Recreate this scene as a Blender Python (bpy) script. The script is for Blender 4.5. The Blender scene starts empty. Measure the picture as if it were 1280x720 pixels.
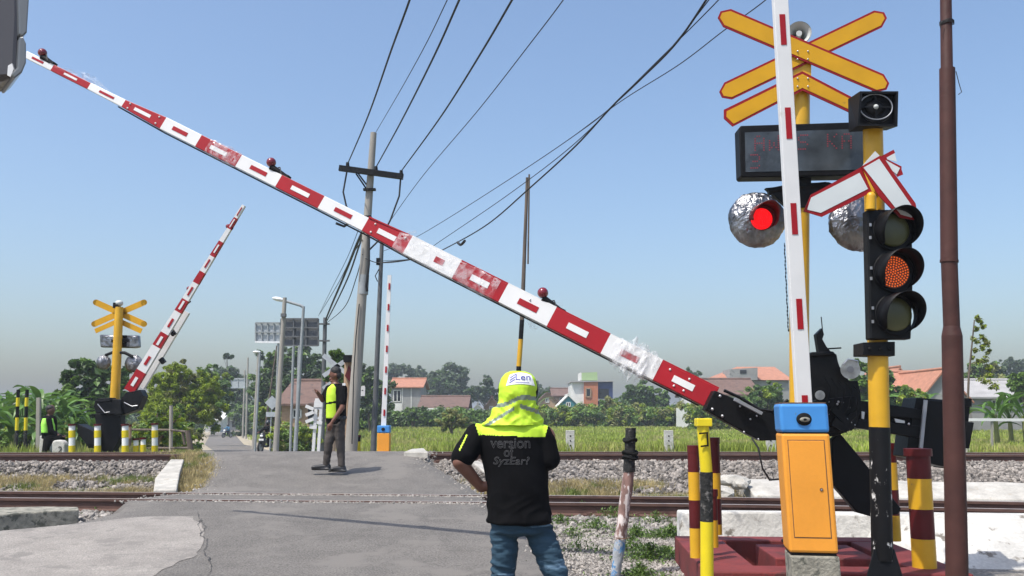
import bpy, bmesh, math, random
import numpy as np
from mathutils import Vector, Matrix, Euler, noise as mnoise
from mathutils.bvhtree import BVHTree
rnd = random.Random(7)
rng = np.random.default_rng(7)
SC = bpy.context.scene
COL = SC.collection
R = math.radians

# ------------------------------------------------------------------ camera
F = 1150.0
PITCH = math.atan(160.0 / F)
CZ = 1.45
cp, sp = math.cos(PITCH), math.sin(PITCH)
cam_d = bpy.data.cameras.new('camera')
cam = bpy.data.objects.new('camera', cam_d)
COL.objects.link(cam)
cam.location = (0, 0, CZ)
cam.rotation_euler = (R(90) + PITCH, 0, 0)
cam_d.sensor_width = 36
cam_d.lens = 36 * F / 1280
cam_d.clip_end = 5000
cam_d.clip_start = 0.05
SC.camera = cam


def P(px, py, Y):
    """world point at depth Y seen at photo pixel (px, py)"""
    u, v = (px - 640) / F, (360 - py) / F
    k = Y / (cp - v * sp)
    return Vector((u * k, Y, CZ + (sp + v * cp) * k))


def S(Y):
    """metres per photo pixel at depth Y"""
    return Y / F


# ------------------------------------------------------------------ materials
M = {}


def mk(name, col, rough=.6, metal=0.0, var=.12, scale=6.0, bump=0.0, bscale=40.0, dirt=None, dscale=3.0, dthr=.62,
       spec=.5, stretch=None, emit=None, estr=0.0, trans=0.0, alpha=1.0, island=0.0, coat=0.0, speck=0.0, sscale=120):
    m = bpy.data.materials.new(name)
    m.use_nodes = True
    nt = m.node_tree
    N, L = nt.nodes, nt.links
    b = N['Principled BSDF']
    b.inputs['Roughness'].default_value = rough
    b.inputs['Metallic'].default_value = metal
    b.inputs['Specular IOR Level'].default_value = spec
    b.inputs['Coat Weight'].default_value = coat
    tc = N.new('ShaderNodeTexCoord')
    vec = tc.outputs['Object']
    if stretch:
        mp = N.new('ShaderNodeMapping')
        mp.inputs['Scale'].default_value = stretch
        L.new(vec, mp.inputs['Vector'])
        vec = mp.outputs['Vector']
    n1 = N.new('ShaderNodeTexNoise')
    n1.inputs['Scale'].default_value = scale
    n1.inputs['Detail'].default_value = 6
    L.new(vec, n1.inputs['Vector'])
    mr = N.new('ShaderNodeMapRange')
    mr.inputs['From Min'].default_value = .3
    mr.inputs['From Max'].default_value = .7
    mr.inputs['To Min'].default_value = 1 - var
    mr.inputs['To Max'].default_value = 1 + var
    L.new(n1.outputs['Fac'], mr.inputs['Value'])
    val = mr.outputs['Result']
    if island:
        geo = N.new('ShaderNodeNewGeometry')
        mr2 = N.new('ShaderNodeMapRange')
        mr2.inputs['To Min'].default_value = 1 - island
        mr2.inputs['To Max'].default_value = 1 + island
        L.new(geo.outputs['Random Per Island'], mr2.inputs['Value'])
        mu = N.new('ShaderNodeMath')
        mu.operation = 'MULTIPLY'
        L.new(val, mu.inputs[0])
        L.new(mr2.outputs['Result'], mu.inputs[1])
        val = mu.outputs[0]
    if speck:
        ns = N.new('ShaderNodeTexNoise')
        ns.inputs['Scale'].default_value = sscale
        ns.inputs['Detail'].default_value = 3
        L.new(tc.outputs['Object'], ns.inputs['Vector'])
        mrs = N.new('ShaderNodeMapRange')
        mrs.inputs['From Min'].default_value = .35
        mrs.inputs['From Max'].default_value = .65
        mrs.inputs['To Min'].default_value = 1 - speck
        mrs.inputs['To Max'].default_value = 1 + speck
        L.new(ns.outputs['Fac'], mrs.inputs['Value'])
        mus = N.new('ShaderNodeMath')
        mus.operation = 'MULTIPLY'
        L.new(val, mus.inputs[0])
        L.new(mrs.outputs['Result'], mus.inputs[1])
        val = mus.outputs[0]
    vm = N.new('ShaderNodeVectorMath')
    vm.operation = 'SCALE'
    vm.inputs[0].default_value = col[:3]
    L.new(val, vm.inputs['Scale'])
    cout = vm.outputs['Vector']
    if dirt:
        n2 = N.new('ShaderNodeTexNoise')
        n2.inputs['Scale'].default_value = dscale
        n2.inputs['Detail'].default_value = 8
        n2.inputs['Roughness'].default_value = .65
        L.new(vec, n2.inputs['Vector'])
        mr3 = N.new('ShaderNodeMapRange')
        mr3.inputs['From Min'].default_value = dthr
        mr3.inputs['From Max'].default_value = dthr + .06
        L.new(n2.outputs['Fac'], mr3.inputs['Value'])
        mx = N.new('ShaderNodeMix')
        mx.data_type = 'RGBA'
        L.new(mr3.outputs['Result'], mx.inputs['Factor'])
        L.new(cout, mx.inputs[6])
        mx.inputs[7].default_value = (*dirt[:3], 1)
        cout = mx.outputs[2]
    L.new(cout, b.inputs['Base Color'])
    if bump:
        n3 = N.new('ShaderNodeTexNoise')
        n3.inputs['Scale'].default_value = bscale
        n3.inputs['Detail'].default_value = 5
        L.new(vec, n3.inputs['Vector'])
        bp = N.new('ShaderNodeBump')
        bp.inputs['Strength'].default_value = bump
        bp.inputs['Distance'].default_value = .02
        L.new(n3.outputs['Fac'], bp.inputs['Height'])
        L.new(bp.outputs['Normal'], b.inputs['Normal'])
    if emit:
        b.inputs['Emission Color'].default_value = (*emit[:3], 1)
        b.inputs['Emission Strength'].default_value = estr
    if trans:
        # leaf: mix in a translucent lobe
        tr = N.new('ShaderNodeBsdfTranslucent')
        L.new(cout, tr.inputs['Color'])
        ms = N.new('ShaderNodeMixShader')
        ms.inputs[0].default_value = trans
        L.new(b.outputs[0], ms.inputs[1])
        L.new(tr.outputs[0], ms.inputs[2])
        L.new(ms.outputs[0], N['Material Output'].inputs['Surface'])
    if alpha < 1:
        b.inputs['Alpha'].default_value = alpha
    M[name] = m
    return m


mk('yellow_paint', (.62, .34, .012), .42, var=.10, scale=5, dirt=(.38, .22, .05), dscale=9, dthr=.66, bump=.05)
mk('bright_yellow', (.70, .55, .01), .4, var=.08, dirt=(.35, .28, .08), dscale=11, dthr=.66)
mk('sign_yellow', (.60, .31, .008), .5, spec=.3, var=.10, scale=4, dirt=(.36, .20, .03), dscale=5, dthr=.66)
mk('red_paint', (.30, .009, .011), .45, var=.14, dirt=(.22, .02, .02), dscale=6, dthr=.66)
mk('boom_red', (.32, .006, .012), .42, spec=.3, var=.10, scale=3)
mk('boom_white', (.68, .675, .66), .4, var=.05, scale=4, dirt=(.60, .58, .54), dscale=5, dthr=.63)
mk('sign_red', (.28, .007, .010), .45, spec=.3, var=.06)
mk('sign_white', (.60, .63, .62), .4, var=.05, scale=5, dirt=(.52, .54, .54), dscale=3, dthr=.62)
mk('dark_red_paint', (.085, .007, .008), .5, spec=.3, var=.2, dirt=(.08, .012, .012), dscale=5, dthr=.6)
mk('plinth_red', (.15, .020, .019), .75, var=.25, scale=4, bump=.25, dirt=(.085, .022, .020), dscale=5, dthr=.58)
mk('black_steel', (.0035, .0036, .0042), .5, spec=.22, metal=.0, var=.4, scale=12, dirt=(.025, .025, .025), dscale=8, dthr=.70, bump=.08)
mk('black_paint', (.004, .004, .005), .55, spec=.2, var=.3, bump=.05)
mk('chipped_black', (.004, .004, .005), .55, spec=.25, var=.3, dirt=(.75, .74, .72), dscale=14, dthr=.60, bump=.1, stretch=(1, 1, .55))
mk('bolt_steel', (.55, .55, .56), .35, metal=.8, var=.1)
mk('grey_steel', (.32, .33, .35), .45, metal=.5, var=.15, dirt=(.2, .15, .1), dscale=6, dthr=.68)
mk('silver_disk', (.5, .52, .52), .4, metal=.8, var=.3, scale=14)
mk('orange_box', (.78, .31, .03), .45, var=.07, scale=3, dirt=(.42, .19, .05), dscale=7, dthr=.68, speck=.015, sscale=40, bump=.04)
mk('blue_box', (.05, .24, .58), .4, var=.08, dirt=(.12, .16, .22), dscale=7, dthr=.63)
mk('rust_edge', (.13, .07, .04), .8, var=.4, scale=30, bump=.2)
mk('brown_pole', (.06, .023, .018), .6, spec=.3, var=.22, scale=7, dirt=(.22, .12, .07), dscale=8, dthr=.72, bump=.12, bscale=30)
mk('old_wood', (.11, .085, .065), .9, var=.4, scale=14, stretch=(1, 1, .15), bump=.6, bscale=25)
mk('peeled_wood', (.22, .13, .11), .9, var=.3, scale=18, dirt=(.62, .55, .52), dscale=16, dthr=.52, stretch=(1, 1, .4), bump=.6, bscale=25)
mk('blue_wood', (.36, .38, .40), .85, var=.3, dirt=(.08, .22, .42), dscale=12, dthr=.5, bump=.4)
mk('charred_wood', (.010, .010, .009), .8, var=.6, scale=20, dirt=(.14, .13, .12), dscale=18, dthr=.58, bump=.7, bscale=40)
mk('rubber', (.007, .007, .007), .8, spec=.2, var=.3, bump=.1)
mk('concrete', (.30, .285, .26), .9, var=.16, scale=7, dirt=(.20, .19, .17), dscale=6, dthr=.58, bump=.35, bscale=60)
mk('pole_concrete', (.30, .28, .245), .88, var=.12, scale=4, dirt=(.27, .25, .22), dscale=5, dthr=.6, bump=.15, stretch=(1, 1, .25))
mk('mossy_concrete', (.26, .245, .20), .95, var=.3, scale=14, dirt=(.10, .10, .08), dscale=8, dthr=.53, bump=.6, bscale=50)
mk('white_wall', (.50, .485, .45), .9, var=.22, scale=2.2, dirt=(.17, .15, .125), dscale=5.0, dthr=.585, bump=.6, speck=.08, sscale=30, bscale=22)
mk('white_slab', (.40, .38, .34), .9, speck=.08, sscale=30, var=.22, scale=4, dirt=(.33, .29, .23), dscale=6, dthr=.6, bump=.25)
mk('rail_head', (.50, .41, .34), .4, metal=.55, var=.12, scale=3)
mk('rail_rust', (.095, .048, .036), .8, var=.25, scale=20, bump=.1, stretch=(.3, 1, 1))
mk('rail_polished', (.62, .58, .52), .4, metal=.5, var=.1)
mk('sleeper', (.2, .18, .16), .9, var=.2, bump=.2)
mk('stone', (.205, .182, .16), .9, var=.25, scale=3, island=.6, bump=.2)
mk('gravel', (.27, .247, .222), .95, var=.15, scale=3, island=.5)
mk('asphalt', (.142, .130, .116), .9, var=.16, scale=2.3, dirt=(.175, .160, .142), dscale=1.1, dthr=.54, bump=.7, bscale=110, speck=.38, sscale=60)
mk('chips', (.30, .275, .245), .95, var=.15, island=.3)
mk('apron', (.255, .232, .207), .9, var=.14, scale=3.0, dirt=(.195, .178, .160), dscale=2.6, dthr=.55, bump=.6, bscale=70, speck=.2, sscale=50)
mk('verge', (.34, .29, .21), .95, var=.25, scale=2, dirt=(.22, .22, .10), dscale=1.2, dthr=.6)
mk('crack', (.05, .047, .045), 1.0, var=.3)
mk('cable', (.012, .012, .013), .6, var=.2)
mk('foil', (.24, .24, .25), .33, metal=1.0, var=.6, scale=9, bump=1.0, bscale=24, stretch=(1, 1, .6))
mk('red_lens', (.55, .006, .006), .6, spec=.1, var=.05, emit=(1, .012, .018), estr=.6, scale=60)
mk('dull_red_lens', (.16, .005, .012), .15, var=.1, coat=.5)
mk('hood_red', (.11, .004, .004), .5, var=.1)
mk('amber_lens', (.16, .03, .006), .4, var=.1)
mk('amber_led', (.6, .18, .02), .4, emit=(1, .15, .02), estr=.5)
mk('dark_lens', (.075, .075, .025), .3, var=.2)
mk('led_glass', (.055, .065, .075), .16, var=.5, scale=4, dirt=(.035, .04, .045), dscale=3, dthr=.5)
mk('led_red', (.14, .02, .03), .6, emit=(.9, .03, .06), estr=.05)
mk('horn_grey', (.50, .52, .50), .5, var=.08)
mk('mirror_shell', (.040, .031, .026), .30, var=.15, scale=3, coat=.6)
mk('mirror_edge', (.10, .107, .11), .3, var=.1, coat=.5)
mk('skin', (.15, .062, .038), .5, var=.12, scale=14, bump=.05)
mk('dark_skin', (.13, .062, .04), .5, var=.12, scale=14)
mk('hair', (.012, .011, .010), .6, var=.4, scale=60, bump=.5, bscale=120)
mk('black_cloth', (.0035, .0035, .0042), .9, var=.4, scale=3, bump=.3, bscale=14, spec=.12)
mk('jeans', (.03, .062, .092), .85, var=.4, scale=5, dirt=(.11, .18, .25), dscale=9, dthr=.57, bump=.5, bscale=18, stretch=(.25, .25, 1.6), spec=.2)
mk('neon', (.50, .74, .03), .7, var=.12, emit=(.7, 1, .05), estr=.0, bump=.25, bscale=9)
mk('reflective', (.22, .27, .20), .4, metal=.2, var=.15, scale=60)
mk('neon_green', (.40, .90, .10), .6, var=.05)
mk('trousers_grey', (.058, .048, .042), .85, var=.2, bump=.3, bscale=20)
mk('shoe_black', (.014, .013, .013), .4, var=.2)
mk('white_cloth', (.80, .80, .78), .8, var=.04)
mk('print_blue', (.06, .06, .32), .6)
mk('print_grey', (.085, .085, .09), .7)
mk('print_black', (.03, .03, .03), .7)
mk('moto_black', (.015, .015, .017), .3, coat=.5)
mk('moto_white', (.7, .7, .7), .3, coat=.5)
mk('moto_blue', (.03, .16, .30), .4)
mk('tyre', (.02, .02, .02), .8)
mk('trunk', (.13, .10, .075), .95, var=.3, scale=8, bump=.4, stretch=(1, 1, .2))
mk('leaf_dark', (.07, .13, .03), .5, var=.3, scale=.8, island=.5, trans=.25)
mk('leaf_mid', (.14, .235, .04), .5, var=.3, scale=.8, island=.45, trans=.3)
mk('leaf_bright', (.26, .34, .02), .5, var=.25, scale=.8, island=.4, trans=.35)
mk('leaf_olive', (.21, .22, .06), .55, var=.3, scale=.8, island=.45, trans=.3)
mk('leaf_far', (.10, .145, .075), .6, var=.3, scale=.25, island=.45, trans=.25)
mk('leaf_banana', (.10, .20, .03), .42, var=.35, scale=1.3, island=.35, trans=.3)
mk('leaf_dry', (.33, .26, .10), .7, var=.3, island=.3, trans=.25)
mk('grass_field', (.33, .40, .06), .6, var=.3, scale=.35, island=.4, trans=.35, dirt=(.40, .38, .13), dscale=.28, dthr=.5)
mk('grass_dry', (.42, .34, .16), .7, var=.3, scale=2, island=.4, trans=.3, dirt=(.15, .20, .035), dscale=1.3, dthr=.52)
mk('grass_green', (.22, .27, .06), .6, var=.3, scale=2, island=.4, trans=.3, dirt=(.30, .26, .09), dscale=1.5, dthr=.58)
mk('weed', (.11, .18, .035), .6, var=.3, scale=5, island=.4, trans=.3)
mk('tile_orange', (.38, .17, .105), .85, var=.16, scale=2.5, dirt=(.30, .13, .08), dscale=3, dthr=.6)
mk('tile_brown', (.145, .088, .068), .9, var=.25, scale=1.5, dirt=(.08, .055, .045), dscale=1.5, dthr=.56)
mk('tile_grey', (.33, .32, .31), .8, var=.15, scale=1)
mk('wall_grey', (.27, .265, .255), .9, var=.18, scale=.8, dirt=(.16, .16, .155), dscale=.8, dthr=.6)
mk('wall_white', (.66, .65, .61), .85, var=.1, scale=.7, dirt=(.42, .41, .38), dscale=.9, dthr=.62)
mk('wall_orange', (.42, .15, .07), .8, var=.06)
mk('wall_blue', (.02, .04, .13), .6, var=.1)
mk('wall_teal', (.03, .20, .25), .7, var=.1)
mk('wall_green', (.33, .45, .22), .8, var=.1)
mk('wall_tan', (.36, .24, .15), .85, var=.15)
mk('window_dark', (.015, .018, .02), .15, var=.1)
mk('sign_back', (.10, .105, .115), .6, metal=.2, var=.15)
mk('sign_pale', (.38, .41, .43), .5, var=.1)
mk('galvanised', (.27, .29, .30), .6, metal=.1, var=.12)
mk('lamp_white', (.75, .76, .77), .3)
mk('dark_pole', (.10, .105, .11), .6, var=.2)

# clear crinkled film
fm = bpy.data.materials.new('plastic_film')
fm.use_nodes = True
nt = fm.node_tree
b = nt.nodes['Principled BSDF']
b.inputs['Base Color'].default_value = (.85, .85, .86, 1)
b.inputs['Roughness'].default_value = .18
b.inputs['Specular IOR Level'].default_value = .8
tb = nt.nodes.new('ShaderNodeBsdfTransparent')
ms = nt.nodes.new('ShaderNodeMixShader')
nn = nt.nodes.new('ShaderNodeTexNoise')
nn.inputs['Scale'].default_value = 14
nn.inputs['Detail'].default_value = 4
tcn = nt.nodes.new('ShaderNodeTexCoord')
nt.links.new(tcn.outputs['Object'], nn.inputs['Vector'])
mr = nt.nodes.new('ShaderNodeMapRange')
mr.inputs['From Min'].default_value = .42
mr.inputs['From Max'].default_value = .62
mr.inputs['To Min'].default_value = .04
mr.inputs['To Max'].default_value = .32
nt.links.new(nn.outputs['Fac'], mr.inputs['Value'])
nt.links.new(mr.outputs['Result'], ms.inputs[0])
nt.links.new(tb.outputs[0], ms.inputs[1])
nt.links.new(b.outputs[0], ms.inputs[2])
nt.links.new(ms.outputs[0], nt.nodes['Material Output'].inputs['Surface'])
M['plastic_film'] = fm


# ------------------------------------------------------------------ object helpers
def tag(o, label=None, cat=None, group=None, kind=None):
    if label: o['label'] = label
    if cat: o['category'] = cat
    if group: o['group'] = group
    if kind: o['kind'] = kind
    return o


def thing(name, label, cat, loc=(0, 0, 0), group=None, rotz=0.0):
    o = bpy.data.objects.new(name, None)
    o.empty_display_size = .2
    COL.objects.link(o)
    o.location = loc
    o.rotation_euler = (0, 0, rotz)
    return tag(o, label, cat, group)


def wloc(o):
    v = Vector((0, 0, 0))
    while o:
        v = v + Vector(o.location)
        o = o.parent
    return v


def copy_thing(o, loc, label=None, group=None, rotz=None, parent=None):
    c = o.copy()
    COL.objects.link(c)
    if parent is not None:
        c.parent = parent
    elif loc is not None:
        c.location = loc
    if label: c['label'] = label
    if group: c['group'] = group
    if rotz is not None: c.rotation_euler = (0, 0, rotz)
    for ch in list(o.children):
        copy_thing(ch, None, parent=c)
    return c


class MB:
    def __init__(s):
        s.v, s.f, s.m, s.sm, s.mats = [], [], [], [], []

    def mi(s, mat):
        if mat not in s.mats: s.mats.append(mat)
        return s.mats.index(mat)

    def add(s, vs, fs, mat, smooth=False):
        o = len(s.v)
        s.v.extend([tuple(v) for v in vs])
        k = s.mi(mat)
        for f in fs:
            s.f.append([i + o for i in f])
            s.m.append(k)
            s.sm.append(smooth)
        return s

    def box(s, c, size, mat, rot=None, taper=1.0):
        x, y, z = size[0] / 2, size[1] / 2, size[2] / 2
        vs = []
        for dz, t in ((-z, 1.0), (z, taper)):
            for dx, dy in ((-x, -y), (x, -y), (x, y), (-x, y)):
                q = Vector((dx * t, dy * t, dz))
                if rot is not None: q = rot @ q
                vs.append(Vector(c) + q)
        return s.add(vs, [(3, 2, 1, 0), (4, 5, 6, 7), (0, 1, 5, 4), (1, 2, 6, 5), (2, 3, 7, 6), (3, 0, 4, 7)], mat)

    def beam(s, p0, p1, w, h, mat, up=Vector((0, 0, 1)), w1=None, h1=None):
        """rectangular bar; w along side axis, h along up-ish axis"""
        p0, p1 = Vector(p0), Vector(p1)
        d = (p1 - p0).normalized()
        a = d.cross(up)
        if a.length < 1e-4: a = d.cross(Vector((0, 1, 0)))
        a.normalize()
        u = a.cross(d).normalized()
        w1 = w if w1 is None else w1
        h1 = h if h1 is None else h1
        vs = []
        for p, ww, hh in ((p0, w, h), (p1, w1, h1)):
            for i, j in ((-1, -1), (1, -1), (1, 1), (-1, 1)):
                vs.append(p + a * i * ww / 2 + u * j * hh / 2)
        return s.add(vs, [(3, 2, 1, 0), (4, 5, 6, 7), (0, 1, 5, 4), (1, 2, 6, 5), (2, 3, 7, 6), (3, 0, 4, 7)], mat)

    def tube(s, pts, rad, mat, seg=12, cap=True, smooth=True, sq=1.0):
        pts = [Vector(p) for p in pts]
        n = len(pts)
        if not isinstance(rad, (list, tuple)): rad = [rad] * n
        vs = []
        ref = None
        for i in range(n):
            d = (pts[min(i + 1, n - 1)] - pts[max(i - 1, 0)])
            d.normalize()
            if ref is None:
                ref = Vector((0, 0, 1)) if abs(d.z) < .9 else Vector((1, 0, 0))
            a = (ref - d * ref.dot(d))
            if a.length < 1e-5: a = d.orthogonal()
            a.normalize()
            ref = a
            bb = d.cross(a)
            for k in range(seg):
                t = 2 * math.pi * k / seg
                vs.append(pts[i] + (a * math.cos(t) + bb * math.sin(t) * sq) * rad[i])
        fs = []
        for i in range(n - 1):
            for k in range(seg):
                k2 = (k + 1) % seg
                fs.append((i * seg + k, i * seg + k2, (i + 1) * seg + k2, (i + 1) * seg + k))
        s.add(vs, fs, mat, smooth)
        if cap:
            if mat == 'skin':
                o = len(s.v) - n * seg
                k = s.mi(mat)
                s.f.append([o + i for i in range(seg)][::-1]); s.m.append(k); s.sm.append(False)
                s.f.append([o + (n - 1) * seg + i for i in range(seg)]); s.m.append(k); s.sm.append(False)
            else:
                s.add(vs[:seg], [tuple(range(seg))[::-1]], mat)
                s.add(vs[-seg:], [tuple(range(seg))], mat)
        return s

    def prism(s, front, ext, mat, side=None):
        """polygon (3d points) extruded by vector ext"""
        front = [Vector(p) for p in front]
        n = len(front)
        ext = Vector(ext)
        vs = front + [p + ext for p in front]
        s.add(vs, [tuple(range(n)), tuple(range(2 * n - 1, n - 1, -1))], mat)
        o = len(s.v) - 2 * n
        k = s.mi(side or mat)
        for i in range(n):
            j = (i + 1) % n
            s.f.append([o + j, o + i, o + n + i, o + n + j]); s.m.append(k); s.sm.append(False)
        return s

    def plate(s, pts, Y, th, mat, side=None, dx=0.0):
        """outline given in photo pixels at depth Y, real thickness th going back"""
        return s.prism([P(x, y, Y) for x, y in pts], (dx, th, 0), mat, side)

    def sphere(s, c, r, mat, seg=16, rings=10, rot=None):
        if not isinstance(r, (list, tuple, Vector)): r = (r, r, r)
        vs = []
        for i in range(rings + 1):
            ph = math.pi * i / rings
            for k in range(seg):
                t = 2 * math.pi * k / seg
                q = Vector((r[0] * math.sin(ph) * math.cos(t), r[1] * math.sin(ph) * math.sin(t), r[2] * math.cos(ph)))
                if rot is not None: q = rot @ q
                vs.append(Vector(c) + q)
        fs = []
        for i in range(rings):
            for k in range(seg):
                k2 = (k + 1) % seg
                fs.append((i * seg + k, (i + 1) * seg + k, (i + 1) * seg + k2, i * seg + k2))
        return s.add(vs, fs, mat, True)

    def build(s, name, parent=None, origin=None, bevel=0.0, label=None, local=False, merge=False):
        off = Vector((0, 0, 0))
        if not local:
            if parent is not None: off = wloc(parent)
            elif origin is not None: off = Vector(origin)
        vs = [(v[0] - off.x, v[1] - off.y, v[2] - off.z) for v in s.v]
        me = bpy.data.meshes.new(name)
        me.from_pydata(vs, [], s.f)
        for m in s.mats: me.materials.append(M[m])
        me.polygons.foreach_set('material_index', s.m)
        me.polygons.foreach_set('use_smooth', s.sm)
        me.update()
        bm = bmesh.new()
        bm.from_mesh(me)
        if merge: bmesh.ops.remove_doubles(bm, verts=bm.verts, dist=1e-5)
        bmesh.ops.recalc_face_normals(bm, faces=bm.faces)
        bm.to_mesh(me)
        bm.free()
        o = bpy.data.objects.new(name, me)
        COL.objects.link(o)
        if parent is not None: o.parent = parent
        elif not local and origin is not None: o.location = off
        if bevel:
            md = o.modifiers.new('bevel', 'BEVEL')
            md.width = bevel
            md.segments = 2
            md.limit_method = 'ANGLE'
            md.angle_limit = R(40)
            md.harden_normals = False
        if label: o['label'] = label
        return o


def np_obj(name, verts, faces, mats, midx=None, parent=None, smooth=False, origin=None):
    """fast mesh from numpy arrays; faces (n,k) of equal size"""
    verts = np.asarray(verts, dtype=np.float32)
    faces = np.asarray(faces, dtype=np.int32)
    if parent is not None: origin = wloc(parent)
    if origin is not None: verts = verts - np.array(origin, dtype=np.float32)
    me = bpy.data.meshes.new(name)
    n, k = faces.shape
    me.vertices.add(len(verts))
    me.vertices.foreach_set('co', verts.ravel())
    me.loops.add(n * k)
    me.loops.foreach_set('vertex_index', faces.ravel())
    me.polygons.add(n)
    me.polygons.foreach_set('loop_start', np.arange(0, n * k, k, dtype=np.int32))
    me.polygons.foreach_set('loop_total', np.full(n, k, dtype=np.int32))
    if midx is not None: me.polygons.foreach_set('material_index', np.asarray(midx, dtype=np.int32))
    me.polygons.foreach_set('use_smooth', np.full(n, smooth, dtype=bool))
    for m in mats: me.materials.append(M[m])
    me.update(calc_edges=True)
    me.validate()
    o = bpy.data.objects.new(name, me)
    COL.objects.link(o)
    if parent is not None: o.parent = parent
    elif origin is not None: o.location = origin
    return o


def text_mesh(body, size, font_outline=False, depth=.001, spacing=1.0, shear=0):
    cu = bpy.data.curves.new('t', 'FONT')
    cu.body = body
    cu.size = size
    cu.align_x = 'CENTER'
    cu.align_y = 'CENTER'
    cu.space_character = spacing
    cu.shear = shear
    cu.resolution_u = 4
    if font_outline:
        cu.fill_mode = 'NONE'
        cu.bevel_depth = depth
        cu.bevel_resolution = 0
    else:
        cu.extrude = depth
    ob = bpy.data.objects.new('t', cu)
    COL.objects.link(ob)
    dg = bpy.context.evaluated_depsgraph_get()
    me = bpy.data.meshes.new_from_object(ob.evaluated_get(dg))
    bpy.data.objects.remove(ob)
    return me


def place_mesh(me, name, mat, mtx, parent, label=None):
    me.transform(mtx)
    me.transform(Matrix.Translation(-wloc(parent)))
    me.materials.clear()
    me.materials.append(M[mat])
    o = bpy.data.objects.new(name, me)
    COL.objects.link(o)
    o.parent = parent
    if label: o['label'] = label
    return o


# ------------------------------------------------------------------ terrain profile
def lerp_tab(t, tab):
    if t <= tab[0][0]: return tab[0][1]
    for (a, b_), (c, d) in zip(tab, tab[1:]):
        if t <= c: return b_ + (d - b_) * (t - a) / (c - a)
    return tab[-1][1]


def Yn(x): return 13.45 - .09 * x - (.010 * x * x if x > 0 else 0)      # far rail of the near track
def Yf(x): return 17.7 - .004 * x * x                                    # near rail of the far track


GAUGE = 1.067
ZN, ZF = .33, .74


def road_z(x, y):
    a, b_ = Yn(max(-14, min(12, x))), Yf(max(-14, min(12, x)))
    return lerp_tab(y, [(0, 0), (6, 0), (9, .10), (a - 1.3, .312), (a + .15, .312), (a + .7, .35), (b_ - .3, .742), (b_ + 1.3, .742),
                        (b_ + 3, .66), (48, -.42), (85, -1.12), (250, -1.2), (3000, -1.2)])


def off_z(x, y):
    xc = max(-14, min(12, x))
    a, b_ = Yn(xc), Yf(xc)
    z = lerp_tab(y, [(0, -.02), (7, -.01), (a - 2.6, .07), (a - 1.7, .13), (a + .5, .15), (a + 1.2, .20), (a + 2, .31), (b_ - .7, .545), (b_ + 1.6, .56),
                     (b_ + 4, .50), (b_ + 9, -.05), (45, .0), (85, .12), (250, .2), (3000, .2)])
    cap = road_z(x, y) - .035
    if y > b_ + 4:
        cap += .22 * max(0, max(xl(y) - x, x - xr(y)) - 2.2 - max(0, min(6, (y - 24) * .07)))
    return min(z, cap)


def GT(px, py, zf=road_z, y0=1.5, y1=300):
    """first hit of the pixel's ray with the ground profile"""
    Y = y0
    prev = y0
    while Y < y1:
        p = P(px, py, Y)
        if p.z <= zf(p.x, Y):
            lo, hi = prev, Y
            for _ in range(20):
                mid = (lo + hi) / 2
                q = P(px, py, mid)
                if q.z <= zf(q.x, mid): hi = mid
                else: lo = mid
            return P(px, py, hi)
        prev = Y
        Y += .1
    return P(px, py, y1)


def on_ground(px, Y, zf=None):
    p = P(px, 520, Y)
    return Vector((p.x, Y, (zf or off_z)(p.x, Y)))


L_pts = [GT(px, py) for px, py in ((-420, 720), (-200, 690), (-60, 672), (0, 664), (100, 654), (150, 641), (166, 624), (250, 612), (260, 598), (268, 585), (266, 575))]
XL = [(p.y, p.x) for p in L_pts] + [(18.4, -6.25), (21, -7.0), (24, -7.8), (48, -15.3), (84, -27.8), (180, -58), (260, -84)]
R_pts = [GT(px, py) for px, py in ((765, 800), (722, 740), (704, 705), (676, 670), (640, 645), (608, 630), (598, 617), (570, 600), (548, 587), (528, 576))]
XR = [(p.y, p.x) for p in R_pts] + [(18.4, -1.7), (20, -2.0), (24, -4.0), (30, -6.1), (48, -11.8), (84, -24.0), (180, -54.3), (260, -80)]
XL = sorted(XL); XR = sorted(XR)


def xl(y): return lerp_tab(y, XL) if y > XL[0][0] else XL[0][1] - 2.0 * (XL[0][0] - y)
def xr(y): return lerp_tab(y, XR) if y > XR[0][0] else XR[0][1]
# ------------------------------------------------------------------ world, sun
w = bpy.data.worlds.new('World')
SC.world = w
w.use_nodes = True
N = w.node_tree.nodes
Lk = w.node_tree.links
sky = N.new('ShaderNodeTexSky')
sky.sky_type = 'NISHITA'
sky.sun_disc = False
SUN_EL = 62.5
# shadows travel toward +X and a little +Y
sh = Vector((.38, .34))
sky.sun_elevation = R(SUN_EL)
az = math.atan2(-sh.x, -sh.y)      # direction to the sun measured from +Y toward +X
sky.sun_rotation = az
sky.air_density = 1.15
sky.dust_density = 3.2
sky.ozone_density = 4.2
sky.altitude = 0
bg = N['Background']
Lk.new(sky.outputs[0], bg.inputs[0])
bg.inputs[1].default_value = .15
sd = bpy.data.lights.new('sun', 'SUN')
sd.energy = 3.6
sd.angle = R(.55)
sd.color = (1, .955, .88)
so = bpy.data.objects.new('sun', sd)
COL.objects.link(so)
tosun = Vector((-sh.x / sh.length * math.cos(R(SUN_EL)), -sh.y / sh.length * math.cos(R(SUN_EL)), math.sin(R(SUN_EL))))
so.rotation_euler = tosun.to_track_quat('Z', 'Y').to_euler()
so.location = (-10, -10, 30)
SC.view_settings.view_transform = 'Standard'
SC.view_settings.look = 'None'
SC.view_settings.gamma = 1
SC.view_settings.exposure = 0.46
SC.render.engine = 'CYCLES'
SC.cycles.transparent_max_bounces = 12
SC.cycles.volume_bounces = 0

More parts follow.
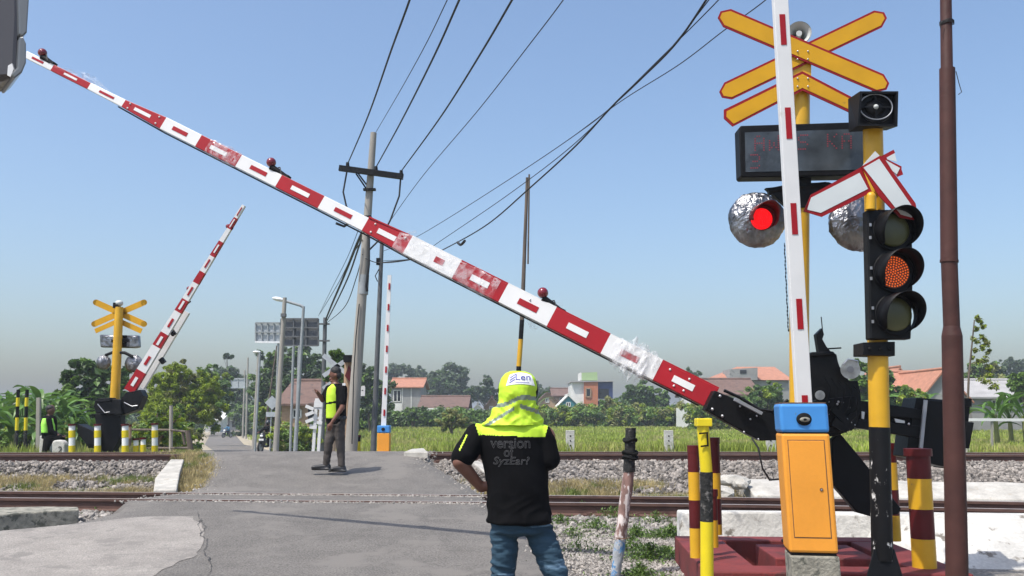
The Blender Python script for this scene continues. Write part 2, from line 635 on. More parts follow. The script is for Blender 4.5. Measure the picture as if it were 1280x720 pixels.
# pale air between here and the far trees
hm_ = bpy.data.materials.new('haze_air')
hm_.use_nodes = True
hm_.node_tree.nodes.remove(hm_.node_tree.nodes['Principled BSDF'])
vn_ = hm_.node_tree.nodes.new('ShaderNodeVolumePrincipled')
vn_.inputs['Color'].default_value = (.86, .92, 1, 1)
vn_.inputs['Density'].default_value = .0009
vn_.inputs['Anisotropy'].default_value = .2
hm_.node_tree.links.new(vn_.outputs[0], hm_.node_tree.nodes['Material Output'].inputs['Volume'])
M['haze_air'] = hm_
hz_ = MB()
hz_.box((0, 1500, 6), (5400, 3300, 17), 'haze_air')
tag(hz_.build('haze', origin=(0, 1500, 6)), 'thin pale haze over the fields', kind='stuff')

# ------------------------------------------------------------------ ground sheet
gm = bpy.data.materials.new('ground_mix')
gm.use_nodes = True
nt = gm.node_tree
b = nt.nodes['Principled BSDF']
b.inputs['Roughness'].default_value = .95
at = nt.nodes.new('ShaderNodeAttribute'); at.attribute_name = 'veg'
tc = nt.nodes.new('ShaderNodeTexCoord')
n1 = nt.nodes.new('ShaderNodeTexNoise'); n1.inputs['Scale'].default_value = 1.6; n1.inputs['Detail'].default_value = 8
n2 = nt.nodes.new('ShaderNodeTexNoise'); n2.inputs['Scale'].default_value = 30; n2.inputs['Detail'].default_value = 6
nt.links.new(tc.outputs['Object'], n1.inputs['Vector']); nt.links.new(tc.outputs['Object'], n2.inputs['Vector'])
ad = nt.nodes.new('ShaderNodeMath'); ad.operation = 'ADD'
nt.links.new(at.outputs['Fac'], ad.inputs[0]); nt.links.new(n1.outputs['Fac'], ad.inputs[1])
mr = nt.nodes.new('ShaderNodeMapRange'); mr.inputs['From Min'].default_value = .9; mr.inputs['From Max'].default_value = 1.1
nt.links.new(ad.outputs[0], mr.inputs['Value'])
cr = nt.nodes.new('ShaderNodeValToRGB')
cr.color_ramp.elements[0].position = .35; cr.color_ramp.elements[0].color = (.13, .118, .10, 1)
cr.color_ramp.elements[1].position = .65; cr.color_ramp.elements[1].color = (.27, .245, .215, 1)
nt.links.new(n2.outputs['Fac'], cr.inputs['Fac'])
cr2 = nt.nodes.new('ShaderNodeValToRGB')
cr2.color_ramp.elements[0].position = .3; cr2.color_ramp.elements[0].color = (.055, .085, .015, 1)
cr2.color_ramp.elements[1].position = .7; cr2.color_ramp.elements[1].color = (.14, .19, .03, 1)
nt.links.new(n1.outputs['Fac'], cr2.inputs['Fac'])
mx = nt.nodes.new('ShaderNodeMix'); mx.data_type = 'RGBA'
nt.links.new(mr.outputs['Result'], mx.inputs['Factor']); nt.links.new(cr.outputs['Color'], mx.inputs[6]); nt.links.new(cr2.outputs['Color'], mx.inputs[7])
nt.links.new(mx.outputs[2], b.inputs['Base Color'])
bp = nt.nodes.new('ShaderNodeBump'); bp.inputs['Strength'].default_value = .7; bp.inputs['Distance'].default_value = .03
nt.links.new(n2.outputs['Fac'], bp.inputs['Height']); nt.links.new(bp.outputs['Normal'], b.inputs['Normal'])
M['ground_mix'] = gm


def strip_grid(xs, ys, zf):
    V = [(x, y, zf(x, y)) for y in ys for x in xs]
    nx = len(xs)
    Fc = [(j * nx + i, j * nx + i + 1, (j + 1) * nx + i + 1, (j + 1) * nx + i) for j in range(len(ys) - 1) for i in range(nx - 1)]
    return V, Fc


gx = sorted(set(list(np.arange(-20, 20.01, .4).round(3)) + list(np.arange(-100, -20, 1.6).round(3)) + list(np.arange(-100, 101, 8.).round(3)) + [-2500, -1200, -600, -300, -180, 180, 300, 600, 1200, 2500]))
gy = sorted(set(list(np.arange(-20, 6, 2.)) + list(np.arange(6, 30, .25).round(3)) + list(np.arange(30, 60, 1.)) + list(np.arange(60, 300, 4.)) + [400, 700, 1200, 3000]))
gV, gF = strip_grid(gx, gy, off_z)
g = np_obj('ground', gV, gF, ['ground_mix'], smooth=True)
tag(g, 'bare gravelly soil beside the tracks turning to green farmland', kind='structure')
ca = g.data.attributes.new('veg', 'FLOAT', 'POINT')
vals = []
for x, y, z in gV:
    a, b_ = Yn(max(-14, min(12, x))), Yf(max(-14, min(12, x)))
    t = 0.0
    if y > b_ + 2.2: t = .9
    elif a + 1.1 < y < a + 2.1: t = .42
    elif x < -14 or x > 14: t = .9 if not (a - 3 < y < b_ + 2) else .2
    vals.append(t)
ca.data.foreach_set('value', vals)


# ------------------------------------------------------------------ road
def sheet_between(name, fl, fr, ys, zf, mat, lift, nx=14, skirt=.25, label=None):
    V, mi, Fc = [], [], []
    for y in ys:
        a, c = fl(y), fr(y)
        row = [(a - skirt, y, zf(a, y) - .22)] if skirt else []
        for i in range(nx + 1):
            x = a + (c - a) * i / nx
            row.append((x, y, zf(x, y) + lift))
        if skirt: row.append((c + skirt, y, zf(c, y) - .22))
        V += row
    n = len(row)
    for j in range(len(ys) - 1):
        for i in range(n - 1):
            Fc.append((j * n + i, j * n + i + 1, (j + 1) * n + i + 1, (j + 1) * n + i))
    o = np_obj(name, V, Fc, [mat], smooth=True)
    return tag(o, label, kind='structure')


ys = list(np.arange(-6, 6, 1.)) + list(np.arange(6, 26, .12)) + list(np.arange(26, 60, 1.5)) + list(np.arange(60, 262, 6.))
edge_n = lambda y: .10 * mnoise.noise(Vector((y * 1.7, 3, 0))) + .05 * mnoise.noise(Vector((y * 7, 1, 0)))
sheet_between('road', lambda y: xl(y) + edge_n(y), lambda y: xr(y) + edge_n(y + 50), ys, road_z, 'asphalt', 0.0, label='worn grey asphalt road climbing over the level crossing')

# pale older paving on the left of the approach
AP_R = sorted([(p.y, p.x) for p in [GT(px, py) for px, py in ((188, 722), (215, 708), (243, 694), (254, 680), (256, 668), (250, 655), (240, 645))]])
AP_R = [(AP_R[0][0] - 8, AP_R[0][1] - 1.6)] + AP_R
y_top = AP_R[-1][0]
apx = sorted([(p.y, p.x) for p in [GT(px, py) for px, py in ((-60, 672), (0, 664), (100, 655), (165, 647), (238, 643.5))]])


def ap_l(y):
    if y <= apx[0][0]: return xl(y) - .02
    return lerp_tab(y, apx)


sheet_between('pavement', lambda y: ap_l(y) + .03 * mnoise.noise(Vector((y * 5, 9, 0))), lambda y: max(ap_l(y) + .02, lerp_tab(y, AP_R) + .12 * mnoise.noise(Vector((y * 3, 5, 0)))),
              list(np.arange(-4, y_top, .1)), road_z, 'apron', .004, nx=16, skirt=0, label='pale worn concrete paving on the left of the approach')


def ground_line(name, pxs, wd, mat, label, lift=.01):
    V, Fc = [], []
    pts = []
    for (a, b1), (c, d) in zip(pxs, pxs[1:]):
        for k in range(6):
            t = k / 6
            q = GT(a + (c - a) * t, b1 + (d - b1) * t)
            q.x += .05 * mnoise.noise(Vector((a * .3 + k * 1.7, b1, 0)))
            pts.append(q)
    for i, q in enumerate(pts):
        ww = wd * (0.15 + 1.3 * abs(mnoise.noise(Vector((i * 1.7, 2, 1)))))
        V += [(q.x - ww, q.y, road_z(q.x, q.y) + lift), (q.x + ww, q.y, road_z(q.x, q.y) + lift)]
    Fc = [(2 * i, 2 * i + 1, 2 * i + 3, 2 * i + 2) for i in range(len(pts) - 1)]
    o = np_obj(name, V, Fc, [mat])
    return tag(o, label, kind='structure')


ground_line('road_crack', [(262, 722), (264, 705), (256, 692), (259, 676), (251, 668), (257, 660), (250, 650), (246, 638)], .010, 'crack', 'thin dark crack running along the paving joint')
ground_line('road_crack', [(250, 668), (248, 655), (252, 648)], .007, 'crack', 'short crack branching from the long one', .012)

# sandy verges of the far road
for sgn, nm in ((-1, 'dry sandy verge on the left of the far road'), (1, 'dry sandy verge on the right of the far road')):
    yy = list(np.arange(22, 60, 1.5)) + list(np.arange(60, 262, 6.))
    if sgn < 0:
        fl = lambda y: xl(y) - 1.8 - .5 * mnoise.noise(Vector((y * .2, 0, 0))); fr = lambda y: xl(y) + .1
    else:
        fl = lambda y: xr(y) - .1; fr = lambda y: xr(y) + 1.5 + .5 * mnoise.noise(Vector((y * .2, 5, 0)))
    sheet_between('verge', fl, fr, yy, road_z, 'verge', .012, nx=4, skirt=.3, label=nm)


# ------------------------------------------------------------------ railway
def rail(curve, x0, x1, ztop, buried=False):
    """flat-bottom rail swept along y = curve(x)"""
    prof = [(-.035, 0, 'h'), (.035, 0, 'h'), (.035, -.035, 'r'), (.010, -.05, 'r'), (.010, -.135, 'r'), (.065, -.155, 'r'), (.065, -.165, 'r'),
            (-.065, -.165, 'r'), (-.065, -.155, 'r'), (-.010, -.135, 'r'), (-.010, -.05, 'r'), (-.035, -.035, 'r')]
    xs = np.arange(x0, x1 + .01, .5)
    V, Fc, mi = [], [], []
    n = len(prof)
    for x in xs:
        x = float(x)
        dydx = (curve(x + .1) - curve(x - .1)) / .2
        nrm = Vector((-dydx, 1)).normalized()
        for a, z, k in prof:
            V.append((x + nrm.x * a, curve(x) + nrm.y * a, ztop + z))
    for i in range(len(xs) - 1):
        for k in range(n):
            k2 = (k + 1) % n
            Fc.append((i * n + k, (i + 1) * n + k, (i + 1) * n + k2, i * n + k2))
            mi.append(0 if k in (0,) else 1)
    return V, Fc, mi


def make_track(name, label, curve, ztop, slp_z, x0=-16, x1=14, roadx=None):
    t = thing(name, label, 'railway track', (0, curve(0), slp_z), 'tracks of the railway')
    for dy, nm in ((0, 'near'), (GAUGE, 'far')):
        V, Fc, mi = rail(lambda x: curve(x) + dy, x0, x1, ztop)
        np_obj('rail', V, Fc, ['rail_head', 'rail_rust'], mi, parent=t)
    m = MB(); c = MB()
    k = 0
    x = x0 + .2
    while x < x1:
        if not (roadx[0] < x < roadx[1]):
            y = curve(x)
            dydx = (curve(x + .1) - curve(x - .1)) / .2
            rot = Matrix.Rotation(math.atan(dydx), 3, 'Z')
            m.box((x, y + GAUGE / 2, ztop - .165 - .09), (.22, 1.95, .17), 'sleeper', rot)
            for yy in (y - .09, y + .09, y + GAUGE - .09, y + GAUGE + .09):
                c.box((x, yy, ztop - .165 + .018), (.07, .05, .04), 'rail_rust', rot)
                c.tube([(x - .04, yy, ztop - .13), (x + .04, yy, ztop - .12)], .01, 'rail_rust', 6)
        x += .6
    so_ = m.build('sleepers', t)
    so_['kind'] = 'stuff'
    co_ = c.build('rail_clips', t)
    co_['kind'] = 'stuff'
    # concrete check strips where rails cross the road
    return t


make_track('railway_track', 'nearer railway track with rusty rails flush in the asphalt', lambda x: Yn(x) - GAUGE, ZN, 0, roadx=(-5.8, -.5))
make_track('railway_track', 'farther railway track raised on its gravel bed', lambda x: Yf(x), ZF, .57, roadx=(-6.3, -1.7))


# ------------------------------------------------------------------ loose stones
def ico():
    bm = bmesh.new()
    bmesh.ops.create_icosphere(bm, subdivisions=1, radius=1)
    v = np.array([q.co[:] for q in bm.verts]); f = np.array([[q.index for q in fc.verts] for fc in bm.faces])
    bm.free()
    return v, f


IV, IF = ico()


def scatter_stones(name, pts, s0, s1, mat, label):
    n = len(pts)
    pts = np.array(pts)
    base = np.array([IV * (1 + rng.uniform(-.3, .3, (len(IV), 1))) for _ in range(16)])
    pick = rng.integers(0, 16, n)
    v = base[pick]                                   # n,12,3
    sz = rng.uniform(s0, s1, (n, 1, 1)) * rng.uniform(.6, 1.25, (n, 1, 3))
    v = v * sz
    a = rng.uniform(0, 6.28, n); bq = rng.uniform(0, 6.28, n)
    ca_, sa = np.cos(a), np.sin(a); cb, sb = np.cos(bq), np.sin(bq)
    x, y, z = v[..., 0].copy(), v[..., 1].copy(), v[..., 2].copy()
    y, z = y * cb[:, None] - z * sb[:, None], y * sb[:, None] + z * cb[:, None]
    x, y = x * ca_[:, None] - y * sa[:, None], x * sa[:, None] + y * ca_[:, None]
    v = np.stack([x, y, z], -1) + pts[:, None, :]
    f = IF[None] + (np.arange(n) * len(IV))[:, None, None]
    o = np_obj(name, v.reshape(-1, 3), f.reshape(-1, 3), [mat])
    return tag(o, label, kind='stuff')


def off_road(x, y, mrg=.15):
    return x < xl(y) - mrg or x > xr(y) + mrg


pts = []
for _ in range(90000):
    x = rnd.uniform(-11, 10.5)
    y = rnd.uniform(Yf(x) - 3.0, Yf(x) + 1.9)
    if not off_road(x, y, .3): continue
    bare = Yn(x) + 1.5 + .5 * mnoise.noise(Vector((x * .8, 3, 0)))
    if y < bare and rnd.random() < .75: continue
    z = off_z(x, y) + rnd.uniform(-.005, .045)
    if Yf(x) - .5 < y < Yf(x) + GAUGE + .5: z += .015
    pts.append((x, y, z))
pts = pts[:30000]
scatter_stones('ballast_stones', pts, .025, .05, 'stone', 'grey crushed stones heaped along the raised farther track')
pts = []
for _ in range(40000):
    x = rnd.uniform(-12, 8)
    y = rnd.uniform(Yn(x) - 2.4, Yn(x) + 1.0)
    if not off_road(x, y, .25): continue
    pts.append((x, y, off_z(x, y) + rnd.uniform(-.01, .03)))
pts = pts[:16000]
scatter_stones('ballast_stones', pts, .02, .042, 'gravel', 'pale stones between and before the nearer rails')
pts = []
for _ in range(40000):
    y = rnd.uniform(7.2, 11.6)
    x = rnd.uniform(xr(y) - .1, xr(y) + 2.6)
    if x > 1.5 and y < 10.6 and x > 1.9: continue
    z = max(off_z(x, y), road_z(x, y) if x < xr(y) else -9)
    pts.append((x, y, z + rnd.uniform(-.004, .012)))
pts = pts[:20000]
scatter_stones('gravel', pts, .008, .021, 'gravel', 'fine pale gravel at the right of the road')
# crumbled edging along the rails in the road
pts = []
for _ in range(1900):
    x = rnd.uniform(-4.9, -.4)
    dy = rnd.choice([-GAUGE - .10, -GAUGE - .16, -.09, -.13, -.17])
    if rnd.random() < .35 + .6 * mnoise.noise(Vector((x * 2, dy * 3, 0))): continue
    y = Yn(x) + dy + rnd.gauss(0, .025)
    pts.append((x, y, road_z(x, y) + rnd.uniform(-.004, .006)))
for _ in range(1500):
    y = rnd.uniform(8, 20)
    x = (xl(y) if rnd.random() < .5 and y > 12.6 else xr(y)) + rnd.gauss(0, .12)
    pts.append((x, y, road_z(x, y) + rnd.uniform(-.02, .004)))
scatter_stones('gravel', pts, .008, .02, 'chips', 'crumbled stone bits scattered along the rails in the road')

# rails' grooves in the asphalt
for dy in (-GAUGE + .06, .06 - .14, -GAUGE - .0):
    pass

# ------------------------------------------------------------------ kerbs, slabs and low walls
def slab_px(name, pts, zf, h, mat, label, cat, group=None, lift=0.0, bevel=.02):
    """block whose top outline is given by pixels on a height function"""
    top = [GT(px, py, zf) for px, py in pts]
    m = MB()
    m.prism([Vector((p.x, p.y, p.z + lift)) for p in top], (0, 0, -h), mat)
    o = m.build(name, origin=(top[0].x, top[0].y, top[0].z - h), bevel=bevel)
    return tag(o, label, cat, group)


kz = lambda x, y: .30
slab_px('kerb_block', [(-160, 650), (-160, 637), (55, 633), (98, 633.5), (99, 636.5), (40, 640), (0, 643)], kz, .32, 'mossy_concrete', 'low mossy concrete kerb between the pale paving and the rail', 'kerb')
wz = lambda x, y: road_z(x, y) + .05
slab_px('edge_slab', [(192, 612), (194, 597), (213, 574), (230, 574), (225, 590), (221, 612)], wz, .3, 'white_slab', 'white concrete slab edging the road on the left', 'slab', 'white slabs edging the crossing')
slab_px('edge_slab', [(640, 616), (606, 590), (590, 577), (597, 575), (625, 590), (660, 616)], lambda x, y: off_z(x, y) + .1, .3, 'white_slab', 'white concrete slab seen behind the bent elbow', 'slab', 'white slabs edging the crossing')
slab_px('edge_slab', [(505, 564.5), (514, 561), (530, 560), (535, 565)], lambda x, y: .80, .35, 'white_slab', 'small white slab at the far edge by the orange gate cabinet', 'slab', 'white slabs edging the crossing')

# long white retaining wall in front of the near track (right)
m = MB()
n = 24
x0, x1 = 1.80, 8.6
front, back = [], []
for i in range(n + 1):
    x = x0 + (x1 - x0) * i / n
    y = 9.95 - .10 * (x - 2)
    front.append((x, y)); back.append((x, y + .34))
V = []
for (x, y), (xb, yb) in zip(front, back):
    yfoot = y - .10 - .9 * max(0, min(1, (x - 3.6) / .6)); xo = -.08 * max(0, 1 - (x - x0) / .3)
    V += [(x + xo, yfoot, -.04), (x, y, .445 + .008 * math.sin(x * 3)), (xb, yb, .435), (xb, yb, -.02)]
Fc = []
for i in range(n):
    for k in range(3):
        Fc.append((4 * i + k, 4 * i + 4 + k, 4 * i + 5 + k, 4 * i + 1 + k))
Fc += [(0, 1, 2, 3), (4 * n + 3, 4 * n + 2, 4 * n + 1, 4 * n)]
m.add(V, Fc, 'white_wall')
wl = m.build('retaining_wall', origin=(x0, 11.3, 0), bevel=.02)
tag(wl, 'long low whitewashed concrete wall in front of the nearer rails', 'wall')
# second, higher white beam between the tracks
m = MB()
V = []
for i in range(n + 1):
    x = 3.55 + (9.6 - 3.55) * i / n
    y = Yn(x) + .75
    j = .03 * mnoise.noise(Vector((x * 2, 0, 0)))
    V += [(x, y, .12), (x, y + .02, .30 + j * .4), (x, y + .62, .44 + j), (x, y + 1.0, .47 + j), (x, y + 1.0, .12)]
Fc = []
for i in range(n):
    for k in range(4):
        Fc.append((5 * i + k, 5 * i + 5 + k, 5 * i + 6 + k, 5 * i + 1 + k))
Fc += [(0, 1, 2, 3, 4), (5 * n + 4, 5 * n + 3, 5 * n + 2, 5 * n + 1, 5 * n)]
m.add(V, Fc, 'white_slab')
o = m.build('retaining_wall', origin=(3.5, 13.5, .12), bevel=.02)
tag(o, 'sloping white concrete bank between the two tracks', 'wall')
m = MB()
for c_, r_ in ((P(895, 616, 13.9), (.30, .2, .10)), (P(913, 600, 14.2), (.22, .18, .08)), (P(925, 604, 14.1), (.16, .2, .09)), (P(878, 612, 14.0), (.13, .14, .06))):
    bm_ = bmesh.new(); bmesh.ops.create_icosphere(bm_, subdivisions=2, radius=1)
    vs_ = [Vector(c_) + Vector((v.co.x * r_[0], v.co.y * r_[1], v.co.z * r_[2])) * (1 + .45 * mnoise.noise(v.co * 1.3 + Vector(c_))) for v in bm_.verts]
    m.add(vs_, [[v.index for v in f.verts] for f in bm_.faces], 'white_slab')
    bm_.free()
tag(m.build('concrete_rubble', origin=P(900, 616, 13.9)), 'broken white concrete lump beside the sloping bank', 'rubble')

# ------------------------------------------------------------------ grass
def blades(name, bases, h0, h1, wd, mats, label, nb=5, spread=.12, lean=.35, kind='stuff', midx=None, cat=None):
    n = len(bases)
    B = np.repeat(np.array(bases), nb, axis=0)
    scale = np.repeat(np.array([wd(b_) if callable(wd) else wd for b_ in bases]), nb)
    N_ = len(B)
    B[:, 0] += rng.normal(0, 1, N_) * spread
    B[:, 1] += rng.normal(0, 1, N_) * spread
    h = rng.uniform(h0, h1, N_)
    if callable(wd): h = h * 1.0
    a = rng.uniform(0, 2 * math.pi, N_)
    wx, wy = np.cos(a) * scale / 2, np.sin(a) * scale / 2
    la = rng.uniform(0, 2 * math.pi, N_)
    lx, ly = np.cos(la) * h * lean * rng.uniform(.2, 1, N_), np.sin(la) * h * lean * rng.uniform(.2, 1, N_)
    v = np.zeros((N_, 5, 3))
    v[:, 0] = B + np.stack([-wx, -wy, -np.full(N_, .02)], -1)
    v[:, 1] = B + np.stack([wx, wy, -np.full(N_, .02)], -1)
    v[:, 2] = B + np.stack([wx * .8 + lx * .35, wy * .8 + ly * .35, h * .6], -1)
    v[:, 3] = B + np.stack([-wx * .8 + lx * .35, -wy * .8 + ly * .35, h * .6], -1)
    v[:, 4] = B + np.stack([lx, ly, h], -1)
    o4 = np.arange(N_)[:, None] * 5
    f1 = np.concatenate([o4 + 0, o4 + 1, o4 + 2], 1)
    f2 = np.concatenate([o4 + 0, o4 + 2, o4 + 3], 1)
    f3 = np.concatenate([o4 + 3, o4 + 2, o4 + 4], 1)
    f = np.stack([f1, f2, f3], 1).reshape(-1, 3)
    mi = None
    if len(mats) > 1: mi = np.repeat(np.repeat(np.array(midx), nb), 3)
    o = np_obj(name, v.reshape(-1, 3), f, mats, mi)
    return tag(o, label, cat, kind=kind)


# farmland behind the tracks
bs = []
while len(bs) < 52000:
    t = rnd.random()
    y = 21.2 * (135 / 21.2) ** (t ** 1.1)
    hw = y * .62 + 2
    x = rnd.uniform(-hw, hw)
    if not (x < xl(y) - 1.6 or x > xr(y) + 1.4): continue
    if x < -3 and y < 40 and rnd.random() < .45: continue
    z = off_z(x, y)
    bs.append((x, y, z))
blades('grass', bs, .14, .40, lambda b_: .014 + .0011 * b_[1], ['grass_field'], 'bright green tall grass filling the field behind the tracks', nb=6, spread=.22)
# dry tufts between the tracks
bs = []
while len(bs) < 3300:
    x = rnd.uniform(-10.5, 9.5)
    y = Yn(x) + rnd.uniform(.45, 2.1)
    if not off_road(x, y, .25): continue
    if x > 3.4: continue
    if mnoise.noise(Vector((x * .9, y * 1.2, 4))) < -.12: continue
    bs.append((x, y, off_z(x, y)))
blades('grass', bs, .05, .17, .008, ['grass_dry'], 'short dry and green tufts between the two tracks', nb=9, spread=.05, lean=.7)
# verge tuft at the left of the road top
bs = []
while len(bs) < 850:
    y = rnd.uniform(14.6, 19.4)
    x = xl(y) - abs(rnd.gauss(0, .30)) + .03
    bs.append((x, y, max(off_z(x, y), road_z(x, y) - .05)))
blades('grass', bs, .03, .12, .008, ['grass_dry'], 'tuft of half dry grass at the left edge of the road', nb=9, spread=.05, lean=.7)
# behind the far rail
bs = []
while len(bs) < 3000:
    x = rnd.uniform(-13, 12)
    y = Yf(x) + rnd.uniform(1.9, 4.5)
    if not off_road(x, y, .3): continue
    bs.append((x, y, off_z(x, y)))
blades('grass', bs, .06, .2, .012, ['grass_green'], 'rough grass on the shoulder behind the farther track', nb=8, spread=.08, lean=.5)


# leafy weeds in the gravel on the right
WV, WF = [], []


def weed(px, py, size, n):
    p = GT(px, py, off_z)
    for k in range(n):
        a = rnd.uniform(0, 6.28); r = abs(rnd.gauss(0, size * .55)); h = rnd.uniform(.01, size * .62) * max(.2, 1 - r / size)
        c = Vector((p.x + math.cos(a) * r * 1.5, p.y + math.sin(a) * r, p.z + h))
        d = Vector((rnd.gauss(0, 1), rnd.gauss(0, 1), rnd.gauss(.5, .5))).normalized()
        s_ = d.cross(Vector((rnd.gauss(0, .3), rnd.gauss(0, .3), 1))).normalized()
        L_ = rnd.uniform(.018, .05)
        o = len(WV)
        WV.extend([c, c + d * L_ * .5 + s_ * L_ * .22, c + d * L_, c + d * L_ * .5 - s_ * L_ * .22])
        WF.append((o, o + 1, o + 2, o + 3))


for a in ((812, 700, .28, 1500), (745, 664, .26, 900), (722, 690, .26, 300), (838, 672, .24, 1300), (795, 672, .24, 900), (700, 655, .2, 500), (800, 722, .2, 900), (1125, 722, .12, 250),
          (765, 650, .3, 500), (820, 655, .25, 500), (730, 645, .3, 400), (790, 690, .25, 700), (716, 672, .2, 300), (130, 640, .25, 300), (835, 695, .15, 500)):
    weed(*a)
wo_ = np_obj('weeds', WV, WF, ['weed'], origin=WV[0])
tag(wo_, 'low leafy green weeds spread through the gravel around the leaning wooden post', kind='stuff')
# ------------------------------------------------------------------ the striped boom and its machine
Y0B, Y1B = 8.3, 10.0


def bY(px):
    t = (970 - px) / (970 - 33)
    return 1 / ((1 - t) / Y0B + t / Y1B)


def bC(px, off=0.0):
    """boom axis point, off = pixels perpendicular (up)"""
    py = 483 + (px - 860) * .5012
    return P(px, py, bY(px))


b0, b1 = bC(890), bC(34)
bd = (b1 - b0).normalized()
bn = Vector((0, 1, 0)); bn = (bn - bd * bn.dot(bd)).normalized()      # depth axis
bu = bd.cross(bn).normalized()
if bu.z < 0: bu = -bu


def lin(x, tab): return lerp_tab(x, tab)


WT = [(33, 9), (113, 9), (156, 10.5), (206, 17), (458, 18.5), (512, 24), (640, 25.5), (892, 27)]
DT = [(33, .05), (156, .05), (206, .07), (458, .075), (512, .10), (892, .11)]
bar = thing('level_crossing_barrier', 'large red and white boom over the road with plastic wrap shreds, black machine', 'crossing barrier', (P(1040, 600, 8.4).x, 8.4, .30))
STR = [(33, 67, 'w', (42, 56)), (67, 113, 'r', (82, 98)), (113, 156, 'w', (126, 144)), (156, 206, 'r', (170, 190)), (206, 250, 'w', (218, 236)),
       (250, 300, 'r', (265, 285)), (300, 350, 'w', (315, 335)), (350, 403, 'r', (366, 388)), (403, 458, 'w', (420, 441)), (458, 511, 'r', (474, 496)),
       (511, 572, 'w', (545, 556)), (572, 630, 'r', (590, 612)), (630, 690, 'w', (649, 673)), (690, 757, 'r', (710, 735)), (757, 822, 'w', (776, 798)), (822, 892, 'r', (841, 867))]
m = MB()


def ring_at(px):
    c = bC(px); w_ = lin(px, WT) * S(bY(px)) * .5; d = lin(px, DT) * .5
    return [c - bu * w_ - bn * d, c + bu * w_ - bn * d, c + bu * w_ + bn * d, c - bu * w_ + bn * d]


for a, c, k, ins in STR:
    mat = 'boom_white' if k == 'w' else 'boom_red'
    xs = sorted(set([a, c] + [q[0] for q in WT if a < q[0] < c]))
    for x0_, x1_ in zip(xs, xs[1:]):
        r0, r1 = ring_at(x0_), ring_at(x1_)
        m.add(r0 + r1, [(0, 1, 5, 4), (1, 2, 6, 5), (2, 3, 7, 6), (3, 0, 4, 7)], mat)
m.add(ring_at(33), [(0, 1, 2, 3)], 'boom_white'); m.add(ring_at(892), [(3, 2, 1, 0)], 'boom_red')
arm = m.build('boom_arm', bar, merge=True, bevel=.004)
# top lip: brighter rib along the upper edge
m = MB()
for a, c, k, ins in STR[9:]:
    m.beam(bC(a) + bu * (lin(a, WT) * S(bY(a)) * .5 + .008) - bn * .04, bC(c) + bu * (lin(c, WT) * S(bY(c)) * .5 + .008) - bn * .04, .02, .014, 'boom_white' if k == 'w' else 'boom_red', bu)
m.build('boom_lip', arm)
for a, c, k, ins in STR:
    m = MB()
    x0_, x1_ = ins
    wv = lin((x0_ + x1_) / 2, WT) * S(bY(x0_)) * .155
    d = lin((x0_ + x1_) / 2, DT) * .5 + .003
    p0, p1 = bC(x0_), bC(x1_)
    q = [p0 - bu * wv - bn * (d - .004), p0 + bu * wv - bn * (d - .004), p1 + bu * wv - bn * (d - .004), p1 - bu * wv - bn * (d - .004)]
    m.prism(q, -bn * .005, 'boom_red' if k == 'w' else 'boom_white')
    m.build('reflector', arm)
for px in (163, 199, 468, 505, 632, 660, 834, 858, 846):
    for s_ in (-.3, .3):
        if rnd.random() < .35: continue
        w_ = lin(px, WT) * S(bY(px))
        m = MB(); m.sphere(bC(px) + bu * w_ * s_ - bn * (lin(px, DT) * .5 + .002), .011, 'boom_white' if px not in (660,) else 'bolt_steel', 8, 5); m.build('bolt', arm)
m = MB()
pts = [bC(x) - bu * (lin(x, WT) * S(bY(x)) * .5 + .012) + bn * .02 for x in (150, 210, 300, 400, 470, 520, 600, 700, 800, 880)]
m.tube(pts, .008, 'cable', 6)
m.build('boom_cable', arm)
# warning lamps on the boom
for px, (cx, cy), r in ((58, (53, 66), 5.8), (348, (339, 203), 6.3), (690, (678.5, 366), 7)):
    Y = bY(px); s_ = S(Y)
    m = MB()
    c = P(cx, cy, Y)
    m.sphere(c, r * s_, 'dull_red_lens', 18, 12)
    lp = m.build('warning_lamp', bar)
    m = MB()
    base = bC(px + 4) + bu * lin(px, WT) * s_ * .5
    m.tube([c - Vector((0, 0, r * s_ * .95)), (c + base) / 2 - Vector((0, 0, r * s_ * .4)), base], [.035, .03, .03], 'black_paint', 10)
    m.beam(base - bd * .05 + bu * .012, base + bd * .10 + bu * .012, .07, .03, 'black_paint', bu)
    m.tube([base + Vector((-.03, -.03, .02)), base + bd * .09 + bu * .06 - bn * .03, base + bd * .16 + bu * .02], .007, 'cable', 6)
    m.build('lamp_bracket', lp)


# crinkled clear plastic wrap
def wrap(px0, px1, loose, label, up=0.0, n=26, tail=0):
    V, Fc = [], []
    mlen = 32
    for i in range(n + 1):
        px = px0 + (px1 - px0) * i / n
        w_ = lin(px, WT) * S(bY(px)) * .5 + .01; d = lin(px, DT) * .5 + .012
        e = 1 - abs(2 * i / n - 1) ** 3
        for k in range(mlen):
            t = 2 * math.pi * k / mlen
            j = 1.02 + .55 * loose * e * abs(mnoise.noise(Vector((i * .16, math.cos(t) * .9, math.sin(t) * .9 + px0)))) + .10 * loose * e * mnoise.noise(Vector((i * .5, k * .3, px0)))
            cc = math.copysign(abs(math.cos(t)) ** .5, math.cos(t)); ss = math.copysign(abs(math.sin(t)) ** .5, math.sin(t))
            V.append(bC(px) + bu * (w_ * j * ss + up * e * (ss > 0) * .5) + bn * d * j * cc)
    for i in range(n):
        for k in range(mlen):
            k2 = (k + 1) % mlen
            if rnd.random() < .03: continue
            Fc.append((i * mlen + k, i * mlen + k2, (i + 1) * mlen + k2, (i + 1) * mlen + k))
    o = np_obj('plastic_wrap', V, Fc, ['plastic_film'], parent=bar)
    return o


wrap(262, 300, .7, 'w')
wrap(497, 575, .5, 'w')
wrap(575, 622, .5, 'w')
wrap(770, 822, 1.5, 'w', n=34)
wrap(765, 818, 2.2, 'w', n=40)
wrap(775, 812, 2.8, 'w', n=36)


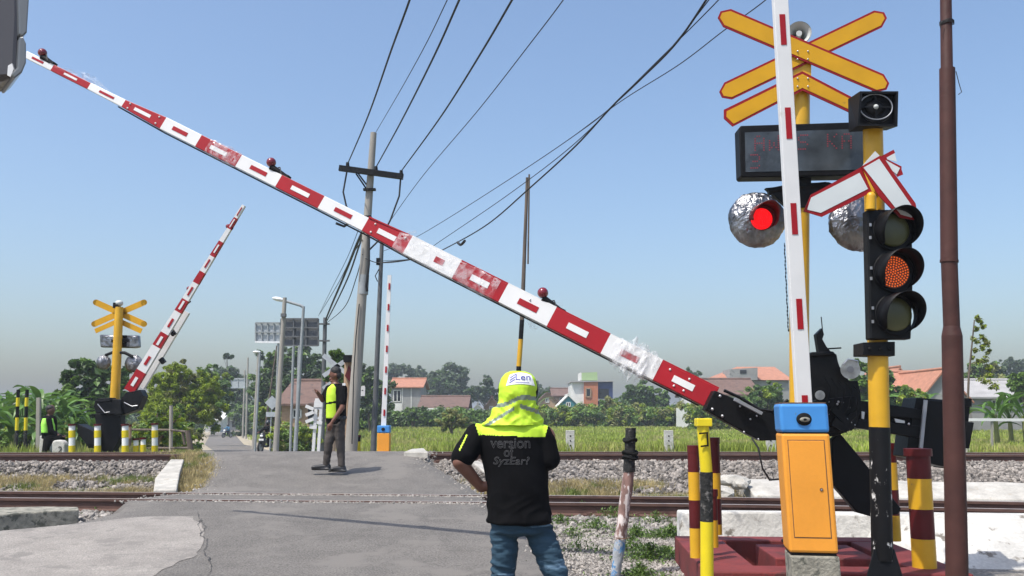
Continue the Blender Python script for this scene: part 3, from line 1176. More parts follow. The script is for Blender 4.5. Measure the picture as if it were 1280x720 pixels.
def flap(pxs, Y, label=None):
    """loose shred of film along a pixel outline, crumpled in depth"""
    V, Fc = [], []
    nx, ny = 14, 4
    for i in range(nx + 1):
        t = i / nx
        x0_, y0_ = lerp_tab(t, [(k / (len(pxs) - 1), q[0][0]) for k, q in enumerate(pxs)]), lerp_tab(t, [(k / (len(pxs) - 1), q[0][1]) for k, q in enumerate(pxs)])
        x1_, y1_ = lerp_tab(t, [(k / (len(pxs) - 1), q[1][0]) for k, q in enumerate(pxs)]), lerp_tab(t, [(k / (len(pxs) - 1), q[1][1]) for k, q in enumerate(pxs)])
        for j in range(ny + 1):
            s_ = j / ny
            q = P(x0_ + (x1_ - x0_) * s_ + mnoise.noise(Vector((i, j, 1))) * 1.5, y0_ + (y1_ - y0_) * s_ + mnoise.noise(Vector((i, j, 7))) * 1.5, Y)
            q.y += .07 * mnoise.noise(Vector((i * .8, j * 1.1, 3)))
            V.append(q)
    for i in range(nx):
        for j in range(ny):
            Fc.append((i * (ny + 1) + j, i * (ny + 1) + j + 1, (i + 1) * (ny + 1) + j + 1, (i + 1) * (ny + 1) + j))
    return np_obj('plastic_wrap', V, Fc, ['plastic_film'], parent=bar)


flap([((68, 83), (70, 86)), ((100, 88), (92, 96)), ((118, 95), (110, 105)), ((140, 117), (130, 118)), ((150, 122), (148, 125))], bY(100))
flap([((655, 392), (668, 402)), ((662, 410), (672, 412)), ((668, 416), (674, 405))], bY(664))
flap([((690, 378), (704, 375)), ((692, 386), (704, 388))], bY(697))
flap([((495, 294), (520, 288)), ((500, 300), (524, 298))], bY(505))

# black boom holder (gooseneck), gearbox, counter arm, weights
Yg = 8.22
m = MB()
m.plate([(893, 488), (918, 498), (951, 514), (972, 513), (1000, 505), (1014, 500), (1014, 545), (985, 550), (951, 551), (935, 543), (905, 526), (881, 512)], Yg, .14, 'black_steel')
hold = m.build('boom_holder', bar, bevel=.008)
for x, y in ((900, 495), (890.5, 511.5), (930, 540), (948, 549), (903, 520), (938, 524), (925, 508), (946, 520)):
    m = MB(); m.sphere(P(x, y, Yg - .005), .014 if x < 910 else .009, 'bolt_steel', 8, 5); m.build('bolt', hold)
m = MB()
m.beam(P(918, 499, Yg - .05), P(952, 517, Yg - .05), .05, .028, 'grey_steel')
m.tube([P(905, 488, Yg + .1), P(925, 497, Yg + .1), P(950, 512, Yg + .02), P(965, 514, Yg), P(985, 500, Yg)], .014, 'black_steel', 8)
m.tube([P(940, 548, Yg), P(948, 560, Yg - .05), P(953, 585, Yg - .05), P(962, 600, Yg), P(985, 598, Yg + .1)], .009, 'cable', 6)
m.build('holder_strut', hold)
m = MB()
m.plate([(1011, 442), (1046, 442), (1048, 452), (1050, 458), (1062, 476), (1073, 476), (1077, 498), (1077, 512), (1069, 536), (1046, 545), (1011, 548)], Yg + .02, .45, 'black_steel')
m.plate([(1014, 440), (1042, 439), (1046, 444), (1014, 446)], Yg - .01, .4, 'black_steel')
m.plate([(1018, 500), (1070, 495), (1072, 520), (1050, 540), (1024, 542)], Yg - .08, .1, 'black_steel')
gb = m.build('gearbox', bar, bevel=.012)
m = MB()
m.tube([P(1025, 494, Yg - .04), P(1025, 494, Yg + .03)], .075, 'black_steel', 20)
m.tube([P(1025, 494, Yg - .10), P(1025, 494, Yg - .03)], .042, 'silver_disk', 20)
m.build('gear_knob', gb)
for k in range(12):
    a = rnd.uniform(1018, 1070); c = rnd.uniform(500, 533)
    m = MB(); m.sphere(P(a, c, Yg - .082), .011, 'bolt_steel', 6, 4); m.build('bolt', gb)
m = MB()
m.tube([P(1063, 462, Yg - .10), P(1063, 462, Yg + .12)], .083, 'silver_disk', 28)
m.tube([P(1063, 462, Yg - .115), P(1063, 462, Yg - .10)], .03, 'grey_steel', 16)
m.tube([P(1054, 456, Yg - .13), P(1060, 449, Yg - .13), P(1072, 451, Yg - .12), P(1073, 458, Yg - .12)], .007, 'bolt_steel', 6)
m.build('motor_drum', gb)
m = MB()
m.plate([(1020, 418), (1028, 410), (1030, 418), (1028, 424), (1033, 433), (1039, 440), (1039, 444), (1024, 443)], Yg, .07, 'black_steel')
m.tube([P(1028, 412, Yg + .02), P(1026.5, 396, Yg + .02)], .005, 'cable', 5)
m.beam(P(1034, 436, Yg + .02), P(1051, 435, Yg + .02), .03, .012, 'black_steel')
m.build('hand_crank', gb)
m = MB()
# hoses and brackets
for k in range(5):
    x = 1030 + k * 9
    m.tube([P(x, 470 + k * 3, Yg - .1), P(x + 8, 485 + k, Yg - .15), P(x + 4, 505 + k * 2, Yg - .13), P(x - 6, 520, Yg - .1)], .009, 'rubber', 6)
m.plate([(1044, 522), (1062, 534), (1058, 541), (1040, 532)], Yg - .14, .05, 'black_steel')
m.beam(P(1040, 510, Yg - .12), P(1066, 536, Yg - .12), .03, .05, 'black_steel')
m.build('hoses', gb)
m = MB()
m.plate([(1072, 500), (1161, 513), (1158, 525), (1076, 517)], Yg + .05, .12, 'black_steel')
m.plate([(1074, 523), (1160, 534), (1158, 549), (1060, 533), (1060, 524)], Yg + .05, .12, 'black_steel')
m.plate([(1070, 514), (1160, 522), (1160, 536), (1070, 526)], Yg + .10, .06, 'black_steel')
ca_ = m.build('counter_arm', bar, bevel=.006)
m = MB()
m.plate([(1077, 514), (1081, 515), (1080, 524), (1077, 523)], Yg + .035, .014, 'bolt_steel'); m.build('arm_label', ca_); m = MB()
m.plate([(1118, 523), (1131, 526), (1131, 529), (1120, 528)], Yg + .035, .014, 'bolt_steel'); m.build('arm_label', ca_)
for x, y in ((1067, 505), (1071, 505), (1060, 517), (1064, 528), (1068, 531), (1136, 530)):
    m = MB(); m.sphere(P(x, y, Yg + .03), .012, 'bolt_steel', 8, 5); m.build('bolt', ca_)
m = MB(); m.beam(P(1157, 500, Yg + .0), P(1151, 560, Yg + .0), .02, .03, 'grey_steel')
m.build('counter_arm_plate', ca_)
m = MB()
m.plate([(1146, 497), (1186, 500), (1186, 585), (1133, 571), (1137, 540)], Yg + .06, .30, 'black_steel')
m.plate([(1182, 499), (1213, 507), (1208, 559), (1180, 586)], Yg + .18, .22, 'black_steel')
m.plate([(1160, 500), (1180, 501), (1178, 583), (1153, 577)], Yg + .03, .05, 'black_paint')
m.plate([(1208, 527), (1218, 528), (1212, 561), (1204, 560)], Yg + .12, .2, 'black_steel')
m.tube([P(1208, 498, Yg + .2), P(1208, 508, Yg + .2)], .045, 'black_steel', 12)
m.build('counterweight', bar, bevel=.008)
# lower weight board
m = MB()
m.plate([(1040, 550), (1050, 541), (1070, 565), (1092, 592), (1127, 636), (1123, 643), (1093, 647), (1072, 641), (1041, 605)], Yg + .22, .10, 'black_paint')
m.build('skirt_board', bar, bevel=.01)
m = MB()
gp = P(1040, 600, 8.45)
gp = P(1010, 600, 8.45); m.box((gp.x, 8.5, .72), (.24, .34, .92), 'black_steel')
m.box((gp.x, 8.5, .31), (.36, .5, .03), 'black_steel')
m.build('machine_pedestal', bar, bevel=.01)

# ------------------------------------------------------------------ orange gate cabinet with white boom (near)
Yo = 6.4


def cabinet(origin_px_bottom, Y, label, glabel, group, far=False):
    pass


cab = thing('gate_cabinet', 'big near orange and blue gate cabinet on a concrete block holding the white boom', 'gate cabinet', P(1010, 693, Yo + .15), 'orange cabinets with white booms')
bx = P(1003, 600, Yo)
zt = P(1003, 541, Yo).z
zb = P(1010, 692, Yo).z
ztop = P(1003, 504, Yo).z
rz = Matrix.Rotation(R(-9), 3, 'Z')
cx = P(1004, 600, Yo).x
lean = Matrix.Rotation(R(2.2), 3, 'Y')


def cbl(dx, dy, z):
    """cabinet local to world, slight lean as photographed"""
    q = rz @ Vector((dx * .92, dy, 0))
    k = (z - zb)
    return Vector((P(1023, 692, Yo).x - .0 + q.x - k * .030, Yo + .17 + q.y, z))


def cab_box(m, x0, x1, y0, y1, z0, z1, mat):
    vs = [cbl(x, y, z) for z in (z0, z1) for x, y in ((x0, y0), (x1, y0), (x1, y1), (x0, y1))]
    m.add(vs, [(3, 2, 1, 0), (4, 5, 6, 7), (0, 1, 5, 4), (1, 2, 6, 5), (2, 3, 7, 6), (3, 0, 4, 7)], mat)


m = MB(); cab_box(m, -.175, .175, -.16, .16, zb, zt - .004, 'orange_box'); m.build('cabinet_body', cab, bevel=.018)
m = MB(); cab_box(m, -.177, .177, -.162, .162, zt, ztop, 'blue_box'); cabtop = m.build('cabinet_head', cab, bevel=.022)
m = MB(); cab_box(m, -.165, .165, -.15, .15, ztop - .003, ztop + .006, 'rust_edge'); m.build('rusty_rim', cabtop)
m = MB(); cab_box(m, -.165, .165, -.15, .15, zt - .006, zt + .002, 'black_paint'); m.build('seam', cab)
# door as a slightly recessed panel line
zd0, zd1 = P(1003, 672, Yo).z, P(1003, 551, Yo).z
m = MB()
cab_box(m, -.128, .128, -.1635, -.157, zd0, zd1, 'orange_box')
door = m.build('door', cab, bevel=.002)
m = MB()
for x0_, x1_, z0_, z1_ in ((-.133, .133, zd1 + .001, zd1 + .006), (-.133, .133, zd0 - .006, zd0 - .001), (-.134, -.129, zd0 - .006, zd1 + .006), (.129, .134, zd0 - .006, zd1 + .006)):
    cab_box(m, x0_, x1_, -.1612, -.158, z0_, z1_, 'rust_edge')
m.build('door_gap', door)
m = MB()
zl = P(1003, 612, Yo).z
m.tube([cbl(.085, -.168, zl), cbl(.085, -.162, zl)], .011, 'rust_edge', 14)
m.tube([cbl(.085, -.170, zl), cbl(.085, -.168, zl)], .005, 'bolt_steel', 10)
m.build('lock', door)
m = MB()
ze = P(1003, 524, Yo).z
m.sphere(cbl(0, -.163, ze), (.056, .014, .044), 'rubber', 24, 12)
m.sphere(cbl(.002, -.176, ze - .002), (.036, .008, .017), 'mossy_concrete', 20, 10)
m.sphere(cbl(.002, -.184, ze - .002), (.012, .004, .008), 'black_paint', 12, 8)
m.build('badge', cabtop)
m = MB(); cab_box(m, -.16, .16, -.15, .15, zb - .018, zb + .0, 'black_paint'); m.build('base_plate', cab)
m = MB(); cab_box(m, -.168, .178, -.165, .16, -.02, zb - .018, 'mossy_concrete'); 
m.build('plinth_block', cab, bevel=.012)
# white boom straight up
m = MB()
wp0, wp1 = P(1004.5, 506, Yo + .17), P(972.5, -40, Yo + .10)
wd = (wp1 - wp0).normalized()
m.beam(wp0 - wd * .02, wp1 + wd * .9, .060, .108, 'boom_white', Vector((1, 0, 0)), .060, .108)
wb = m.build('white_boom', cab, bevel=.004)
wa = Vector((1, 0, 0)); wa = (wa - wd * wa.dot(wd)).normalized(); wn = wd.cross(wa); wn = wn if wn.y < 0 else -wn


def wpt(py):
    t = (506 - py) / 546
    q = wp0.lerp(wp1, t)
    # correct for perspective by search
    lo, hi = 0.0, 1.2
    for _ in range(30):
        mid = (lo + hi) / 2
        qq = wp0.lerp(wp1, mid)
        d = qq - Vector((0, 0, CZ))
        yv = (-d.y * sp + d.z * cp) / (d.y * cp + d.z * sp)
        if 360 - F * yv > py: lo = mid
        else: hi = mid
    return wp0.lerp(wp1, (lo + hi) / 2)


for y0_, y1_ in ((20, 58), (136, 175), (255, 294), (374, 412), (494, 503)):
    a, c = wpt(y1_), wpt(y0_)
    m = MB()
    m.prism([a - wa * .020 + wn * .030, a + wa * .022 + wn * .030, c + wa * .022 + wn * .030, c - wa * .020 + wn * .030], wn * .0035, 'boom_red')
    m.build('reflector', wb)

# far cabinet: same kind beyond the crossing
Yc = 19.6
fc = thing('gate_cabinet', 'small orange and blue gate cabinet beyond the tracks with a thin upright white boom', 'gate cabinet', Vector((P(478.5, 560, Yc).x, Yc, .45)), 'orange cabinets with white booms')
s_ = S(Yc)
m = MB(); q0 = P(478.5, 575, Yc); q1 = P(478.5, 541, Yc)
m.box((q0.x, Yc + .14, (q0.z + q1.z) / 2 - .004), (15 * s_, .28, q1.z - q0.z - .008), 'orange_box'); m.build('cabinet_body', fc, bevel=.012)
m = MB(); q2 = P(478.5, 532, Yc); m.box((q0.x, Yc + .14, (q1.z + q2.z) / 2), (15.4 * s_, .29, q2.z - q1.z), 'blue_box'); hd = m.build('cabinet_head', fc, bevel=.015)
m = MB(); m.sphere((P(479, 536.5, Yc).x, Yc - .01, P(479, 536.5, Yc).z), (.04, .02, .035), 'rubber', 12, 8); m.build('badge', hd)
m = MB(); w0, w1 = P(479.5, 533, Yc + .14), P(487, 344, Yc + .14)
m.beam(w0, w1, .05, 6.3 * s_, 'boom_white', Vector((1, 0, 0)), .05, 4.6 * s_); fwb = m.build('white_boom', fc)
for y in (358, 384, 410, 436, 462, 489, 516):
    t = (533 - y) / 189
    a = P(479.5 + 7.5 * t, y + 4, Yc + .105); c = P(479.5 + 7.5 * t + .3, y - 4, Yc + .105)
    m = MB(); m.beam(a, c, .01, 2.2 * s_, 'boom_red', Vector((1, 0, 0))); m.build('reflector', fwb)

# ------------------------------------------------------------------ crossbuck signal mast (near)
Ym = 7.4
cb = thing('crossing_signal', 'large near yellow mast with crossbuck, red text display and foil wrapped lamps', 'crossing signal', Vector((P(1001, 600, Ym).x, Ym, .30)), 'crossing signals with crossbucks')
m = MB()
m.tube([P(1000, 700, Ym), P(999, 400, Ym), P(1000.5, 84, Ym)], 12 * S(Ym), 'yellow_paint', 20)
m.build('mast', cb)


def arrow_plate(parent, name, a, c, w_, Y, th=.012, pl='sign_yellow', ed='sign_red', tipf=.45, border=2.6, ends=(True, True)):
    """long board from pixel a to c with pointed ends, red rim and face"""
    A, C = Vector(a), Vector(c)
    d = (C - A).normalized(); n_ = Vector((-d.y, d.x))

    def outl(s0, hw, tp):
        e0 = A + d * s0; e1 = C - d * s0
        pts = []
        if ends[0]: pts += [e0 + n_ * hw * .35, e0 - n_ * hw * .35, e0 - n_ * hw + d * tp]
        else: pts += [e0 + n_ * hw, e0 - n_ * hw]
        if ends[1]: pts += [e1 - n_ * hw - d * tp, e1 - n_ * hw * .35, e1 + n_ * hw * .35, e1 + n_ * hw - d * tp]
        else: pts += [e1 - n_ * hw, e1 + n_ * hw]
        if ends[0]: pts += [e0 + n_ * hw + d * tp]
        return [(p.x, p.y) for p in pts]
    m = MB()
    m.plate(outl(0, w_ / 2, w_ * tipf), Y, th, ed, ed)
    o = m.build(name, parent)
    m = MB()
    m.plate(outl(border, w_ / 2 - border, w_ * tipf * .8), Y - .003, .0035, pl)
    m.build('sign_face', o)
    return o


arrow_plate(cb, 'crossbuck_board', (1107, 19), (901, 118), 23, Ym - .115)
arrow_plate(cb, 'crossbuck_board', (899, 18), (1110, 108), 24, Ym - .132)
# lower chevron, one bent board
m = MB()
m.plate([(905, 148), (905, 137), (1003, 89), (1074, 126), (1100, 141), (1098, 152), (1085, 151), (1003, 113), (916, 158)], Ym - .115, .012, 'sign_red')
ch = m.build('chevron_board', cb)
m = MB()
m.plate([(908, 146), (908.5, 139), (1003, 92.3), (1073, 129), (1096, 143), (1095, 149.5), (1086, 148), (1003, 109.7), (917, 154.6)], Ym - .118, .0035, 'sign_yellow')
m.build('sign_face', ch)
m = MB()
for x in (997, 1010):
    for y in (64, 74, 98, 108):
        m.sphere(P(x, y, Ym - .138 if y < 80 else Ym - .121), .008, 'bolt_steel', 8, 5)
m.plate([(992, 60), (1014, 60), (1014, 112), (992, 112)], Ym - .103, .03, 'yellow_paint')
m.build('bolts', cb)
# horn loudspeaker
m = MB()
hc = P(999, 41, Ym - .06)
n1_, r1_ = [], []
ax = Vector((-.25, -1, -.05)).normalized()
for t, r in ((.30, .03), (.2, .035), (.1, .055), (.04, .075), (0, .10)):
    n1_.append(hc - ax * t); r1_.append(r)
m.tube(n1_, r1_, 'horn_grey', 24, cap=False)
m.tube([n1_[-1], n1_[-1] - ax * .03, n1_[-1] - ax * .1], [.094, .07, .05], 'horn_grey', 24, cap=False)
m.tube([hc - ax * .12, hc - ax * .01], [.02, .024], 'horn_grey', 12)
m.tube([P(1003, 60, Ym - .02), P(1003, 84, Ym)], .02, 'horn_grey', 8)
m.build('horn_speaker', cb)
# text display
Yd = Ym - .16
m = MB()
m.plate([(924, 160), (926, 157), (1083, 152), (1083, 219), (928, 221.5), (926, 219)], Yd, .16, 'black_paint')
ds = m.build('text_display', cb, bevel=.008)
m = MB()
m.plate([(931, 165.5), (1080, 161), (1080, 212), (932, 215)], Yd - .003, .004, 'led_glass')
m.build('display_glass', ds)
FONT = {'A': ('01110', '10001', '10001', '11111', '10001', '10001', '10001'), 'W': ('10001', '10001', '10001', '10101', '10101', '11011', '10001'),
        'S': ('01111', '10000', '10000', '01110', '00001', '00001', '11110'), 'K': ('10001', '10010', '10100', '11000', '10100', '10010', '10001'),
        '3': ('11110', '00001', '00001', '01110', '00001', '00001', '11110'), '-': ('00000', '00000', '00000', '11111', '00000', '00000', '00000'), ' ': ('00000',) * 7}
m = MB()


def led_text(tx, x0_, y0_, st, drop):
    for i, chx in enumerate(tx):
        for r_, row in enumerate(FONT[chx]):
            for c_, v_ in enumerate(row):
                if v_ == '1' and rnd.random() > drop:
                    x = x0_ + (i * 6.6 + c_) * st; y = y0_ + r_ * st * 1.05 - (x - 931) * .026
                    m.add([P(x, y, Yd - .004), P(x + st * .62, y, Yd - .004), P(x + st * .62, y + st * .62, Yd - .004), P(x, y + st * .62, Yd - .004)], [(0, 3, 2, 1)], 'led_red')


led_text('AWAS KA', 943, 170, 2.75, .10)
led_text('3', 938, 193, 2.6, .12)
m.build('display_letters', ds)
m = MB()
m.plate([(992, 186), (1014, 186), (1014, 230), (992, 230)], Ym - .10, .08, 'black_steel'); m.build('display_bracket', cb)
# lamp crossbar and foil wrapped lamps
m = MB()
m.plate([(957, 235), (1033, 227), (1034, 258), (985, 260)], Ym - .09, .05, 'black_steel')
m.tube([P(960, 240, Ym - .07), P(990, 234, Ym - .07), P(1035, 232, Ym - .07), P(1070, 245, Ym - .07)], .03, 'black_steel', 10)
m.build('lamp_crossbar', cb)


def foil_lamp(c, r, Y, name='signal_lamp', lit=True, parent=None, lens_off=(9, -4)):
    rr = r * S(Y)
    V, Fc = [], []
    nr, ns = 44, 90
    C = P(c[0], c[1], Y)
    for i in range(nr + 1):
        ph = math.pi * i / nr
        for k in range(ns):
            t = 2 * math.pi * k / ns
            a = Vector((math.sin(ph) * math.cos(t), -math.cos(ph) * .50, math.sin(ph) * math.sin(t)))
            q = a * 5
            j = 1 + .035 * mnoise.noise(q * .8 + Vector((c[0], 0, 0))) + .045 * abs(mnoise.noise(q * 1.6 + Vector((c[0], 3, 0)))) + .02 * abs(mnoise.noise(q * 4.5 + Vector((c[0], 3, 9))))
            V.append(C + a * rr * j)
    for i in range(nr):
        for k in range(ns):
            k2 = (k + 1) % ns
            Fc.append((i * ns + k, (i + 1) * ns + k, (i + 1) * ns + k2, i * ns + k2))
    o = np_obj(name, V, Fc, ['foil'], parent=parent)
    if lit:
        m = MB()
        L_ = P(c[0] + lens_off[0], c[1] + lens_off[1], Y - rr * .62)
        axh = Vector((.12, -1, -.02)).normalized()
        # hood: half open tube
        seg = 28
        vs, fs = [], []
        for i in range(2):
            for k in range(seg + 1):
                t = math.pi * (-.25 + 1.35 * k / seg)
                dep = (.10 * math.sin(max(0, min(math.pi, t))) + .045) if i else -.03
                vs.append(L_ + Vector((math.cos(t), 0, math.sin(t))) * .105 * (1 if i else 1.02) + axh * dep)
        for k in range(seg): fs.append((k, k + 1, seg + 2 + k, seg + 1 + k))
        m.add(vs, fs, 'hood_red', True)
        hd_ = m.build('lamp_hood', o)
        md = hd_.modifiers.new('solid', 'SOLIDIFY'); md.thickness = .004
        m = MB()
        m.tube([L_ - axh * .03, L_ - axh * .01], .103, 'hood_red', 28)
        m.build('lamp_collar', o)
        m = MB()
        LC = L_ + Vector((-.018, 0, -.016))
        m.tube([LC - axh * .02, LC + axh * .004], .085, 'red_lens', 28)
        for i in range(6):
            rad = .012 + i * .0135
            nn_ = max(1, int(rad * 6.28 / .0135))
            for k in range(nn_):
                t = 6.28 * k / nn_
                m.sphere(LC + axh * .006 + Vector((math.cos(t) * rad, 0, math.sin(t) * rad)), .0045, 'red_lens', 6, 4)
        m.build('red_lens', o)
    return o


foil_lamp((946, 275), 35.5, Ym - .12, lit=True, parent=cb)
foil_lamp((1072, 279), 36, Ym - .12, lit=False, parent=cb)
# chain
m = MB()
for k in range(46):
    y = 305 + k * 2.4
    q = P(980.5 + (y - 305) * .045 + .3 * math.sin(k), y, Ym - .15)
    if k % 2: m.box(q, (.010, .003, .017), 'black_steel')
    else: m.box(q, (.003, .010, .017), 'black_steel')
m.build('chain', cb)

# ------------------------------------------------------------------ traffic light pole (near)
Yt = 6.75
tl = thing('traffic_light', 'yellow and black pole with three lamp traffic light, horn box and crooked white boards', 'traffic light', Vector((P(1103, 700, Yt).x, Yt, .12)))
m = MB()
xs_ = lambda y: 1091 + (y - 160) * (1103 - 1091) / 540
m.tube([P(xs_(534), 534, Yt), P(xs_(440), 440, Yt), P(xs_(160), 160, Yt)], 12.3 * S(Yt), 'yellow_paint', 24)
m.build('pole', tl)
m = MB()
m.tube([P(xs_(700), 700, Yt), P(xs_(534), 534.3, Yt)], 12.6 * S(Yt), 'chipped_black', 24)
m.build('pole_sleeve', tl)
m = MB()
bp_ = P(1104, 728, Yt)
m.add([P(1081, 728, Yt - .08), P(1131, 728, Yt - .08), P(1131, 728, Yt + .15), P(1081, 728, Yt + .15), P(1092, 686, Yt - .04), P(1118, 686, Yt - .04), P(1118, 690, Yt + .09), P(1092, 690, Yt + .09)],
      [(3, 2, 1, 0), (4, 5, 6, 7), (0, 1, 5, 4), (1, 2, 6, 5), (2, 3, 7, 6), (3, 0, 4, 7)], 'black_steel')
m.box((bp_.x, Yt + .03, .12), (.42, .42, .10), 'mossy_concrete')
m.build('pole_foot', tl, bevel=.006)
# horn box
m = MB()
Yh = Yt - .18
m.plate([(1073, 114), (1124, 114), (1124, 165), (1066, 165)][0:0] or [(1075, 114), (1123, 114), (1122, 158), (1071, 158)], Yh, .006, 'black_paint')
A = [P(1075, 114, Yh), P(1123, 114, Yh), P(1122, 158, Yh), P(1072, 157, Yh)]
Bk = [P(1060, 124, Yh + .30), P(1108, 122, Yh + .30), P(1108, 163, Yh + .30), P(1061, 165, Yh + .30)]
m = MB()
m.add(A + Bk, [(4, 5, 6, 7), (0, 1, 5, 4), (1, 2, 6, 5), (2, 3, 7, 6), (3, 0, 4, 7)], 'black_paint')
rim = [A[0].lerp(A[2], .06), A[1].lerp(A[3], .06), A[2].lerp(A[0], .06), A[3].lerp(A[1], .06)]
ins_ = [q + Vector((0, .05, 0)) for q in rim]
m.add(A + rim + ins_, [(0, 4, 5, 1), (1, 5, 6, 2), (2, 6, 7, 3), (3, 7, 4, 0), (4, 8, 9, 5), (5, 9, 10, 6), (6, 10, 11, 7), (7, 11, 8, 4), (8, 11, 10, 9)], 'black_paint')
hb = m.build('horn_box', tl)
m = MB()
hc = P(1094.5, 134, Yh + .03)
m.tube([hc + Vector((0, .015, 0)), hc + Vector((0, -.01, 0))], [.12, .125], 'black_steel', 32, cap=False)
bmr = []
for k in range(33):
    t = 6.283 * k / 32
    bmr.append(hc + Vector((math.cos(t) * .122, -.008, math.sin(t) * .098)))
m.tube(bmr, .005, 'grey_steel', 6, cap=False)
m.sphere(hc + Vector((0, 0, 0)), (.02, .03, .02), 'horn_grey', 12, 8)
for t in (0, math.pi / 2, math.pi, -math.pi / 2): m.beam(hc, hc + Vector((math.cos(t) * .12, 0, math.sin(t) * .095)), .012, .012, 'black_steel')
m.sphere(hc + Vector((0, .02, 0)), (.075, .03, .06), 'black_steel', 20, 10)
m.build('horn', hb)
# traffic light body: three aspects turned a little to the right
yaw = Matrix.Rotation(R(14), 3, 'Z')
Yb = Yt - .14
m = MB()
m.plate([(1084, 262), (1139, 262), (1142, 338), (1139, 424), (1088, 424)], Yb, .10, 'black_steel')
tb_ = m.build('signal_housing', tl, bevel=.01)
for cx_, cy_, lit in ((1117, 288, 0), (1117.5, 340, 1), (1120, 393, 0)):
    r = 26 * S(Yb)
    C = P(cx_, cy_, Yb - .005)
    axh = Vector((.16, -1, .0)).normalized()
    e1 = Vector((1, .16, 0)).normalized(); e2 = Vector((0, 0, 1))
    m = MB()
    seg = 32
    m.tube([C + Vector((0, .05, 0)), C - Vector((0, .02, 0))], r * 1.02, 'black_paint', seg, cap=False)
    # visor with open bottom
    vs, fs = [], []
    for i in range(3):
        for k in range(seg + 1):
            t = math.pi * (-.28 + 1.56 * k / seg)
            f_ = max(0, math.sin((t + .28 * math.pi) / 1.56)) ** .6
            dep = (.02 + .17 * f_) * i / 2
            vs.append(C + (e1 * math.cos(t) + e2 * math.sin(t)) * r + axh * dep)
    for i in range(2):
        for k in range(seg): fs.append((i * (seg + 1) + k, i * (seg + 1) + k + 1, (i + 1) * (seg + 1) + k + 1, (i + 1) * (seg + 1) + k))
    m.add(vs, fs, 'black_paint', True)
    vz = m.build('visor', tb_)
    md = vz.modifiers.new('solid', 'SOLIDIFY'); md.thickness = .004
    m = MB()
    LC = C + Vector((-.012, -.012, 0))
    lr = r * .82
    if lit:
        m.tube([LC + Vector((0, .02, 0)), LC], lr * .98, 'amber_lens', 32)
        for i in range(7):
            rad = .001 + i * lr * .145
            nn_ = max(1, int(rad * 6.28 / .0195))
            for k in range(nn_):
                t = 6.28 * (k + .3 * i) / nn_
                m.sphere(LC + Vector((math.cos(t) * rad, -.003, math.sin(t) * rad)), .0062, 'amber_led', 6, 4)
    else:
        m.sphere(LC, (lr, .02, lr), 'dark_lens', 28, 14)
    m.build('lens', tb_)
m = MB()
for x, y in ((1088, 281), (1088, 297), (1089, 335), (1089, 348), (1091, 385), (1091, 402)): m.box(P(x, y, Yb - .01), (.014, .01, .022), 'bolt_steel')
m.build('hinges', tb_)
m = MB()
m.plate([(1079, 428), (1119, 427), (1119, 445), (1079, 444)], Yt - .10, .2, 'black_steel')
for x in (1087, 1100, 1112): m.sphere(P(x, 436, Yt - .105), .014, 'rubber', 8, 6)
m.build('clamp', tl, bevel=.005)
m = MB()
m.tube([P(1088.5, 262, Yt - .16), P(1088.5, 246, Yt - .16)], [6.3 * S(Yt)] * 2, 'yellow_paint', 14)
m.sphere(P(1088.5, 246, Yt - .16), 6.3 * S(Yt), 'yellow_paint', 14, 8)
m.build('pipe_stub', tl)


def poly_board(name, out, inn, Y, th=.010):
    m = MB(); m.plate(out, Y, th, 'sign_red'); o = m.build(name, tl)
    m = MB(); m.plate(inn, Y - .003, .0035, 'sign_white'); m.build('sign_face', o)
    return o


poly_board('arrow_board', [(1004.5, 264), (1014, 243), (1022, 239), (1077, 208.5), (1090, 240), (1027.5, 271)], [(1009, 262), (1014, 247), (1074.5, 216), (1085, 236), (1026, 266)], Yt - .17)
poly_board('arrow_board', [(1077, 208), (1100, 194.5), (1103, 196), (1144.5, 254), (1146, 262), (1144, 275), (1125, 272), (1098, 244)], [(1079.5, 209.5), (1099, 198.5), (1141, 259), (1140, 272), (1126, 268)], Yt - .19)
m = MB()
m.plate([(1094, 189), (1101, 196), (1079, 210), (1079, 206)], Yt - .15, .01, 'sign_white')
m.build('torn_board', tl)
m = MB()
m.plate([(1100, 196), (1117, 187), (1119, 191), (1108, 197), (1110, 199.5), (1127, 208), (1127, 212), (1129, 218), (1122, 221), (1121, 219)], Yt - .165, .008, 'sign_red')
o = m.build('torn_board', tl)
m = MB()
m.plate([(1109, 196.5), (1118.5, 191.5), (1121, 202), (1109, 199)], Yt - .168, .0035, 'sign_white')
m.plate([(1107, 200), (1125, 210), (1121, 218), (1116, 214)], Yt - .168, .0035, 'sign_white')
m.build('sign_face', o)

# ------------------------------------------------------------------ tall brown pipe pole
Yp = 5.3
bpole = thing('pipe_pole', 'tall reddish brown steel pipe pole at the right edge, nearest the camera', 'pole', Vector((P(1198, 900, Yp).x, Yp, -.01)))
q = lambda x, y: P(x, y, Yp)
m = MB()
m.tube([q(1198, 910), q(1196, 700), q(1190, 420)], [12.8 * S(Yp), 12.8 * S(Yp), 12.2 * S(Yp)], 'brown_pole', 24)
m.tube([q(1190, 420), q(1189.5, 408)], [12.2 * S(Yp), 9.8 * S(Yp)], 'brown_pole', 24)
m.build('lower_pipe', bpole)
m = MB()
m.tube([q(1189.6, 409), q(1186.5, 325)], [9.8 * S(Yp)] * 2, 'brown_pole', 24)
m.tube([q(1186.5, 328), q(1186.5, 325)], [11 * S(Yp)] * 2, 'brown_pole', 24)
m.tube([q(1186.5, 325), q(1184, 86)], [10.4 * S(Yp), 9.6 * S(Yp)], 'brown_pole', 24)
m.build('middle_pipe', bpole)
m = MB()
m.tube([q(1184, 90), q(1183.5, 84), q(1180, -160)], [9.0 * S(Yp), 7.4 * S(Yp), 6.6 * S(Yp)], 'brown_pole', 24)
m.build('upper_pipe', bpole)
m = MB()
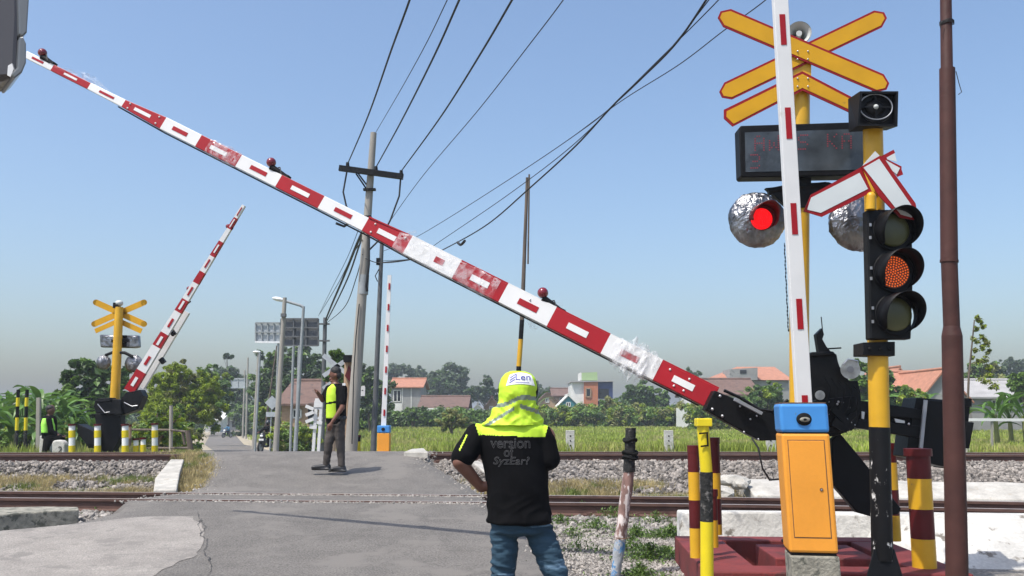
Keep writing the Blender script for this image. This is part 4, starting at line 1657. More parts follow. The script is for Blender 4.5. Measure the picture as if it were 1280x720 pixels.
for k in range(4):
    pts = [q(1183.5, 27 + k * 1.2) + Vector((math.cos(t) * .040, math.sin(t) * .040, .004 * math.sin(3 * t))) for t in np.linspace(0, 6.28, 17)]
    m.tube(pts, .0022, 'cable', 5)
m.tube([q(1174, 30) + Vector((0, -.04, 0)), q(1171, 34) + Vector((0, -.04, 0)), q(1172, 39) + Vector((0, -.04, 0))], .003, 'cable', 5)
m.tube([q(1190, 93) + Vector((0, -.05, 0)), q(1195, 108) + Vector((0, -.04, 0)), q(1198, 118) + Vector((0, -.04, 0)), q(1194, 121) + Vector((0, -.04, 0))], .0025, 'cable', 5)
m.build('tie_wire', bpole)
m = MB(); m.sphere(q(1185, 536) + Vector((-.0, -.0, 0)), .02, 'brown_pole', 10, 8); m.build('bolt_stub', bpole)


# ------------------------------------------------------------------ striped bollards on the plinth
def bollard(px, ytop, ybot, wpx, Y, bands, label, cap=None, capw=1.18, group='red and yellow striped bollards around the barrier machine'):
    zb_ = P(px, ybot, Y).z
    t = thing('bollard', label, 'bollard', Vector((P(px, ybot, Y).x, Y, zb_)), group)
    r = wpx * .5 * S(Y)
    m = MB()
    ys_ = [ytop] + [b_[0] for b_ in bands]
    y = ytop
    for yb_, mat in bands:
        a, c = P(px, y, Y).z, P(px, yb_, Y).z
        cxp = P(px, ybot, Y).x
        dx0 = (P(px, y, Y).x - cxp); dx1 = (P(px, yb_, Y).x - cxp)
        m.tube([(cxp, Y, a), (cxp, Y, c)], [r, r], mat, 20, cap=(yb_ == bands[-1][0] or y == ytop))
        y = yb_
    m.build('post', t)
    m = MB()
    a = P(px, ytop, Y).z
    m.tube([(cxp, Y, a + .002), (cxp, Y, a - .055)], [r * capw, r * capw], 'dark_red_paint', 20)
    m.build('cap', t)
    return t


bollard(1156, 561, 712, 28, 7.35, [(598, 'dark_red_paint'), (636, 'yellow_paint'), (673, 'dark_red_paint'), (712, 'yellow_paint')], 'thick striped bollard standing just left of the brown pipe pole')
bollard(894, 547, 666, 17, 8.7, [(591, 'dark_red_paint'), (623, 'yellow_paint'), (655, 'dark_red_paint'), (668, 'yellow_paint')], 'striped bollard directly behind the bright yellow post, under the black boom holder', capw=1.05)
bollard(870, 557, 696, 14, 7.6, [(590, 'dark_red_paint'), (625, 'yellow_paint'), (660, 'dark_red_paint'), (697, 'yellow_paint')], 'striped bollard on the front left corner of the dark red plinth', capw=1.05)
bollard(892, 612, 683, 12, 8.0, [(650, 'dark_red_paint'), (684, 'yellow_paint')], 'short striped bollard between two taller ones left of the gate cabinet')
bollard(1118, 554, 676, 16, 8.9, [(578, 'dark_red_paint'), (612, 'yellow_paint'), (644, 'dark_red_paint'), (676, 'yellow_paint')], 'striped bollard half hidden behind the traffic light pole')

yp = thing('marker_post', 'bright yellow post with square cap and a peeled grey middle, left of the gate cabinet', 'marker post', Vector((P(884, 900, 6.3).x, 6.3, -.02)))
m = MB()
m.tube([P(884, 810, 6.3), P(883.5, 652, 6.3)], 8 * S(6.3), 'bright_yellow', 16)
m.tube([P(883, 590, 6.3), P(878.5, 533, 6.3)], 7.4 * S(6.3), 'bright_yellow', 16)
m.build('post', yp)
m = MB(); m.tube([P(883.5, 652, 6.3), P(883, 590, 6.3)], 7.9 * S(6.3), 'charred_wood', 16); m.build('peeled_section', yp)
m = MB(); c = P(879, 528, 6.3); m.box(c, (19 * S(6.3), .10, 10 * S(6.3)), 'bright_yellow'); m.build('cap', yp, bevel=.006)
m = MB()
m.plate([(874, 541), (885, 540), (886, 558), (876, 559), (876, 557), (884, 556), (883, 542), (874, 543)], 6.3 - .05, .006, 'black_paint')
m.build('black_tape', yp)

# ------------------------------------------------------------------ dark red concrete plinth
pl = thing('machine_plinth', 'dark red painted concrete frame around the barrier machine', 'plinth', Vector((P(1010, 700, 7.5).x, 7.5, 0)))
zt_ = .29
C0 = P(850, 697, 7.45); C0.x = 210 * 7.45 / F
x0_, x1_, y0_, y1_ = 1.46, 3.42, 7.15, 9.25
rp = Matrix.Rotation(R(-3.5), 3, 'Z')


def plb(m, a, c, d, e, z0, z1, mat='plinth_red'):
    vs = []
    for z in (z0, z1):
        for x, y in ((a, d), (c, d), (c, e), (a, e)):
            q = rp @ Vector((x - x0_, y - y0_, 0))
            vs.append((x0_ + q.x, y0_ + q.y, z))
    m.add(vs, [(3, 2, 1, 0), (4, 5, 6, 7), (0, 1, 5, 4), (1, 2, 6, 5), (2, 3, 7, 6), (3, 0, 4, 7)], mat)


m = MB()
plb(m, x0_, x1_, y0_, y0_ + .32, -.05, zt_)
m.build('front_bar', pl, bevel=.012)
m = MB(); plb(m, x0_, x1_, y1_ - .30, y1_, -.05, zt_); m.build('back_bar', pl, bevel=.012)
m = MB(); plb(m, x0_, x0_ + .42, y0_ + .322, y1_ - .302, -.05, zt_ - .003); m.build('side_bar', pl, bevel=.012)
m = MB(); plb(m, x1_ - .36, x1_, y0_ + .322, y1_ - .302, -.05, zt_ - .003); m.build('side_bar', pl, bevel=.012)
m = MB(); plb(m, 2.16, 3.0, 8.0, 8.85, -.05, zt_ - .02); m.build('machine_block', pl, bevel=.012)

# ------------------------------------------------------------------ leaning old post
Yw = 8.45
wpst = thing('wooden_post', 'old leaning wooden post with rubber strip on top and faded blue foot', 'wooden post', GT(770, 712, off_z), )
m = MB()
ctr = [(770, 716), (772, 706), (776, 690), (778, 672)]
mats = ['blue_wood', 'peeled_wood', 'charred_wood']


def wood_part(name, pts, mat, w0, w1, seed):
    V, Fc = [], []
    n, k = 18, 14
    for i in range(n + 1):
        t = i / n
        x = pts[0][0] + (pts[1][0] - pts[0][0]) * t; y = pts[0][1] + (pts[1][1] - pts[0][1]) * t
        c = P(x, y, Yw)
        r = (w0 + (w1 - w0) * t) * .44 * S(Yw)
        for j in range(k):
            a = 6.283 * j / k
            rr = r * (1 + .16 * mnoise.noise(Vector((math.cos(a) * 1.2, math.sin(a) * 1.2, y * .05 + seed))) + .08 * mnoise.noise(Vector((a * 2, y * .3, seed))))
            V.append(c + Vector((math.cos(a) * rr, math.sin(a) * rr, 0)))
    for i in range(n):
        for j in range(k):
            Fc.append((i * k + j, i * k + (j + 1) % k, (i + 1) * k + (j + 1) % k, (i + 1) * k + j))
    mm = MB(); mm.add(V, Fc, mat, True)
    mm.add(V[-k:], [tuple(range(k))], mat); mm.add(V[:k], [tuple(range(k))[::-1]], mat)
    return mm.build(name, wpst)


wood_part('post_foot', ((769.5, 720), (775.5, 674)), 'blue_wood', 14, 16, 1)
wood_part('post_shaft', ((775.5, 674), (786, 590)), 'peeled_wood', 16, 15.5, 2)
wood_part('post_head', ((786, 590), (788.5, 535)), 'charred_wood', 16, 15, 3)
m = MB()
for y_, w_ in ((550, 7.6), (572, 8.6), (566, 8.6)):
    c = P(787.5, y_, Yw)
    m.tube([c + Vector((math.cos(t) * w_ * S(Yw), math.sin(t) * w_ * S(Yw), .012 * math.sin(2 * t + y_))) for t in np.linspace(0, 6.28, 15)], .014, 'rubber', 8, cap=False)
m.build('rubber_strip', wpst)
m = MB(); c = P(778, 671, Yw)
m.tube([c + Vector((math.cos(t) * .065, math.sin(t) * .065, .008 * math.sin(t))) for t in np.linspace(0, 6.28, 15)], .004, 'rust_edge', 6, cap=False)
m.build('wire_loop', wpst)

# ------------------------------------------------------------------ lorry mirror at top left
Yr = 1.9
mir = thing('truck_mirror', 'dark brown truck wing mirror housing entering at the top left corner', 'truck mirror', P(-20, 40, Yr))
m = MB()
m.plate([(-90, -60), (12, -60), (24, -30), (25, 20), (23, 62), (22, 88), (14, 99), (-90, 104)], Yr, .10, 'mirror_shell', dx=-.08)
m.build('mirror_back', mir, bevel=.012)
m = MB()
m.plate([(21, -60), (36, -60), (36.5, 0), (34, 40), (30, 44), (28, 46), (24, 42)], Yr - .012, .10, 'mirror_edge', dx=-.08)
m.plate([(24, 46), (29, 45), (33, 54), (33, 78), (28, 90), (18, 98), (14, 92), (22, 84)], Yr - .012, .10, 'mirror_edge', dx=-.08)
m.build('mirror_rim', mir, bevel=.006)
m = MB()
m.plate([(10, 82), (15, 79), (17, 86), (13, 96), (9, 94)], Yr - .004, .01, 'boom_white')
m.build('mirror_trim', mir)
m = MB()
m.tube([P(-80, 80, Yr + .05), P(-260, 140, Yr + .1)], .014, 'black_paint', 10)
m.build('mirror_arm', mir)
# ------------------------------------------------------------------ far left barrier and signal
Yq = 20.6
ls = thing('crossing_signal', 'distant yellow mast with crossbuck seen from behind and wrapped lamps, far left', 'crossing signal', Vector((P(140, 590, Yq).x, Yq, off_z(-9, Yq))), 'crossing signals with crossbucks')
sq = S(Yq)
m = MB(); m.tube([P(140, 575, Yq), P(149, 384, Yq)], [6.4 * sq, 5.0 * sq], 'yellow_paint', 16); m.build('mast', ls)
m = MB(); m.tube([P(139, 580, Yq), P(140, 554, Yq)], [13 * sq, 7 * sq], 'black_steel', 6); m.build('mast_foot', ls)
for a, c, nm in (((180, 378), (118, 405), 'crossbuck_board'), ((120, 378), (180, 405), 'crossbuck_board')):
    m = MB(); m.beam(P(*a, Yq + .12), P(*c, Yq + .12), .012, 7.5 * sq, 'sign_yellow')
    for e in (a, c): m.tube([P(*e, Yq + .114), P(*e, Yq + .126)], 3.75 * sq, 'sign_yellow', 12)
    m.build(nm, ls)
m = MB()
m.beam(P(148, 401, Yq + .1), P(119, 414, Yq + .1), .012, 6.0 * sq, 'sign_yellow'); m.beam(P(148, 401, Yq + .1), P(177, 414, Yq + .1), .012, 6.5 * sq, 'sign_yellow')
m.build('chevron_board', ls)
m = MB()
m.plate([(124, 418), (142, 419), (173, 419), (174, 434), (168, 435), (125, 434)], Yq + .14, .14, 'foil'); m.build('text_display', ls, bevel=.03)
m = MB()
m.tube([P(139, 426, Yq - .01), P(160, 425, Yq + .12)], .04, 'black_steel', 8); m.tube([P(132, 444, Yq), P(142, 440, Yq - .02), P(156, 441, Yq - .02), P(166, 446, Yq)], .035, 'black_steel', 8)
m.plate([(152, 419), (158, 419), (157, 434), (150, 433)], Yq + .10, .05, 'black_paint')
m.build('lamp_crossbar', ls)
foil_lamp((129.5, 453), 9, Yq + .1, lit=False, parent=ls); foil_lamp((167, 454.5), 10.8, Yq + .1, lit=False, parent=ls)
for o in list(ls.children):
    if o.name.startswith('signal_lamp'):
        o.data.materials.clear(); o.data.materials.append(M['black_steel' if 'x' in o.name else 'foil'])
m = MB(); m.box(P(146, 382, Yq), (.12, .14, .12), 'black_paint'); m.sphere(P(149, 379, Yq), (.09, .09, .07), 'horn_grey', 12, 8); m.build('horn_speaker', ls)

Ybk = 20.2
sb = S(Ybk)
fb = thing('level_crossing_barrier', 'distant red and white double boom tilted steeply upright, left of the far road', 'crossing barrier', Vector((P(135, 570, Ybk).x, Ybk, off_z(-9, Ybk))))


def boom2(name, A, B, w0, w1, Y, bands, dep=.1):
    A3, B3 = P(*A, Y), P(*B, Y)
    d = (B3 - A3).normalized(); u = d.cross(Vector((0, 1, 0))).normalized()
    m = MB()
    t0 = 0
    for t1, mat in bands:
        a = A3.lerp(B3, t0); c = A3.lerp(B3, t1)
        m.beam(a, c, dep, (w0 + (w1 - w0) * t0) * S(Y), mat, u, dep, (w0 + (w1 - w0) * t1) * S(Y))
        t0 = t1
    return m.build(name, fb), A3, B3, u, d


bands = [(.10, 'boom_red'), (.22, 'boom_white'), (.29, 'boom_red'), (.42, 'boom_white'), (.50, 'boom_red'), (.60, 'boom_white'), (.665, 'boom_red'), (.745, 'boom_white'), (.80, 'boom_red'),
         (.87, 'boom_white'), (.935, 'boom_red'), (1, 'boom_white')]
bands = [(.105, 'boom_red'), (.235, 'boom_white'), (.305, 'boom_red'), (.42, 'boom_white'), (.485, 'boom_red'), (.575, 'boom_white'), (.635, 'boom_red'), (.72, 'boom_white'), (.80, 'boom_red'), (.87, 'boom_white'), (.93, 'boom_red'), (1, 'boom_white')]
a1, A3, B3, u_, d_ = boom2('boom_arm', (162, 489), (305, 257), 13.5, 4, Ybk, bands)
boom2('rear_boom', (176, 484), (234, 390), 10, 7, Ybk + .3, [(1, 'boom_white')])
for t in (.05, .16, .265, .36, .455, .53, .68, .76, .90, .965):
    m = MB(); red = any(lo < t < hi for lo, hi in ((0, .105), (.235, .305), (.42, .485), (.575, .635), (.72, .80), (.87, .93)))
    a = A3.lerp(B3, t - .022); c = A3.lerp(B3, t + .022); w_ = (13.5 - 9.5 * t) * sb * .3
    off = Vector((0, -.055, 0))
    m.beam(a + off, c + off, .012, w_, 'boom_white' if red else 'boom_red', u_); m.build('reflector', a1)
for (x, y) in ((236, 361), (285, 283)):
    m = MB(); m.sphere(P(x, y, Ybk), 3 * sb, 'dull_red_lens', 12, 8); m.tube([P(x, y, Ybk), P(x + 6, y + 3, Ybk)], .03, 'black_paint', 6); m.build('warning_lamp', fb)
m = MB()
for (x, y) in ((197, 447), (210, 412), (228, 372)): m.box(P(x + 6, y + 4, Ybk + .1), (.12, .1, .10), 'black_paint', Matrix.Rotation(.9, 3, 'Y'))
m.build('boom_brackets', a1)
m = MB()
m.plate([(158, 490), (175, 487), (179, 495), (172, 512), (152, 519), (134, 519), (136, 509), (150, 500)], Ybk - .05, .3, 'black_steel')
m.build('boom_holder', fb, bevel=.01)
m = MB()
m.plate([(119, 500), (135, 498), (150, 500), (152, 518), (120, 517), (117, 508)], Ybk - .15, .35, 'black_steel'); m.plate([(122, 498), (138, 497), (138, 502), (122, 503)], Ybk - .2, .3, 'black_steel')
m.plate([(118, 517), (151, 518), (150, 548), (140, 566), (124, 566)], Ybk + .05, .25, 'black_paint')
m.build('gearbox', fb, bevel=.01)
m = MB(); m.tube([P(122, 505, Ybk - .18), P(131, 516, Ybk - .18), P(137, 515, Ybk - .18)], .012, 'bolt_steel', 6); m.tube([P(155, 503, Ybk - .08), P(165, 508, Ybk - .08), P(172, 507, Ybk - .08)], .012, 'bolt_steel', 6); m.build('hoses', fb)
m = MB(); m.plate([(97, 530), (121, 541), (118, 556), (108, 556), (96, 541)], Ybk - .2, .4, 'black_steel'); m.plate([(104, 548), (119, 556), (117, 560), (110, 560)], Ybk - .15, .3, 'black_steel'); m.build('counterweight', fb, bevel=.01)

# yellow posts of the far left
LG = 'yellow posts with white bands beyond the far track'


def lpost(px, ytop, Y, w_, bands, label, group=LG, ybot=572):
    t = thing('bollard', label, 'bollard', Vector((P(px, ybot, Y).x, Y, P(px, ybot, Y).z)), group)
    m = MB(); y = ytop
    for yb_, mat, k in bands:
        m.tube([P(px, y, Y), P(px, yb_, Y)], w_ * k * .5 * S(Y), mat, 14); y = yb_
    m.build('post', t)
    m = MB(); m.tube([P(px, ytop - 1.2, Y), P(px, ytop + 1.2, Y)], w_ * .58 * S(Y), 'dark_red_paint', 14); m.build('cap', t)
    return t


tall = [(538, 'white_cloth', .94), (547, 'bright_yellow', 1), (557, 'white_cloth', .94), (574, 'bright_yellow', 1)]
lpost(90, 531, 20.0, 8, tall, 'leftmost tall banded yellow post, beside the numbered white stone')
lpost(122, 531, 20.0, 8, tall, 'banded yellow post in front of the black barrier box, left of the mast')
lpost(156.5, 531, 20.0, 8.2, tall, 'banded yellow post just right of the yellow mast foot')
lpost(193.5, 530, 21.0, 7.6, tall, 'rightmost tall banded yellow post by the wooden rail')
lpost(170, 549, 20.2, 7, [(557, 'white_cloth', .85), (574, 'bright_yellow', 1)], 'left one of the pair of short yellow posts')
lpost(179, 548, 20.2, 7, [(556, 'white_cloth', .85), (574, 'bright_yellow', 1)], 'right one of the pair of short yellow posts')
lpost(162, 532, 22.5, 4.5, [(548, 'wall_tan', 1), (574, 'old_wood', 1)], 'thin dull post hidden behind a banded yellow one', group=None)
lpost(447.5, 545, 21.5, 6.5, [(552, 'black_paint', 1), (556, 'bright_yellow', 1), (575, 'bright_yellow', 1)], 'short yellow post with black top beside the concrete utility pole', group=None)
HW = 'black and yellow hand painted posts at the far left'
for px, tops, Y, lab in ((21, 487, 24, 'left one of the two black and yellow tall posts'), (32, 487, 24.4, 'right one of the two black and yellow tall posts')):
    t = thing('marker_post', lab, 'marker post', Vector((P(px, 575, Y).x, Y, .1)), HW)
    m = MB(); y = tops; x = px + 2
    for i, (yb_, mat) in enumerate(((497, 'black_paint'), (508, 'bright_yellow'), (522, 'black_paint'), (538, 'bright_yellow'), (552, 'charred_wood'), (580, 'charred_wood'))):
        m.tube([P(x - i * .5, y, Y), P(x - (i + 1) * .5, yb_, Y)], 2.1 * S(Y), mat, 10); y = yb_
    m.build('post', t)
cpst = thing('concrete_post', 'grey concrete post behind the sitting man, left edge', 'post', Vector((P(48, 575, 24).x, 24, .1)))
m = MB(); m.beam(P(48.5, 497, 24), P(47.5, 580, 24), .09, .09, 'pole_concrete'); m.build('post', cpst)
# distance stone with numeral
st = thing('distance_stone', 'white rounded distance stone with a black numeral 2', 'distance stone', P(72, 572, 20.3))
m = MB(); 
m.plate([(64.5, 574), (64.5, 554), (66, 551), (70, 550), (76, 550.5), (79, 552), (80.5, 556), (81, 574)], 20.3, .22, 'white_wall'); m.build('stone', st, bevel=.03)
me = text_mesh('2', .20, depth=.003)
place_mesh(me, 'numeral', 'print_black', Matrix.Translation(P(75, 562.5, 20.29)) @ Matrix.Rotation(R(90), 4, 'X'), st)
# leaning stake and rail fence
fn = thing('wooden_fence', 'weathered wooden rail fence with a leaning end post left of the road top', 'fence', Vector((P(238, 575, 18.6).x, 18.9, .6)))
m = MB(); m.tube([P(241, 574, 18.9), P(234, 538, 18.9)], [3.9 * S(18.9), 3.2 * S(18.9)], 'old_wood', 10); m.build('end_post', fn)
m = MB(); m.tube([P(213.5, 568, 23), P(214, 507, 23)], 2.4 * S(23), 'pole_concrete', 8); m.build('post', fn)
m = MB(); m.tube([P(234, 540, 19), P(214, 537.5, 23), P(165, 537, 24)], .028, 'old_wood', 8); m.build('rail', fn)
m = MB(); m.tube([P(236, 560, 19), P(214, 560, 23), P(184, 560, 24)], .026, 'old_wood', 8); m.build('rail', fn)
m = MB(); m.tube([P(228, 541, 20), P(231, 556, 20)], .03, 'old_wood', 8); m.build('post', fn)

# ------------------------------------------------------------------ poles
PG = 'poles along the right side of the far road'


def pole(name, label, cat, top, bot, Y, w0, w1, mat, group=None, part='pole'):
    t = thing(name, label, cat, P(bot[0], bot[1], Y), group)
    m = MB(); m.tube([P(*bot, Y), P(*top, Y)], [w1 * .5 * S(Y), w0 * .5 * S(Y)], mat, 16); m.build(part, t)
    return t


up = pole('utility_pole', 'big leaning concrete power pole with a black crossarm behind the officer', 'utility pole', (467, 166), (436, 600), 20.5, 8, 16.5, 'pole_concrete')
Yu = 20.5
m = MB(); m.beam(P(424, 210, Yu - .14), P(504, 221, Yu - .14), .10, 7 * S(Yu), 'black_steel'); xa = m.build('crossarm', up)
m = MB()
for x, y in ((434.5, 207), (470, 212), (501.5, 217)):
    m.tube([P(x, y + 3, Yu - .14), P(x, y - 4, Yu - .14)], [.05, .035], 'black_steel', 10)
m.build('insulators', xa)
m = MB(); m.tube([P(445, 217, Yu - .14), P(458, 236, Yu)], .02, 'black_steel', 6); m.tube([P(447, 216, Yu - .14), P(459, 232, Yu)], .02, 'black_steel', 6)
m.box(P(462, 237, Yu - .1), (.28, .1, .05), 'black_steel'); m.box(P(459, 272, Yu - .1), (.2, .2, .06), 'black_steel'); m.build('arm_brace', up)
m = MB(); m.tube([P(455.2, 344, Yu), P(453.5, 368, Yu)], [.115, .12], 'galvanised', 16); m.build('metal_band', up)
m = MB(); m.tube([P(459, 280, Yu - .15), P(461, 300, Yu - .18), P(461, 330, Yu - .22), P(458, 358, Yu - .16), P(459, 364, Yu - .12)], .03, 'cable', 8)
m.tube([P(449, 380, Yu - .14), P(445, 420, Yu - .16), P(442, 470, Yu - .2), P(440, 555, Yu - .22)], .012, 'cable', 6)
m.tube([P(434, 212, Yu), P(429, 240, Yu), P(433, 258, Yu), P(440, 270, Yu), P(446, 282, Yu), P(455, 290, Yu)], .02, 'cable', 6)
m.tube([P(501, 221, Yu - .1), P(499, 245, Yu - .1), P(488, 275, Yu - .1), P(476, 298, Yu - .1), P(462, 312, Yu - .1)], .02, 'cable', 6)
m.tube([P(440, 276, Yu - .3), P(430, 283, Yu - .4), P(420, 279, Yu - .5)], .03, 'cable', 6)
m.build('pole_cables', up)
up2 = pole('utility_pole', 'thin dark metal pole right of the big concrete one', 'utility pole', (477.5, 300), (466, 580), 21.5, 5, 7.5, 'dark_pole')
m = MB(); m.box(P(473, 327, 21.3), (.09, .1, .16), 'black_steel'); m.tube([P(474, 336, 21.3), P(469, 345, 21.3), P(472, 352, 21.3)], .012, 'cable', 6); m.build('clamp', up2)

pp = pole('flag_pole', 'tall pole of two lashed bamboo lengths rising above the man in the cap', 'pole', (659, 222), (652.5, 400), 22.0, 3.6, 5.6, 'old_wood', part='upper_bamboo')
m = MB(); m.tube([P(661.5, 218, 21.9), P(660, 330, 21.9)], 1.1 * S(22), 'old_wood', 8); m.build('side_bamboo', pp)
m = MB(); m.tube([P(652.5, 400, 22), P(651, 424, 22)], 2.9 * S(22), 'black_paint', 10); m.build('black_band', pp)
m = MB(); m.tube([P(651, 424, 22), P(648.5, 458, 22)], 3.1 * S(22), 'yellow_paint', 10); m.build('yellow_band', pp)
m = MB(); m.tube([P(648.5, 458, 22), P(645, 575, 22)], 3.1 * S(22), 'black_paint', 10); m.build('lower_band', pp)

# lane beyond: street lamps, sign gantries, small poles
def gz_at(px, Y): return Vector((P(px, 530, Y).x, Y, road_z(0, Y) - .1))


lp1 = thing('street_lamp', 'street lamp with long arm and white head above the sign frames', 'street lamp', gz_at(375, 36), 'street lamps along the far road')
m = MB(); m.tube([gz_at(370, 36), P(379.5, 383, 36)], [.085, .055], 'galvanised', 12); m.build('pole', lp1)
m = MB(); m.tube([P(379, 384, 36), P(376, 382, 36), P(356, 376, 36)], .055, 'galvanised', 8); m.build('lamp_arm', lp1)
m = MB(); m.sphere(P(348, 374, 36), (.26, .14, .085), 'lamp_white', 16, 10, Matrix.Rotation(R(12), 3, 'Y')); m.build('lamp_head', lp1)
lp2 = pole('utility_pole', 'slim concrete pole left of the grid backed sign frame', 'utility pole', (356, 372), (344, 575), 34, 5, 7.4, 'pole_concrete', PG)
m = MB(); m.box(P(354.5, 394, 33.9), (.18, .18, .12), 'dark_pole'); m.build('clamp', lp2)
lp3 = thing('street_lamp', 'smaller street lamp with flat white head left of the sign frames', 'street lamp', gz_at(318, 60), 'street lamps along the far road')
m = MB(); m.tube([gz_at(318, 60), P(323.5, 440, 60)], [.12, .09], 'pole_concrete', 10); m.build('pole', lp3)
m = MB(); m.sphere(P(321, 440, 60), (.28, .2, .09), 'lamp_white', 12, 8); m.build('lamp_head', lp3)


def grid_sign(label, x0_, y0_, x1_, y1_, Y, nx, ny, posts, back, frame, light=False):
    t = thing('road_sign', label, 'road sign', gz_at(posts[0][1], Y), 'big road signs seen from behind')
    m = MB(); m.plate([(x0_, y0_), (x1_, y0_), (x1_, y1_), (x0_, y1_)], Y + .08, .03, back); m.build('sign_panel', t)
    m = MB()
    for i in range(nx + 1):
        x = x0_ + (x1_ - x0_) * i / nx; m.beam(P(x, y0_, Y + .03), P(x, y1_, Y + .03), .05, .06, frame, Vector((1, 0, 0)))
    for i in range(ny + 1):
        y = y0_ + (y1_ - y0_) * i / ny; m.beam(P(x0_, y, Y + .0), P(x1_, y, Y + .0), .05, .06, frame)
    m.build('sign_frame', t)
    for (xt, xb, yt) in posts:
        m = MB(); m.tube([gz_at(xb, Y - .05), P(xt, yt, Y - .06)], .055, 'galvanised', 10); m.build('sign_post', t)
    return t


g1 = grid_sign('dark grid backed road sign on two grey posts right of the slim pole', 351.5, 398.5, 398, 432, 38, 3, 3, [(367, 364, 432), (374, 371, 432)], 'sign_back', 'dark_pole')
g2 = grid_sign('pale see through road sign frame left of the slim pole', 319.5, 403.5, 350, 427, 44, 4, 2, [(325, 320, 440), (348, 345, 428)], 'sign_pale', 'galvanised')
m = MB(); m.beam(P(319, 427.5, 43.9), P(351, 428, 43.9), .1, .09, 'lamp_white'); m.build('walkway', g2)
up3 = pole('utility_pole', 'thin dark pole with two short crossarms right of the dark sign', 'utility pole', (406.5, 397), (402, 575), 40, 5, 6, 'dark_pole', PG)
m = MB()
for y in (405, 426): m.beam(P(396, y, 39.9), P(412, y, 39.9), .08, .07, 'dark_pole')
m.build('crossarm', up3)
s3 = grid_sign('small pale blue rectangular sign far down the road', 289, 473, 306, 485, 105, 2, 1, [(308, 308, 470)], 'sign_pale', 'sign_pale')
SP = 'thin far poles by the road'
for px, yt, Y, lab in ((306, 463, 110, 'left thin pole of the far pair by the small sign'), (310, 447, 100, 'tall dark topped thin pole by the small far sign')):
    pole('utility_pole', lab, 'utility pole', (px, yt), (px - 2.5, 548), Y, 2, 2.6, 'pole_concrete', SP)
pole('utility_pole', 'leaning thin grey pole just left of the diamond sign', 'utility pole', (346, 432), (328, 560), 55, 1.6, 3, 'old_wood', SP)
ds_ = thing('warning_sign', 'white diamond sign with a smaller plate below, seen from behind', 'warning sign', gz_at(339, 46))
m = MB(); m.plate([(340, 494.5), (349, 503.5), (340, 512), (331, 503.5)], 46, .02, 'sign_pale'); m.build('diamond_plate', ds_)
m = MB(); m.plate([(332.5, 515), (346, 515), (346, 521), (332.5, 521)], 46, .02, 'sign_pale'); m.build('lower_plate', ds_)
m = MB(); m.tube([gz_at(338.5, 46.05), P(340, 496, 46.05)], .035, 'galvanised', 8); m.build('sign_post', ds_)
# crossing sign (white, stacked chevrons) right of the far road
cs = thing('chevron_sign', 'white painted sign frame with slanted white blades beside the officer', 'chevron sign', gz_at(392, 23))
m = MB()
for a, c in (((391.5, 566), (396, 498)), ((398, 566), (402, 500))): m.beam(P(*a, 23), P(*c, 23), .07, .07, 'boom_white', Vector((1, 0, 0)))
m.beam(P(391, 522, 23), P(403, 523, 23), .05, .06, 'boom_white'); m.beam(P(393, 510, 23), P(403, 511, 23), .05, .06, 'boom_white'); m.beam(P(387, 533, 22.95), P(396, 534, 22.95), .04, .1, 'boom_white')
m.build('sign_frame', cs)
m = MB(); m.plate([(393, 501), (398, 498), (403, 499), (403, 509), (392, 509)], 22.95, .02, 'boom_white'); m.plate([(396, 526), (403, 527), (402, 531), (396, 530)], 22.95, .02, 'boom_white'); m.build('top_plate', cs)
for y in (509, 517, 525.5):
    m = MB(); m.beam(P(382, y + (2 if y > 512 else -1.5), 22.9), P(392, y + (-2 if y > 512 else 2.5), 22.9), .012, 4 * S(23), 'boom_white'); m.build('blade', cs)
# crossbuck near the officer
oc = thing('crossing_signal', 'yellow mast with black top and silver crossbuck hidden between officer and utility pole', 'crossing signal', gz_at(434, 21.2), 'crossing signals with crossbucks')
m = MB(); m.tube([P(432, 566, 21.2), P(436, 452, 21.2)], 5.4 * S(21.2), 'wall_tan', 12); m.build('mast', oc)
m = MB(); m.box(P(437, 448.5, 21.1), (.24, .24, .16), 'black_paint'); m.build('mast_cap', oc)
for a, c in (((404, 444), (432, 466)), ((404, 470), (430, 452)), ((404, 486), (418, 476))):
    m = MB(); m.beam(P(*a, 21.35), P(*c, 21.35), .012, 5.5 * S(21.2), 'sign_pale'); m.build('crossbuck_board', oc)
m = MB(); m.plate([(431, 470), (436, 456), (442, 470), (438, 478)], 21.05, .1, 'dark_red_paint'); m.build('lamp', oc)
wsn = thing('small_sign', 'small white rounded sign fixed beside the concrete pole', 'sign', P(453, 489, 20.9))
m = MB(); m.plate([(450, 483), (455.5, 482), (456.5, 484), (456, 495), (450.5, 495)], 20.9, .02, 'boom_white'); m.build('sign_plate', wsn)
m = MB(); m.plate([(452, 487.5), (454, 487.5), (454, 488.5), (452, 488.5)], 20.897, .003, 'print_black'); m.build('mark', wsn)
m = MB(); m.tube([P(446, 489, 20.95), P(452, 489, 20.95)], .015, 'galvanised', 6); m.build('sign_bracket', wsn)
